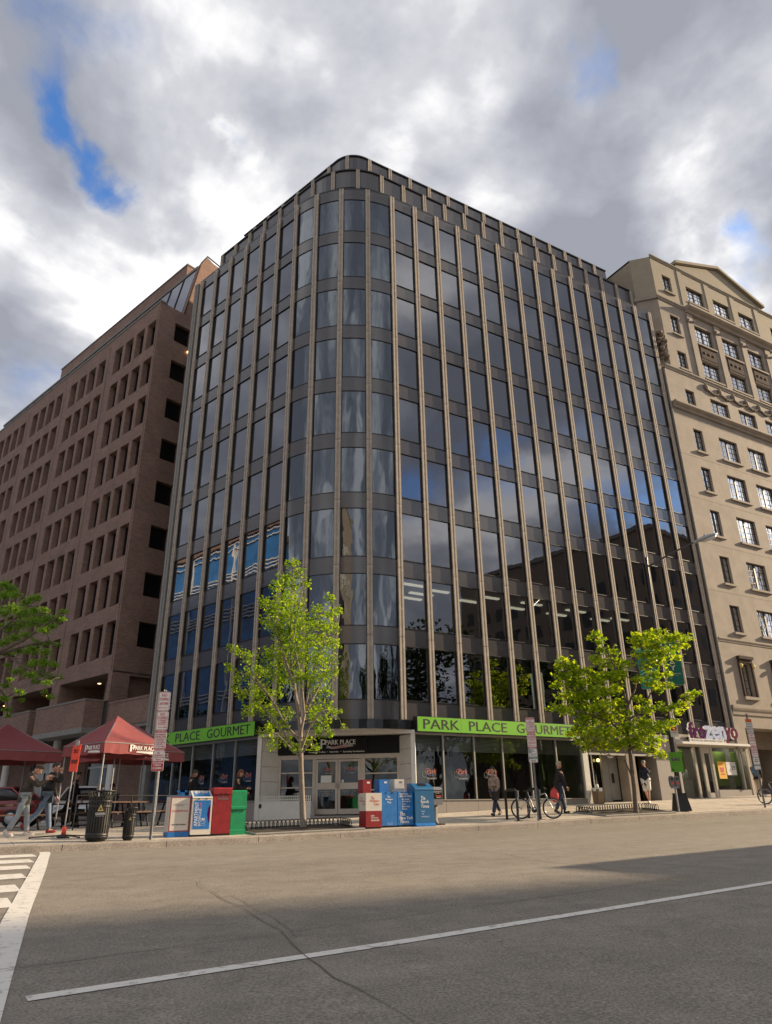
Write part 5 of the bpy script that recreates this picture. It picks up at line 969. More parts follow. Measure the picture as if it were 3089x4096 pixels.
# roadwork flag sign
px, py = -11.71, -2.58; z0 = zwalk(px, py); t = thing('flag_sign', 'orange red roll-up sign reading DO NOT on a sprung stand', 'sign', (px, py, z0), VR)
link('pole', MB().tube([(.0, 0, .12), (.01, .0, 1.62)], .017, 8).tube([(.0, 0.02, 1.6), (.01, .04, 2.3)], .010, 6).data('pole', 'steel'), t)
link('board', MB().add([(-.10, -.02, 1.575), (.115, -.03, 1.555), (.115, .02, 2.245), (-.095, .03, 2.21), (-.10, .0, 1.575), (.115, -.01, 1.555), (.115, .04, 2.245), (-.095, .05, 2.21)], [(0, 1, 2, 3), (4, 7, 6, 5), (0, 4, 5, 1), (1, 5, 6, 2), (2, 6, 7, 3), (3, 7, 4, 0)]).data('board', 'flag_red'), t)
mb = MB(); put_text(mb, 'DO', -.045, .06, 2.02, 2.12, 0, fit=True, bold=.003); put_text(mb, 'ON NOT', -.075, .09, 1.76, 1.86, 0, fit=True, bold=.003); mb.v = [(v[0], -.036 + (v[2] - 1.6) * .085, v[2]) for v in mb.v]; link('lettering', mb.data('lettering', 'black_letter'), t)
link('clamp', MB().box(-.03, .05, -.0, .06, 2.2, 2.34).data('clamp', 'steel'), t); link('spring_sleeve', MB().lathe([(0, .26), (.052, .26), (.058, .05), (0, .05)], 12).data('spring_sleeve', 'flag_red'), t)
b = MB().lathe([(0, .085), (.12, .08), (.16, .03), (.15, .0), (0, 0)], 12)
for a in (.35, 2.4, 3.6, 5.6): b.tube([(.1 * cos(a), .1 * sin(a), .06), (.75 * cos(a), .75 * sin(a), .03)], .014, 5); b.ell((.76 * cos(a), .76 * sin(a), .022), (.03, .03, .025), 6, 4)
link('base', b.data('base', 'black_iron'), t)
# litter bins
def litter_bin(x, y, R, H, n, label, gold):
    z = zwalk(x, y); t = thing('litter_bin', label, 'bin', (x, y, z), VR, group='black slatted litter bins'); k = H / 1.12
    sl_ = MB(); 
    prof = [(R * .90, .10), (R * .93, .3 * H), (R * .93, .7 * H), (R * .95, .80 * H), (R * 1.02, .90 * H), (R * 1.20, .985 * H)]
    hw = pi * R * .9 / n * .62
    vs = []
    for r, zz in prof: vs += [(-hw, -r, zz), (hw, -r, zz), (hw, -r + .008, zz), (-hw, -r + .008, zz)]
    for i in range(len(prof) - 1):
        a, b_ = 4 * i, 4 * i + 4; sl_.f += [(a + j, a + (j + 1) % 4, b_ + (j + 1) % 4, b_ + j) for j in range(4)]
    sl_.v = vs; sl_.m = [0] * len(sl_.f); sl_.sm = [False] * len(sl_.f); me = sl_.data('slat', 'black_iron')
    for i in range(n): link('slat', me, t, Matrix.Rotation(2 * pi * i / n, 4, 'Z'))
    for z0_, z1_, r in ((.09, .16, .92), (.66, .70, .955), (.76, .80, .97)): link('band', MB().lathe([(R * r - .012, z0_ * H), (R * r, z0_ * H), (R * r, z1_ * H), (R * r - .012, z1_ * H)], 28).data('band', 'black_iron'), t)
    link('rim', MB().lathe([(R * 1.17, .975 * H), (R * 1.22, .98 * H), (R * 1.22, H), (R * 1.17, H)], 28).data('rim', 'black_iron'), t)
    link('liner', MB().lathe([(0, .03), (R * .86, .03), (R * .88, .88 * H), (R * .80, .88 * H), (R * .78, .1), (0, .1)], 24).data('liner', 'rubber'), t)
    link('foot', MB().lathe([(0, 0), (R * .7, 0), (R * .74, .05), (R * .95, .10), (R * .9, .12), (0, .12)], 24).data('foot', 'black_iron'), t)
    s_ = R / .3
    mb = MB(); cx, cz = R * .42, .63 * H + .02; y_ = -R * .91 - .012
    o = [(cx - .075 * s_, cz - .07 * s_), (cx + .075 * s_, cz - .07 * s_), (cx, cz + .085 * s_)]; i_ = [(cx - .035 * s_, cz - .042 * s_), (cx + .035 * s_, cz - .042 * s_), (cx, cz + .03 * s_)]
    mb.add([(a, y_ + .0, b_) for a, b_ in o] + [(a, y_, b_) for a, b_ in i_], [(0, 1, 4, 3), (1, 2, 5, 4), (2, 0, 3, 5)]); link('emblem', mb.data('emblem', 'gold'), t)
    if gold: mb = MB(); put_text(mb, 'GOLDEN', cx - .11, cx + .11, cz - .15, cz - .10, y_, fit=True, bold=.003); put_text(mb, 'KEEP THE DISTRICT', cx - .1, cx + .1, cz - .185, cz - .165, y_, fit=True); link('lettering', mb.data('lettering', 'white_letter'), t)
litter_bin(-11.15, -3.95, .285, 1.13, 26, 'large black slatted litter bin with a gold triangle, by the kerb', True); litter_bin(-10.43, -4.0, .145, .74, 18, 'small black slatted litter bin between the large bin and the sign post', False)

# newspaper boxes, in a line along the kerb
def newsbox(x0, x1, yf, d, label, parts, group='newspaper boxes along the kerb', name='newspaper_box'):
    c = (x0 + x1) / 2; z = zwalk(c, yf + d / 2); t = thing(name, label, 'newspaper box', (c, yf, z), 0, group); parts(t, (x1 - x0) / 2); return t
def shell(t, hw, d, h, m1, slope=0.0, foot='black_iron', name='body'):
    if slope: prof = [(0, .04), (0, h - slope), (slope * .55, h), (d, h), (d, .04)]
    else: prof = [(0, .04), (0, h - .01), (.01, h), (d - .01, h), (d, h - .01), (d, .04)]
    link(name, MB().prism_x(prof, -hw, hw).data(name, m1), t); link('foot', MB().box(-hw + .03, hw - .03, .02, d - .02, -.02, .04).data('foot', foot), t)
def tx(t, items, y=-.006, name='lettering'):
    by = {}
    for s_, x0, x1, z0, z1, m1, kw in items: by.setdefault(m1, MB()); put_text(by[m1], s_, x0, x1, z0, z1, y, **kw)
    for m1, mb in by.items(): link(name, mb.data(name, m1), t)
F = dict(fit=True, bold=.002)
def f1(t, hw):
    shell(t, hw, .42, .97, 'cream'); link('base_band', MB().box(-hw - .005, hw + .005, -.006, .425, .0, .12).data('base_band', 'blue_paint'), t)
    fr = MB().box(-hw, -hw + .03, -.005, 0, .12, .96).box(hw - .03, hw, -.005, 0, .12, .96).box(-hw + .03, hw - .03, -.005, 0, .93, .96).box(-hw + .03, hw - .03, -.005, 0, .12, .15); link('border', fr.data('border', 'maroon'), t); link('top_edge', MB().box(-hw - .004, hw + .004, -.004, .424, .955, .985).data('top_edge', 'blue_deep'), t)
    tx(t, [('ready2rent', -.2, .2, .58, .645, 'poster_red', F), ('The Guide to Rental Apartments', -.16, .16, .755, .775, 'black_letter', dict(fit=True)), ('Houses and More', -.09, .09, .73, .745, 'black_letter', dict(fit=True)), ('FREE EVERY SATURDAY', -.18, .18, .275, .305, 'black_letter', F)])
    mb = MB(); put_text(mb, 'ready2rent', -.3, .3, -.03, .03, 0, fit=True); mb.v = [(-hw - .006, -v[2] + .2, .55 + v[0]) for v in mb.v]; link('lettering', mb.data('lettering', 'maroon'), t)
newsbox(-9.40, -8.87, -3.72, .42, 'white newspaper box with ready2rent lettering, leftmost in the left row', f1)
def f2(t, hw):
    link('body', MB().prism_x([(0, .04), (0, .90), (-.015, .92), (.26, 1.10), (.42, 1.10), (.42, .04)], -hw, hw).data('body', 'cream'), t); link('foot', MB().box(-hw + .02, hw - .02, .02, .4, -.02, .04).data('foot', 'black_iron'), t)
    link('panel', MB().box(-hw + .045, hw - .045, -.006, -.001, .17, .86).data('panel', 'blue_paint'), t); link('panel_swirl', MB().prism_y([(hw - .046, .3), (hw - .046, .76), (hw - .1, .68), (hw - .125, .52), (hw - .09, .38)], -.008, -.006).data('panel_swirl', 'purple'), t)
    tp = MB().add([(-hw + .05, .03, .952), (hw - .05, .03, .952), (hw - .06, .23, 1.083), (-hw + .06, .23, 1.083)], [(0, 1, 2, 3)]); tp.v = [(v[0], v[1], v[2] + .003) for v in tp.v]; link('top_panel', tp.data('top_panel', 'blue_paint'), t)
    mb = MB(); put_text(mb, 'APARTMENT', -.18, .18, 0, .1, 0, fit=True, bold=.003); put_text(mb, 'SHOWCASE', -.17, .06, -.06, -.01, 0, fit=True); mb.v = [(v[0], .15 + v[2] * .83, 1.036 + v[2] * .54) for v in mb.v]; link('lettering', mb.data('lettering', 'white_letter'), t)
    tx(t, [('APARTMENT', -.195, -.10, .24, .82, 'white_letter', dict(fit=True, bold=.004, vertical=True)), ('SHOWCASE', -.085, -.02, .24, .66, 'white_letter', dict(fit=True, bold=.002, vertical=True)), ('.COM', -.07, -.02, .68, .80, 'flag_red', dict(fit=True, vertical=True)), ('FREE', -.01, .09, .37, .43, 'white_letter', F), ('To the City', -.01, .12, .33, .35, 'white_letter', dict(fit=True)), ('and More', -.01, .1, .29, .31, 'white_letter', dict(fit=True)), ('Apartments', -.01, .1, .25, .27, 'white_letter', dict(fit=True))], -.010)
    link('latch', MB().box(-.12, -.09, -.012, 0, .88, .91).box(.09, .12, -.012, 0, .88, .91).data('latch', 'black_frame'), t)
newsbox(-8.85, -8.32, -3.80, .42, 'white and blue apartment guide box with sideways lettering and sloped top', f2)
def f3(t, hw):
    shell(t, hw, .45, 1.15, 'red_paint', .0); link('hood', MB().prism_x([(-.03, 1.0), (-.03, 1.13), (0, 1.165), (.45, 1.165), (.45, 1.152), (.0, 1.152), (.0, 1.0)], -hw - .006, hw + .006).data('hood', 'red_paint'), t)
    link('coin_slot', MB().box(-.07, -.04, -.036, -.03, 1.0, 1.03).box(.06, .09, -.036, -.03, 1.0, 1.03).data('coin_slot', 'black_frame'), t); tx(t, [('The Examiner', -.14, .16, .86, .93, 'grey_box', F), ('THE WASHINGTON', -.1, .1, .94, .96, 'grey_box', F)])
newsbox(-8.29, -7.80, -3.77, .45, 'plain dark red newspaper box with a faded name', f3)
def f4(t, hw):
    link('body', MB().box(-hw, hw, 0, .42, .05, 1.03).data('body', 'green_paint'), t); link('lid', MB().prism_x([(-.02, .62), (-.02, 1.06), (.02, 1.09), (.42, 1.09), (.42, 1.032), (0, 1.032), (0, .62)], -hw - .008, hw + .008).data('lid', 'green_paint'), t)
    link('door_lip', MB().prism_x([(-.02, .60), (-.035, .62), (-.035, .67), (-.02, .69)], -hw - .01, hw + .01).data('door_lip', 'green_paint'), t); link('foot', MB().prism_x([(-.02, -.02), (-.02, .10), (0, .12), (.42, .12), (.42, -.02)], -hw - .01, hw + .01).data('foot', 'green_paint'), t); link('knob', MB().box(-.09, -.065, -.02, 0, .555, .58).box(.1, .125, -.02, 0, .555, .58).data('knob', 'black_frame'), t)
newsbox(-7.78, -7.37, -3.74, .42, 'green plastic newspaper box with a hinged door, at the end of the left row', f4)
def f5(t, hw):
    link('body', MB().box(-hw, hw, 0, .42, .04, .47).data('body', 'red_paint'), t); link('upper_body', MB().box(-hw, hw, 0, .42, .47, .955).data('upper_body', 'cream'), t); link('foot', MB().box(-hw + .02, hw - .02, .02, .4, -.02, .04).data('foot', 'black_iron'), t)
    tx(t, [('The', -.09, .02, .78, .86, 'poster_red', F), ('Washington', -.13, .18, .70, .77, 'poster_red', F), ('Times', .0, .18, .62, .69, 'poster_red', F), ('washingtontimes.com', -.1, .16, .565, .575, 'grey_box', dict(fit=True)), ('Call for', -.1, .02, .32, .36, 'white_letter', F), ('Home Delivery', -.1, .14, .26, .30, 'white_letter', F), ('202.636.3333', -.1, .17, .195, .24, 'white_letter', F)])
    mb = MB(); put_text(mb, 'The', -.12, 0, .78, .86, 0, fit=True); put_text(mb, 'Washington', -.17, .17, .70, .77, 0, fit=True); put_text(mb, 'Times', 0, .17, .62, .69, 0, fit=True); mb.v = [(-hw - .004, .21 - v[0], v[2]) for v in mb.v]; link('lettering', mb.data('lettering', 'poster_red'), t)
newsbox(-3.84, -3.31, -4.02, .42, 'white over red newspaper box, leftmost in the right row', f5)
def f6(t, hw):
    shell(t, hw, .42, .97, 'blue_paint'); tx(t, [('The', -.06, .04, .81, .86, 'white_letter', F), ('Washington', -.13, .13, .73, .785, 'white_letter', F), ('Post', -.05, .07, .65, .71, 'white_letter', F), ('Read it daily', -.07, .12, .10, .12, 'white_letter', dict(fit=True)), ('home delivery', -.06, .11, .06, .08, 'white_letter', dict(fit=True))]); link('latch', MB().box(-.12, -.08, -.012, 0, .93, .96).box(.1, .14, -.012, 0, .93, .96).data('latch', 'black_frame'), t)
newsbox(-3.25, -2.68, -3.85, .42, 'bright blue newspaper box, second in the right row', f6)
def f7(t, hw):
    shell(t, hw, .42, .97, 'blue_paint'); it = [('Call toll-free:', -.22, .1, .88, .93, 'white_letter', F), ('1-800-NYTIMES', -.23, .22, .81, .86, 'white_letter', F)]
    for k, (s_, a) in enumerate((('for home', .14), ('delivery of', .17), ('The', .0), ('New York', .15), ('Times', .05))): it.append((s_, -.12, a, .73 - .068 * k, .78 - .068 * k, 'white_letter', F))
    it += [('The', -.21, -.02, .295, .40, 'white_letter', F), ('New York', -.21, .25, .19, .285, 'white_letter', F), ('Times', -.21, .11, .09, .185, 'white_letter', F)]
    tx(t, it); link('latch', MB().box(-.12, -.08, -.012, 0, .93, .96).box(.1, .14, -.012, 0, .93, .96).data('latch', 'black_frame'), t)
newsbox(-2.66, -2.12, -3.85, .42, 'blue newspaper box covered in large white lettering, third in the right row', f7)
def f8(t, hw):
    link('body', MB().prism_x([(0, .06), (.0, .98), (-.012, 1.02), (.02, 1.07), (.25, 1.20), (.48, 1.20), (.48, .06)], -hw, hw).data('body', 'blue_deep'), t); link('foot', MB().prism_x([(-.06, -.02), (-.06, .03), (0, .07), (.48, .07), (.48, -.02)], -hw - .01, hw + .01).data('foot', 'blue_paint'), t)
    tp = MB().box(-.14, .16, .19, .21, 1.155, 1.175); tp.add([(-.14, .10, 1.128), (.16, .10, 1.128), (.16, .22, 1.196), (-.14, .22, 1.196)], [(0, 1, 2, 3)]); link('label_plate', tp.data('label_plate', 'black_frame'), t)
    tx(t, [('The', -.14, .02, .72, .83, 'white_letter', F), ('Epoch', -.14, .14, .60, .72, 'white_letter', F), ('Times', -.14, .15, .50, .59, 'white_letter', F), ('READ', -.13, -.01, .38, .42, 'ice', F), ('THE', -.13, -.04, .31, .35, 'ice', F), ('DIFFERENCE', -.13, .15, .23, .27, 'ice', F)])
newsbox(-2.09, -1.41, -3.93, .48, 'tall dark blue newspaper box with a slanted hood, fourth in the right row', f8)
def f9(t, hw):
    link('body', MB().prism_x([(0, .56), (0, 1.0), (.06, 1.08), (.42, 1.1), (.42, .56)], -hw, hw).data('body', 'grey_box'), t); link('pedestal', MB().lathe([(0, .57), (.12, .57), (.10, .45), (.10, .12), (.15, .02), (0, .02)], 14, c=(0, .21)).data('pedestal', 'concrete_trim'), t); link('foot', MB().box(-.26, .26, .0, .42, -.02, .03).data('foot', 'black_iron'), t)
    link('label_plate', MB().box(-hw + .02, hw - .02, -.006, 0, .74, .98).data('label_plate', 'black_gloss'), t); tx(t, [('PrincetonReview.com', -.15, .15, .925, .955, 'white_letter', F), ('is hiring', -.07, .07, .885, .9, 'white_letter', F), ('Princeton', -.06, .14, .80, .85, 'flag_red', F), ('Review', -.04, .12, .765, .79, 'white_letter', F)], -.009)
newsbox(-1.38, -1.0, -3.8, .42, 'grey newspaper box on a round pedestal at the right end of the right row', f9)
for x0, x1, m1, lb in ((-3.60, -3.31, 'red_paint', 'red box top standing behind the white and red newspaper box'), (-3.03, -2.68, 'blue_paint', 'bright blue box top standing behind the blue newspaper box'), (-2.49, -2.13, 'cream', 'white box top standing behind the newspaper box with large lettering')):
    def fb(t, hw, m1=m1):
        link('body', MB().bbox(-hw, hw, 0, .32, .9, 1.31, .015).data('body', m1), t); link('pedestal', MB().bbox(-.08, .08, .08, .26, -.0, .9, .01).box(-.2, .2, .0, .32, -.02, .02).data('pedestal', m1), t); link('label_plate', MB().box(0, .1, -.004, 0, 1.2, 1.25).data('label_plate', 'poster_white' if m1 != 'cream' else 'grey_box'), t); link('side_hook', MB().box(-hw - .05, hw + .04, .05, .2, .93, 1.0).data('side_hook', m1), t)
    newsbox(x0, x1, -3.38, .32, lb, fb, 'box tops behind the right row of newspaper boxes')
t = thing('brochure_stand', 'blue brochure stand top showing behind the white newspaper box', 'stand', (-8.96, -3.15, zwalk(-8.9, -3.15))); link('head', MB().prism_y([(-.13, 1.06), (.13, 1.06), (.13, 1.10), (.06, 1.11), (.06, 1.0), (-.06, 1.0), (-.06, 1.11), (-.13, 1.10)], 0, .1).data('head', 'blue_paint'), t); link('pole', MB().bbox(-.06, .06, .0, .1, 0, 1.0).data('pole', 'blue_paint'), t)

# parking meters, lamp and its box
px, py = 9.6, -3.98; zb = zwalk(px, py); t = thing('parking_meter', 'twin headed parking meter with red windows beside the street lamp', 'parking meter', (px, py, zb), -.45)
link('pole', MB().tube([(0, 0, -.05), (0, 0, .86)], .035, 10).data('pole', 'galv'), t); link('yoke', MB().box(-.15, .15, -.04, .04, .84, .90).data('yoke', 'galv'), t)
for s_ in (-1, 1):
    h_ = link('meter_head', MB().prism_y([(s_ * .105 + x, z) for x, z in ((-.075, .90), (.075, .90), (.088, 1.12), (.085, 1.20), (.06, 1.26), (0, 1.285), (-.06, 1.26), (-.085, 1.20), (-.088, 1.12))], -.06, .06).data('meter_head', 'grey_box'), t)
    link('meter_window', MB().box(s_ * .105 - .05, s_ * .105 + .05, -.066, -.06, 1.13, 1.22).data('meter_window', 'black_gloss'), h_); link('coin_panel', MB().box(s_ * .105 - .035, s_ * .105 + .035, -.066, -.06, .98, 1.07).data('coin_panel', 'flag_red'), h_)
px, py = 10.24, -3.64; zb = zwalk(px, py); t = thing('street_lamp', 'tall dark street lamp with a bent arm and teal banners', 'street lamp', (px, py, zb)); zz = -zb
link('pole', MB().tube([(0, 0, -.05), (.0, 0, 2.5), (.06, -.03, 6), (.15, -.08, 9.9 + zz)], [.105, .095, .075, .055], 12).data('pole', 'dark_metal'), t)
link('arm', MB().tube([(.13, -.07, 9.55 + zz), (1.1, -.6, 10.15 + zz), (2.13, -1.22, 10.70 + zz)], [.045, .04, .035], 8).tube([(.15, -.08, 9.85 + zz), (.15, -.08, 10.0 + zz)], .07, 8).data('arm', 'dark_metal'), t)
M = T(2.6, -1.5, 10.86 + zz, -.53) @ Matrix.Rotation(-.33, 4, 'Y')
link('lamp_head', MB().ell((0, 0, .03), (.58, .19, .11), 14, 8).ell((-.5, 0, .01), (.2, .09, .07), 8, 6).xf(M).data('lamp_head', 'galv'), t); link('lamp_lens', MB().ell((.1, 0, -.05), (.38, .15, .09), 14, 8).xf(M).data('lamp_lens', 'lamp_glass'), t); link('photocell', MB().lathe([(0, .2), (.04, .2), (.04, .1), (0, .1)], 8).xf(M).data('photocell', 'galv'), t)
link('collar', MB().lathe([(.095, 1.98), (.115, 1.98), (.115, 2.03), (.095, 2.03)], 12).data('collar', 'galv'), t)
def banner(x0, x1, z0, z1, lab, front):
    b = thing('street_banner', lab, 'banner', (px + .07, py - .03, 0), VR); x_ = x0 if front else x1
    link('cloth', MB().add([(x0, 0, z0), ((x0 + x1) / 2, .02, z0), (x1, 0, z0 + .04), (x1, 0, z1), ((x0 + x1) / 2, .02, z1), (x0, 0, z1)] + [(x0, .006, z0), ((x0 + x1) / 2, .026, z0), (x1, .006, z0 + .04), (x1, .006, z1), ((x0 + x1) / 2, .026, z1), (x0, .006, z1)], [(0, 1, 4, 5), (1, 2, 3, 4), (6, 11, 10, 7), (7, 10, 9, 8), (0, 5, 11, 6), (2, 8, 9, 3)]).data('cloth', 'teal' if front else 'teal_light'), b)
    link('rod', MB().tube([(0, 0, z0), (x1 if front else x0, 0, z0)], .012, 6).tube([(0, 0, z1), (x1 if front else x0, 0, z1)], .012, 6).data('rod', 'galv'), b)
    mb = MB()
    if front:
        c, m_ = (x0 + x1) / 2 - .04, (z0 + z1) / 2 - .05; q = .115
        o = [(c - q, m_ + .02), (c + q, m_ + .02), (c, m_ + .02 + 1.75 * q)]; i_ = [(c - q * .42, m_ + .065), (c + q * .42, m_ + .065), (c, m_ + .065 + .72 * q)]
        mb.add([(a, -.012, b_) for a, b_ in o] + [(a, -.012, b_) for a, b_ in i_], [(0, 1, 4, 3), (1, 2, 5, 4), (2, 0, 3, 5)])
        put_text(mb, 'Y', c - .12, c + .12, m_ - .25, m_ - .03, -.012, fit=True, bold=.006); put_text(mb, 'SUITES & MARKET TASTE', c - .27, c + .29, m_ - .40, m_ - .36, -.014, fit=True, bold=.002); put_text(mb, 'golden triangle', c - .13, c + .17, m_ - .47, m_ - .44, -.014, fit=True); put_text(mb, 'GOLDEN', c - .2, c + .2, m_ + .34, m_ + .42, -.012, fit=True)
    else:
        for k in range(4): mb.tube([(x0 + .08, -.012, z0 + .45 + .13 * k), ((x0 + x1) / 2, -.012, z0 + .62 + .13 * k), (x1 - .08, -.012, z0 + .5 + .13 * k)], .022, 4)
    link('print', mb.data('print', 'sign_white'), b)
banner(.16, .86, 4.47, 6.25, 'teal banner with a white triangle emblem, right side of the lamp', True); banner(-.95, -.16, 4.33, 6.0, 'teal and dark blue banner half hidden by leaves, left side of the lamp', False)
s_ = thing('lamp_sign', 'lime green notice strapped to the street lamp above the meters', 'sign', (px, py, 0), VR); link('panel', MB().box(-.25, .24, -.14, -.13, 1.11, 1.85).data('panel', 'sign_green'), s_); link('notice_strip', MB().box(-.16, .14, -.143, -.14, 1.52, 1.64).data('notice_strip', 'black_letter'), s_)
mb = MB(); put_text(mb, 'TOP OFF THE PARK', -.14, .12, 1.59, 1.62, -.145, fit=True); put_text(mb, 'Tell us more', -.12, .1, 1.54, 1.57, -.145, fit=True); link('lettering', mb.data('lettering', 'white_letter'), s_); mb = MB(); put_text(mb, 'www.goldentriangledc.com', -.17, .17, 1.44, 1.46, -.142, fit=True); put_text(mb, 'Share your ideas for the square', -.15, .16, 1.36, 1.38, -.142, fit=True); put_text(mb, 'Downtown', -.2, -.02, 1.72, 1.76, -.142); mb.add([(-.2, -.142, 1.16), (-.1, -.142, 1.18), (-.19, -.142, 1.26)], [(0, 1, 2)]); link('print', mb.data('print', 'black_letter'), s_)
s_ = thing('bus_sign', 'small tan and red sign high on the street lamp under the leaves', 'sign', (px, py, 0), VR); link('panel', MB().box(-.04, .27, -.13, -.122, 2.43, 2.92).data('panel', 'poster_white'), s_); mb = MB().box(.0, .23, -.134, -.131, 2.66, 2.88); put_text(mb, 'NO PARKING', .0, .24, 2.56, 2.62, -.134, fit=True); link('print', mb.data('print', 'sign_red'), s_)
t = thing('lamp_base_box', 'tapered black box around the foot of the street lamp', 'utility box', (10.08, -3.74, zwalk(10.1, -3.7)), -.4)
link('body', MB().add([(-.26, -.22, 0), (.30, -.22, 0), (.30, .3, 0), (-.26, .3, 0), (-.17, -.14, .6), (.20, -.14, .6), (.20, .22, .6), (-.17, .22, .6)], [(0, 3, 2, 1), (4, 5, 6, 7), (0, 1, 5, 4), (1, 2, 6, 5), (2, 3, 7, 6), (3, 0, 4, 7)]).data('body', 'black_iron'), t); link('lid', MB().box(-.19, .22, -.16, .24, .6, .64).data('lid', 'black_iron'), t)
# brown bin at the lobby
t = thing('lobby_bin', 'brown bin lined with a white plastic bag beside the lobby door', 'bin', (9.28, -.28, zwalk(9.28, -.28))); link('body', MB().add([(-.15, -.15, 0), (.15, -.15, 0), (.15, .15, 0), (-.15, .15, 0), (-.18, -.18, .58), (.18, -.18, .58), (.18, .18, .58), (-.18, .18, .58)], [(0, 1, 5, 4), (1, 2, 6, 5), (2, 3, 7, 6), (3, 0, 4, 7), (0, 3, 2, 1)]).data('body', 'brown_bin'), t)
link('bag', MB().lathe([(.2, .48), (.215, .56), (.2, .62), (.12, .60), (.05, .5), (0, .45)], 10).ell((-.1, -.1, .68), (.07, .06, .1), 8, 6).data('bag', 'plastic_bag'), t)

# bike racks and bicycles
for x, y, lb in ((1.97, -3.82, 'black bike rack post by the rear wheel of the bicycle'), (2.95, -3.79, 'black bike rack post by the front wheel of the bicycle')):
    t = thing('bike_rack', lb, 'bike rack', (x, y, zwalk(x, y)), 0, 'black bike rack posts'); link('hoop', MB().tube([(-.02, 0, 0), (-.02, 0, .9), (.0, .1, .96), (0, .5, .96), (0, .6, .9), (0, .6, 0)], .045, 10).data('hoop', 'black_iron'), t); link('base_plate', MB().bbox(-.12, .1, -.1, .1, 0, .015).bbox(-.12, .1, .5, .7, .03, .045).data('base_plate', 'black_iron'), t); link('cap_band', MB().tube([(.018, -.02, .72), (.018, -.02, .93)], .034, 8).data('cap_band', 'steel'), t)
mat('bike_silver', (.42, .44, .46), .3, metal=.6); mat('bike_blue', (.02, .06, .22), .35)
def bicycle(label, loc, rz, fm, lean=0.0):
    t = thing('bicycle', label, 'bicycle', loc, rz); t.rotation_euler = (lean, 0, rz); R = .335
    def wheel(x):
        w_ = link('wheel', MB().lathe([(.02, -.05), (.022, -.05), (.022, .05), (.02, .05)], 10).xf(Matrix.Rotation(pi / 2, 4, 'X')).data('wheel', 'chrome'), t, T(x, 0, R))
        ring = lambda r, k: MB().tube([(r * cos(a * pi / 20), 0, r * sin(a * pi / 20)) for a in range(41)], k, 7, caps=False)
        link('tyre', ring(R - .022, .023).data('tyre', 'rubber'), w_); link('rim', ring(R - .052, .012).data('rim', 'bike_silver'), w_); sp_ = MB()
        for i in range(18): a = i * pi / 9; sp_.tube([(.02 * cos(a + .4), .02 * (-1) ** i, .02 * sin(a + .4)), ((R - .05) * cos(a), 0, (R - .05) * sin(a))], .0018, 3, caps=False)
        link('spokes', sp_.data('spokes', 'chrome'), w_)
    wheel(-.53); wheel(.53)
    bb = (-.08, 0, .29); st = (-.24, 0, .76); ht = (.33, 0, .80); hb = (.37, 0, .66)
    link('frame', MB().tube([bb, (-.20, 0, .66)], .017).tube([(-.21, 0, .68), ht], .017).tube([bb, hb], .021).tube([ht, hb], .022).tube([bb, (-.53, .06, R)], .009).tube([bb, (-.53, -.06, R)], .009).tube([(-.2, 0, .66), (-.53, .06, R)], .008).tube([(-.2, 0, .66), (-.53, -.06, R)], .008).data('frame', fm), t)
    link('seat_post', MB().tube([(-.2, 0, .66), (-.26, 0, .86)], .014).data('seat_post', 'chrome'), t); link('saddle', MB().ell((-.27, 0, .89), (.14, .065, .03), 10, 6).ell((-.14, 0, .885), (.08, .025, .022), 8, 5).data('saddle', 'rubber'), t)
    link('fork', MB().tube([hb, (.41, .055, .6), (.53, .055, R)], .016).tube([hb, (.41, -.055, .6), (.53, -.055, R)], .016).data('fork', 'bike_silver'), t); link('handlebar', MB().tube([ht, (.32, 0, .92), (.38, 0, .95)], .015).tube([(.33, .29, .97), (.38, .1, .95), (.38, -.1, .95), (.33, -.29, .97)], .013).tube([(.33, .29, .97), (.30, .33, .97)], .018).tube([(.33, -.29, .97), (.30, -.33, .97)], .018).data('handlebar', 'black_iron'), t)
    link('crank', MB().tube([(-.08, .05, .29), (-.08, .06, .29)], .1, 18).tube([(-.08, .07, .29), (.06, .08, .20)], .01).tube([(-.08, -.07, .29), (-.22, -.08, .38)], .01).box(.02, .11, .08, .17, .19, .21).box(-.27, -.18, -.17, -.08, .37, .39).data('crank', 'black_iron'), t); link('kickstand', MB().tube([(-.12, .05, .27), (-.02, .16, .01)], .008).data('kickstand', 'steel'), t); link('lock_cable', MB().tube([(-.42, .02, .55), (-.5, .08, .72), (-.6, .05, .6), (-.62, 0, .4), (-.5, -.04, .3)], .01).data('lock_cable', 'rubber'), t)
    return t
bicycle('silver and blue mountain bike parked between the bike rack posts', (2.93, -3.64, zwalk(2.93, -3.64)), -.76, 'bike_silver'); bicycle('bicycle with a pale rear tyre cut off by the right edge', (16.9, -3.3, zwalk(16.9, -3.3)), -.5, 'bike_blue')

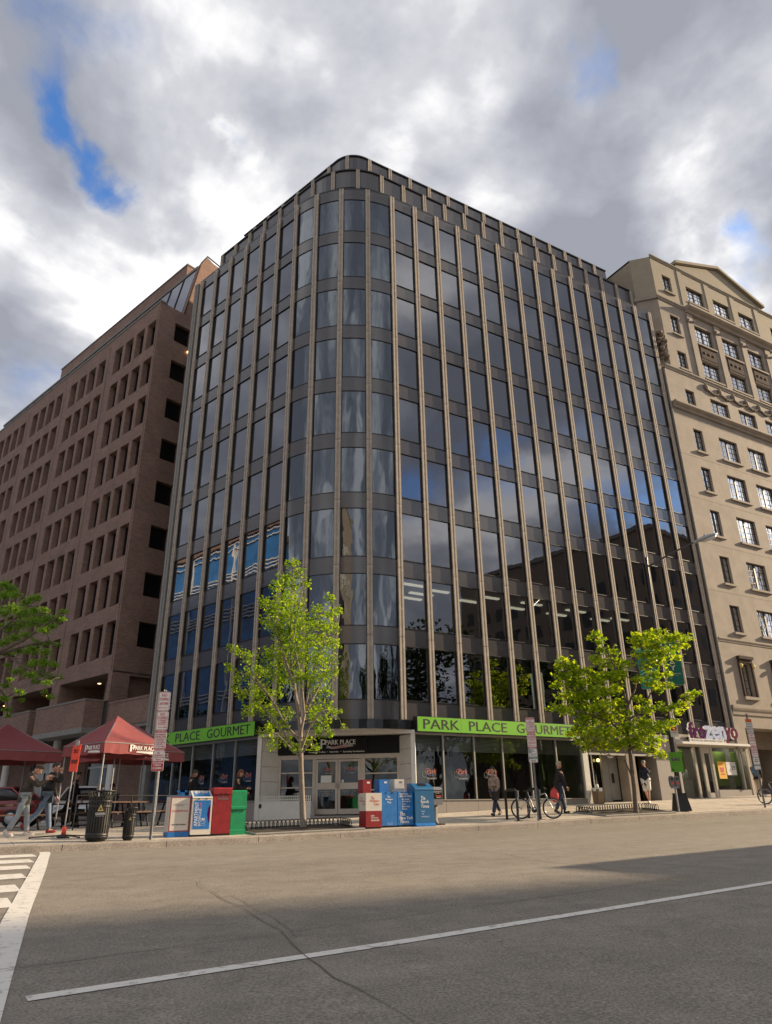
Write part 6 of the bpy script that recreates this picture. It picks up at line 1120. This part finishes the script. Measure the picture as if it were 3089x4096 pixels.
# ================================================================ terrace: canopies, tables, cars
def tent(label, F, ax, a, b, zb, apex_h, letters, logo_sides=()):
    """F: front corner (x, y); ax: direction (radians) of side a; side b runs 90 degrees left of it"""
    z0 = zwalk(*F); t = thing('canopy_tent', label, 'canopy tent', (F[0], F[1], z0), ax, 'dark red canopy tents on the terrace'); zb -= z0; vt = zb + .33; A = (a / 2, b / 2, vt + apex_h)
    P = [(0, 0), (a, 0), (a, b), (0, b)]
    for i in range(4):
        p, q = P[i], P[(i + 1) % 4]; m = MB(); n = 6
        vs = []
        for j in range(n + 1):
            for k in range(n + 1 - j):
                u, v = k / n, j / n; e = Vector((p[0], p[1], vt)).lerp(Vector((q[0], q[1], vt)), u) if j == 0 else None
                L_ = Vector((p[0], p[1], vt)).lerp(Vector(A), v); R_ = Vector((q[0], q[1], vt)).lerp(Vector(A), v); w_ = k / max(1, n - j)
                c = L_.lerp(R_, w_); c.z -= .10 * sin(pi * v) * (.4 + .6 * sin(pi * w_)); vs.append(c)
        idx = lambda j, k: sum(n + 1 - x for x in range(j)) + k
        fs = []
        for j in range(n):
            for k in range(n - j):
                fs.append((idx(j, k), idx(j, k + 1), idx(j + 1, k)))
                if k < n - j - 1: fs.append((idx(j, k + 1), idx(j + 1, k + 1), idx(j + 1, k)))
        m.add(vs, fs, 0, True); link('canopy_panel', m.data('canopy_panel', 'maroon'), t)
        v2 = []
        for j in range(13):
            c = Vector((*p, 0)).lerp(Vector((*q, 0)), j / 12); o = Vector((q[1] - p[1], p[0] - q[0], 0)).normalized() * (.012 * sin(j * 2.3) + .012); v2 += [(c.x + o.x, c.y + o.y, zb + .012 * sin(j * 1.7)), (c.x, c.y, vt)]
        link('valance', MB().add(v2, [(2 * j, 2 * j + 2, 2 * j + 3, 2 * j + 1) for j in range(12)]).data('valance', 'maroon'), t)
        px_, py_ = p[0] + (.06 if p[0] == 0 else -.06), p[1] + (.06 if p[1] == 0 else -.06)
        link('pole', MB().tube([(px_, py_, -.1), (px_, py_, vt)], .022, 8).data('pole', 'galv'), t)
    fr = MB()
    for i in range(4): p, q = P[i], P[(i + 1) % 4]; fr.tube([(p[0], p[1], vt - .02), (q[0], q[1], vt - .02)], .016, 6).tube([(p[0], p[1], vt - .03), (a / 2, b / 2, vt + apex_h - .05)], .016, 6)
    link('frame', fr.data('frame', 'steel'), t)
    for side, x0, x1 in letters:
        mb = MB(); z1 = zb + .28; put_text(mb, 'PARK PLACE', x0, x1 - .04, zb + .13, zb + .25, 0, fit=True, bold=.006); put_text(mb, 'GOURMET', x0 + .25 * (x1 - x0), x1 - .1, zb + .06, zb + .11, 0, fit=True, bold=.003)
        mb.prism_y([(x0 + .1, zb + .055), (x1, zb + .02), (x1 - .03, zb + .05), (x1, zb + .08), (x0 + .14, zb + .10)], -.004, 0); put_text(mb, 'P', x0 - .1, x0 + .07, zb + .08, zb + .28, 0, fit=True, bold=.008)
        M = T(0, -.03, 0) if side == 0 else T(-.03, 0, 0) @ T(0, b, 0, -pi / 2); link('lettering', mb.data('lettering', 'white_letter'), t, M)
TA = radians(18.2)
tent('dark red canopy tent with white lettering on its sunlit front, beside the sign post', (-10.63, -.26), radians(20), 2.05, 2.45, 1.60, .92, [(0, .95, 1.75), (1, 1.5, 2.3)])
tent('dark red canopy tent behind the two walking men, left of the lettered one', (-11.18 - 2.75, 4.45 - .9), TA, 2.9, 2.9, 1.60, .95, [])
tent('dark red canopy tent in shade behind the parking sign post, right of the lettered one', (-7.5 - 2.6 * cos(TA), 2.47 - 2.6 * sin(TA)), TA, 2.6, 2.6, 1.55, .95, [(0, 1.2, 2.0)])
def picnic_table(x, y, rz, label):
    t = thing('picnic_table', label, 'picnic table', (x, y, zwalk(x, y)), rz, 'picnic tables under the red canopies')
    for i in range(5): link('plank', MB().box(-.9, .9, -.36 + i * .145, -.225 + i * .145, .71, .75).data('plank', 'wood'), t)
    for s_ in (-1, 1): link('bench', MB().box(-.9, .9, s_ * .68 - .13, s_ * .68 - .01, .42, .46).box(-.9, .9, s_ * .68 + .01, s_ * .68 + .13, .42, .46).data('bench', 'wood'), t)
    for sx in (-.65, .65):
        for s_ in (-1, 1): link('leg', MB().tube([(sx, s_ * .3, .7), (sx, s_ * .62, .0)], .03, 6).data('leg', 'black_iron'), t)
        link('crossbar', MB().box(sx - .03, sx + .03, -.8, .8, .38, .42).data('crossbar', 'black_iron'), t)
for x, y, rz, lb in ((-12.6, 2.6, .25, 'picnic table in front of the left canopy, behind the walking men'), (-11.3, 3.9, .3, 'picnic table beside the person with the bag'), (-9.6, 1.6, .45, 'picnic table under the lettered canopy, behind the large bin'), (-8.5, 2.2, .3, 'picnic table behind the small bin'), (-13.6, 5.2, .25, 'picnic table at the left edge under the left canopy'), (-9.7, 4.6, .3, 'picnic table where two people sit, behind the lettered canopy')): picnic_table(x, y, rz, lb)
t = thing('terrace_rail', 'thin black metal rail along the terrace between the bins and the boxes', 'railing', (-9.0, 1.0, zwalk(-9, 1.0)), .3)
link('top_rail', MB().tube([(-2.2, 0, .9), (1.3, 0, .9)], .02, 6).data('top_rail', 'black_iron'), t); link('bottom_rail', MB().tube([(-2.2, 0, .15), (1.3, 0, .15)], .015, 6).data('bottom_rail', 'black_iron'), t)
for i in range(5): link('rail_post', MB().tube([(-2.2 + i * .875, 0, -.05), (-2.2 + i * .875, 0, .9)], .018, 6).data('rail_post', 'black_iron'), t)

def car(label, loc, rz, paint, name='parked_car'):
    t = thing(name, label, 'car', loc, rz); Wd = .88
    def loft(secs, m1, nm, smooth=True):
        mb = MB(); n = len(secs[0]); vs = [p for s_ in secs for p in s_]
        mb.add(vs, [(i * n + j, i * n + (j + 1) % n, (i + 1) * n + (j + 1) % n, (i + 1) * n + j) for i in range(len(secs) - 1) for j in range(n)], 0, smooth); mb.add(secs[0], [tuple(range(n - 1, -1, -1))]); mb.add(secs[-1], [tuple(range(n))]); return link(nm, mb.data(nm, m1), t)
    def sec(x, zb_, zt, w_): return [(x, -w_, zb_ + .1), (x, -w_ * .9, zb_), (x, w_ * .9, zb_), (x, w_, zb_ + .1), (x, w_ * 1.0, zt - .18), (x, w_ * .93, zt - .03), (x, w_ * .7, zt), (x, -w_ * .7, zt), (x, -w_ * .93, zt - .03), (x, -w_ * 1.0, zt - .18)]
    loft([sec(-2.2, .32, .86, .70), sec(-2.1, .22, .95, .83), sec(-1.4, .2, .99, Wd), sec(-.3, .2, .97, Wd), sec(.75, .2, .95, Wd), sec(1.5, .2, .86, .86), sec(2.05, .24, .74, .80), sec(2.2, .34, .62, .66)], paint, 'body')
    def cs(x, zb_, zt, w0, w1): return [(x, -w0, zb_), (x, w0, zb_), (x, w1, zt - .05), (x, w1 * .85, zt), (x, -w1 * .85, zt), (x, -w1, zt - .05)]
    loft([cs(-1.75, .95, .99, .78, .74), cs(-1.1, .96, 1.38, .80, .62), cs(-.5, .96, 1.45, .81, .62), cs(.1, .96, 1.43, .81, .62), cs(1.05, .92, .97, .78, .72)], 'black_gloss', 'windows')
    link('roof', MB().prism_x([(-.6, 1.40), (-.55, 1.455), (0, 1.475), (.55, 1.455), (.6, 1.40)], -1.15, .22).data('roof', paint), t)
    for s_ in (-1, 1):
        for pa, pb, r_ in (((1.05, s_ * .76, .95), (.2, s_ * .6, 1.42), .035), ((-.35, s_ * .82, .95), (-.38, s_ * .62, 1.42), .035), ((-1.75, s_ * .76, .97), (-1.1, s_ * .6, 1.40), .05)): link('pillar', MB().tube([pa, pb], r_, 5).data('pillar', paint), t)
    for x in (-1.35, 1.35):
        for s_ in (-1, 1):
            w_ = link('wheel', MB().lathe([(.0, -.10), (.30, -.10), (.325, -.06), (.325, .06), (.30, .10), (0, .10)], 20).xf(Matrix.Rotation(pi / 2, 4, 'X')).data('wheel', 'rubber'), t, T(x, s_ * .80, .325)); link('rim', MB().lathe([(0, .112), (.08, .112), (.2, .104), (.21, .09)], 16).xf(Matrix.Rotation(-s_ * pi / 2, 4, 'X')).data('rim', 'bike_silver'), w_)
    for s_ in (-1, 1): link('headlight', MB().ell((2.1, s_ * .58, .66), (.1, .16, .07), 8, 6).data('headlight', 'lamp_glass'), t); link('tail_light', MB().box(-2.19, -2.1, s_ * .62 - .1, s_ * .62 + .1, .72, .84).data('tail_light', 'flag_red'), t); link('mirror', MB().ell((.75, s_ * .93, 1.0), (.06, .1, .07), 8, 6).data('mirror', paint), t)
    link('bumper', MB().box(2.1, 2.24, -.62, .62, .34, .48).box(-2.24, -2.1, -.66, .66, .36, .52).data('bumper', 'black_frame'), t); link('grille', MB().box(2.17, 2.215, -.4, .4, .5, .6).data('grille', 'black_gloss'), t); return t
car('dark red parked car behind the terrace at the left edge', (-12.9, 10.4, -.52), 2.62, 'car_red'); car('white parked car in the shade behind the large litter bin', (-9.55, 9.6, -.5), -1.85, 'car_white')
t = thing('shadow_truck', 'white box truck out of view, added to cast the wedge shadow on the avenue', 'truck', (5.2, -18.35, zroad(5, -18.4)), .04)  # unseen truck, put in to throw the wedge-shaped shadow across the road
link('cargo_box', MB().box(-3.2, 1.7, -1.15, 1.15, .75, 3.2).data('cargo_box', 'car_white'), t); link('cab', MB().prism_y([(1.78, .5), (3.6, .5), (3.6, 1.35), (3.0, 1.6), (2.6, 2.45), (1.78, 2.5)], -1.05, 1.05).data('cab', 'car_white'), t); link('windscreen', MB().quad((3.03, -.95, 1.62), (3.03, .95, 1.62), (2.66, .9, 2.4), (2.66, -.9, 2.4)).data('windscreen', 'black_gloss'), t)
for x in (-2.2, 2.7):
    for s_ in (-1, 1): link('wheel', MB().lathe([(0, -.14), (.4, -.14), (.44, 0), (.4, .14), (0, .14)], 18).xf(Matrix.Rotation(pi / 2, 4, 'X')).data('wheel', 'rubber'), t, T(x, s_ * .95, .44))
link('chassis', MB().box(-3.2, 3.4, -.5, .5, .45, .74).data('chassis', 'black_iron'), t)

# ================================================================ people
for nm, c in dict(cloth_black=(.018, .017, .017), cloth_charcoal=(.055, .05, .045), cloth_brown=(.05, .041, .034), cloth_navy=(.016, .022, .045), cloth_beige=(.30, .22, .17), denim=(.12, .17, .25), denim_pale=(.27, .31, .34), denim_dark=(.03, .045, .085), cloth_white=(.72, .70, .68), khaki=(.42, .34, .25), shoe_white=(.6, .55, .54), shoe_red=(.22, .02, .025), shoe_black=(.015, .015, .015), hair_brown=(.05, .028, .016), hair_dark=(.02, .013, .01), hair_red=(.16, .045, .02), hair_pale=(.42, .34, .24), cap_grey=(.22, .22, .19), pack_blue=(.05, .10, .17), eye=(.01, .01, .01), lip=(.30, .09, .08)).items():
    mat(nm, c, .85 if nm[:4] in ('clot', 'deni', 'khak') else .55, var=.15 if nm[:4] in ('clot', 'deni', 'khak') else 0, vscale=14)
def skin_mesh(V, R, E_, root=0, sub=1):
    me = bpy.data.meshes.new('skin_tmp'); bm = bmesh.new(); ly = bm.verts.layers.skin.verify(); vv = []
    for i, p in enumerate(V):
        v = bm.verts.new(p); r = R[i]; v[ly].radius = r if isinstance(r, tuple) else (r, r); v[ly].use_root = i == root; vv.append(v)
    for a, b in E_: bm.edges.new((vv[a], vv[b]))
    bm.to_mesh(me); bm.free(); ob = bpy.data.objects.new('skin_tmp', me); COL.objects.link(ob)
    m = ob.modifiers.new('s', 'SKIN'); m.branch_smoothing = .6; ob.modifiers.new('u', 'SUBSURF').levels = sub
    dg = bpy.context.evaluated_depsgraph_get(); out = bpy.data.meshes.new_from_object(ob.evaluated_get(dg)); bpy.data.objects.remove(ob); bpy.data.meshes.remove(me); return out
def person(label, loc, heading, H=1.75, lean=.04, legs=((.3, .1), (-.3, .35)), arms=((-.3, .3, .1), (.35, .4, .1)), head=(.0, 0.0), top='cloth_black', pants='denim', shoes='shoe_black', hair='hair_brown', skin='skin', coat=0.0, shorts=False, longhair=False, cap=None, seat=None, group='people on the pavement'):
    t = thing('person', label, 'person', loc, heading, group); k = H / 1.75
    U = Vector((sin(lean), 0, cos(lean))); V, R, E_, nm = [], [], [], {}
    def add(n, p, r, par=None):
        V.append(Vector(p)); R.append(r); nm[n] = len(V) - 1
        if par: E_.append((nm[par], nm[n]))
    P0 = Vector((0, 0, .95))
    add('pelvis', P0, .125); add('waist', P0 + U * .15, .115, 'pelvis'); add('chest', P0 + U * .34, .14, 'waist'); add('upper', P0 + U * .47, .12, 'chest'); add('neck', P0 + U * .56, .055, 'upper'); add('skull', P0 + U * .63 + Vector((.015, 0, 0)), .05, 'neck')
    feet = []
    for s_, (a, kn) in zip((1, -1), legs):
        n = 'L' if s_ > 0 else 'R'; h = P0 + Vector((0, s_ * .095, -.03)); d1 = Vector((sin(a), 0, -cos(a))); d2 = Vector((sin(a - kn), 0, -cos(a - kn)))
        kp = h + d1 * .43; ap = kp + d2 * .43; fa = max(-.9, min(.5, (a - kn) * .7)); fd = Vector((cos(fa), 0, sin(fa)))
        add('hip' + n, h, .085, 'pelvis'); add('thigh' + n, h.lerp(kp, .35), .082, 'hip' + n); add('knee' + n, kp, .056, 'thigh' + n); add('calf' + n, kp.lerp(ap, .35), .056, 'knee' + n); add('ank' + n, ap, .036, 'calf' + n); add('toe' + n, ap + fd * .13 + Vector((0, 0, -.045)), .03, 'ank' + n); feet.append((ap, fd))
    hands = []
    for s_, (a, e, ab) in zip((1, -1), arms):
        n = 'L' if s_ > 0 else 'R'; sh = P0 + U * .45 + Vector((0, s_ * .175, 0)); aa = a + lean; d1 = Vector((sin(aa) * cos(ab), s_ * sin(ab), -cos(aa) * cos(ab))); b2 = aa + e; inn = -s_ * .35 * min(1, abs(e)); d2 = Vector((sin(b2), inn, -cos(b2))).normalized()
        el = sh + d1 * .29; wr = el + d2 * .25
        add('sh' + n, sh, .062, 'upper'); add('el' + n, el, .043, 'sh' + n); add('wr' + n, wr, .029, 'el' + n); add('pm' + n, wr + d2 * .07, .033, 'wr' + n); hands.append((wr, d2, s_))
    zmin = min(min((f + Vector((0, 0, -.085))).z, (f + d * .15 + Vector((0, 0, -.06))).z) for f, d in feet); off = Vector((0, 0, -zmin if seat is None else seat - .83 + .0))
    V = [v + off for v in V]; feet = [(f + off, d) for f, d in feet]; hands = [(w_ + off, d, s_) for w_, d, s_ in hands]
    S = Matrix.Scale(k, 4); cov = ('pelvis', 'waist', 'chest', 'upper', 'shL', 'shR', 'elL', 'elR', 'hipL', 'hipR', 'thighL', 'thighR') + (() if shorts else ('kneeL', 'kneeR', 'calfL', 'calfR')); RB = [R[i] * (.74 if n in cov else 1) for n, i in nm.items()]; body = MB(); body.mesh(skin_mesh(V, RB, E_), 0, None, True)
    pit_, yw = head; HM = Matrix.Rotation(yw, 4, 'Z') @ Matrix.Rotation(pit_ + lean, 4, 'Y'); nk = V[nm['neck']]; hc = nk + (HM @ Vector((.025, 0, .165)))
    def hp(x, y, z): return hc + (HM @ Vector((x, y, z)))
    body.ell(hc, (.096, .076, .118), 14, 10, 0, HM); body.ell(hp(.03, 0, -.06), (.06, .055, .07), 10, 7, 0, HM); body.add([hp(.088, -.014, .02), hp(.088, .014, .02), hp(.118, .016, -.028), hp(.118, -.016, -.028), hp(.092, 0, -.035), hp(.122, 0, -.02)], [(0, 1, 2, 5, 3), (3, 5, 2, 4), (0, 3, 4), (1, 4, 2)])
    for s_ in (-1, 1): body.ell(hp(-.005, s_ * .078, -.01), (.022, .012, .034), 8, 6, 0, HM)
    for w_, d, s_ in hands:
        sd_ = Vector((0, s_, 0)); up_ = d.cross(sd_).normalized(); pc = w_ + d * .075
        for i in range(4):
            q = w_ + d * .085 + up_ * ((i - 1.5) * .019); L_ = (.075, .085, .08, .062)[i]; cv = -sd_ * .35 * (1 if s_ > 0 else 1)
            body.tube([q, q + (d + cv * .4).normalized() * L_ * .55, q + (d + cv * .4).normalized() * L_ * .55 + (d + cv * 1.6).normalized() * L_ * .5], [.0095, .009, .007], 6)
        q = w_ + d * .03 + up_ * -.028; body.tube([q, q + (d * .7 - up_ * .6).normalized() * .04, q + (d * .7 - up_ * .6).normalized() * .04 + d * .03], [.011, .010, .008], 6)
    link('body', body.xf(S).data('body', skin), t)
    ey = MB()
    for s_ in (-1, 1): ey.ell(hp(.083, s_ * .033, .022), (.012, .012, .008), 6, 5, 0, HM)
    link('eyes', ey.xf(S).data('eyes', 'eye'), t); link('mouth', MB().ell(hp(.088, 0, -.062), (.008, .024, .006), 8, 5, 0, HM).xf(S).data('mouth', 'lip'), t)
    hr = MB()
    if cap:
        hr.ell(hp(-.012, 0, .02), (.098, .083, .115), 12, 8, 0, HM); link('hair', MB().ell(hp(-.03, 0, -.01), (.085, .081, .1), 12, 8, 0, HM).xf(S).data('hair', hair), t)
        c = MB().ell(hp(-.005, 0, .055), (.108, .09, .085), 12, 8, 0, HM); c.ell(hp(.11, 0, .045), (.075, .07, .012), 10, 5, 0, HM); link('cap', c.xf(S).data('cap', cap), t)
    else:
        hr.ell(hp(-.022, 0, .035), (.098, .087, .105), 12, 9, 0, HM).ell(hp(.03, 0, .085), (.07, .07, .045), 10, 6, 0, HM)
        if longhair: hr.ell(hp(-.06, 0, -.06), (.06, .085, .14), 10, 8, 0, HM)
        link('hair', hr.xf(S).data('hair', hair), t)
    def sub(names, radd, extra=()):
        ids = [nm[n] for n in names]; mp = {v: i for i, v in enumerate(ids)}; VV = [V[i].copy() for i in ids]; RR = [R[i] + radd for i in ids]; EE = [(mp[a], mp[b]) for a, b in E_ if a in mp and b in mp]
        for p, r, par in extra: VV.append(p); RR.append(r); EE.append((mp[nm[par]], len(VV) - 1))
        return VV, RR, EE
    ex = [(V[nm['pelvis']] + Vector((-.02, 0, -.10 - coat)), .15 + .06 * min(1, coat * 3), 'pelvis')]
    VV, RR, EE = sub(['pelvis', 'waist', 'chest', 'upper', 'shL', 'elL', 'wrL', 'shR', 'elR', 'wrR'], .026, ex); RR[0] += .015; RR[1] += .02; RR[3] += .03; RR[4] += .022; RR[7] += .022
    link('jacket', MB().mesh(skin_mesh(VV, RR, EE), 0, S, True).data('jacket', top), t); link('collar', MB().tube([V[nm['upper']] + U * .04, V[nm['upper']] + U * .115], [.118, .078], 12).xf(S).data('collar', top), t)
    if shorts: VV, RR, EE = sub(['pelvis', 'hipL', 'thighL', 'kneeL', 'hipR', 'thighR', 'kneeR'], .032); RR[3] += .03; RR[6] += .03
    else: VV, RR, EE = sub(['pelvis', 'hipL', 'thighL', 'kneeL', 'calfL', 'ankL', 'hipR', 'thighR', 'kneeR', 'calfR', 'ankR'], .018); RR[5] += .022; RR[10] += .022
    link('trousers' if not shorts else 'shorts', MB().mesh(skin_mesh(VV, RR, EE), 0, S, True).data('trousers', pants), t)
    for f, d in feet:
        FM = Matrix.Rotation(-atan2(d.z, d.x), 4, 'Y'); c = f + FM @ Vector((.055, 0, -.05)); m = MB().ell(c, (.135, .048, .042), 12, 7, 0, FM).ell(f + FM @ Vector((-.02, 0, -.025)), (.06, .046, .06), 10, 7, 0, FM); m.ell(c + FM @ Vector((.0, 0, -.028)), (.138, .05, .014), 12, 5, 0, FM); link('shoe', m.xf(S).data('shoe', shoes), t)
    t_hands = [Matrix.Translation(Vector(loc)) @ Matrix.Rotation(heading, 4, 'Z') @ S @ (w_ + d * .1) for w_, d, s_ in hands]
    return t, t_hands
def item(name, label, cat, loc, rz=0.0): return thing(name, label, cat, loc, rz)
p, hd = person('man in grey brown jacket and pale jeans reading his phone, left of the pair', gp(-12.62, -1.35), -.15, 1.76, .16, ((.22, .06), (-.2, .28)), ((.75, 1.35, .15), (.62, 1.55, .12)), (.55, -.1), 'cloth_brown', 'denim_pale', 'shoe_white', 'hair_brown')
ph = item('phone', 'small dark phone held by the man in the grey brown jacket', 'phone', hd[1]); link('case', MB().box(-.01, .06, -.035, .035, -.004, .006).data('case', 'black_gloss'), ph)
person('man in black jacket, blue jeans and red shoes, hand at face, right of the pair', gp(-12.02, -.72), -.15, 1.77, .10, ((.2, .03), (-.36, .42)), ((.15, .25, .1), (1.0, 2.15, .15)), (.12, -.25), 'cloth_black', 'denim', 'shoe_red', 'hair_dark')
p, hd = person('person in a long dark coat carrying a bag behind the orange red sign', gp(-10.66, 4.5), -.5, 1.72, .06, ((.25, .08), (-.5, .6)), ((.2, .3, .1), (-.15, .12, .12)), (.1, 0), 'cloth_black', 'cloth_black', 'shoe_black', 'hair_dark', coat=.25)
b = item('shoulder_bag', 'soft dark grey bag hanging from the hand of the person in the long coat', 'bag', hd[1], -.5); link('body', MB().ell((0, 0, -.42), (.24, .1, .19), 12, 8).data('body', 'cloth_charcoal'), b); link('strap', MB().tube([(-.12, 0, -.28), (-.03, 0, 0), (.03, 0, 0), (.12, 0, -.28)], .012, 6).data('strap', 'rubber'), b)
person('man in a dark jacket with a light sleeve behind the white newspaper boxes', gp(-6.75, 3.95), -.6, 1.74, .05, ((.2, .05), (-.25, .3)), ((.1, .2, .1), (-.1, .3, .1)), (.35, 0), 'cloth_black', 'denim_dark', 'shoe_black', 'hair_brown')
person('woman with reddish hair in black behind the green newspaper box', gp(-5.80, 1.65), -.4, 1.63, .05, ((.2, .05), (-.25, .3)), ((.2, .9, .1), (.3, 1.2, .1)), (.3, 0), 'cloth_black', 'cloth_black', 'shoe_black', 'hair_red', longhair=True)
p, hd = person('woman in a beige quilted jacket and dark jeans striding past the shop window', gp(2.52, -1.95), pi + .35, 1.62, .05, ((.42, .06), (-.42, .28)), ((.12, .35, .12), (-.2, .25, .12)), (.05, .0), 'cloth_beige', 'denim_dark', 'shoe_black', 'hair_brown', coat=.14, longhair=True)
b = item('handbag', 'black handbag on the arm of the woman in the beige jacket', 'bag', hd[0] + Vector((-.02, -.03, .0)), .3); link('body', MB().bbox(-.17, .17, -.06, .06, -.20, .08, .03).data('body', 'cloth_black'), b); link('strap', MB().tube([(-.13, 0, .06), (-.08, 0, .24), (.08, 0, .24), (.13, 0, .06)], .012, 6).data('strap', 'shoe_black'), b)
p, hd = person('man in a black jacket and striped track trousers walking beyond the bicycle', gp(5.08, -2.55), -.25, 1.74, .03, ((.22, .03), (-.22, .25)), ((-.1, .2, .12), (.15, .3, .12)), (.0, 0), 'cloth_black', 'denim_dark', 'shoe_black', 'hair_pale')
for s_ in (-1, 1): pass
link('trouser_stripe', MB().tube([(.0, -.20, .92), (.06, -.19, .6), (.10, -.165, .18)], [.016, .018, .016], 6).data('trouser_stripe', 'cloth_white'), p)
b = item('red_bag', 'bright red bag held by the man in track trousers', 'bag', (4.72, -2.62, zwalk(4.7, -2.6) + .82), -.4); link('body', MB().ell((0, 0, -.19), (.17, .09, .24), 12, 9).data('body', 'poster_red'), b); link('handle', MB().tube([(-.08, 0, .0), (0, 0, .1), (.08, 0, .0)], .012, 6).data('handle', 'poster_red'), b)
person('man in a grey cap, navy top and white shorts walking past the lobby', gp(11.52, -.95), pi + .45, 1.70, .02, ((.30, .05), (-.2, .55)), ((1.05, 1.9, .15), (-.15, .2, .15)), (.15, .3), 'cloth_navy', 'cloth_white', 'shoe_white', 'hair_brown', shorts=True, cap='cap_grey')
p, hd = person('man in khaki trousers wearing a blue backpack, walking away at the right edge', gp(19.6, -.75), .25, 1.68, .06, ((.25, .05), (-.25, .3)), ((.2, .3, .1), (-.2, .3, .1)), (.1, 0), 'cloth_black', 'khaki', 'shoe_black', 'hair_dark')
b = item('backpack', 'blue grey backpack worn by the man in khaki trousers', 'backpack', (19.6 - .2, -.80, zwalk(19.6, -.75) + 1.16), .25); link('body', MB().ell((0, 0, 0), (.14, .17, .25), 12, 9).ell((-.08, 0, -.08), (.09, .13, .13), 10, 7).data('body', 'pack_blue'), b); link('strap', MB().tube([(.08, .1, .2), (.2, .11, .24), (.28, .11, .05), (.1, .12, -.18)], .016, 6).tube([(.08, -.1, .2), (.2, -.11, .24), (.28, -.11, .05), (.1, -.12, -.18)], .016, 6).data('strap', 'rubber'), b)
for x, y, hh, lb in ((-9.95, 4.05, 1.0, 'seated person with fair hair at the table behind the large bin'), (-9.35, 4.25, 1.9, 'seated person in black at the table behind the large bin')):
    person(lb, (x, y, zwalk(x, y)), hh, 1.7, .18, ((1.45, 1.4), (1.45, 1.4)), ((.5, .9, .1), (.5, .9, .1)), (.2, 0), 'cloth_black', 'denim_dark', 'shoe_black', 'hair_pale' if 'fair' in lb else 'hair_dark', seat=.47, longhair='fair' in lb)
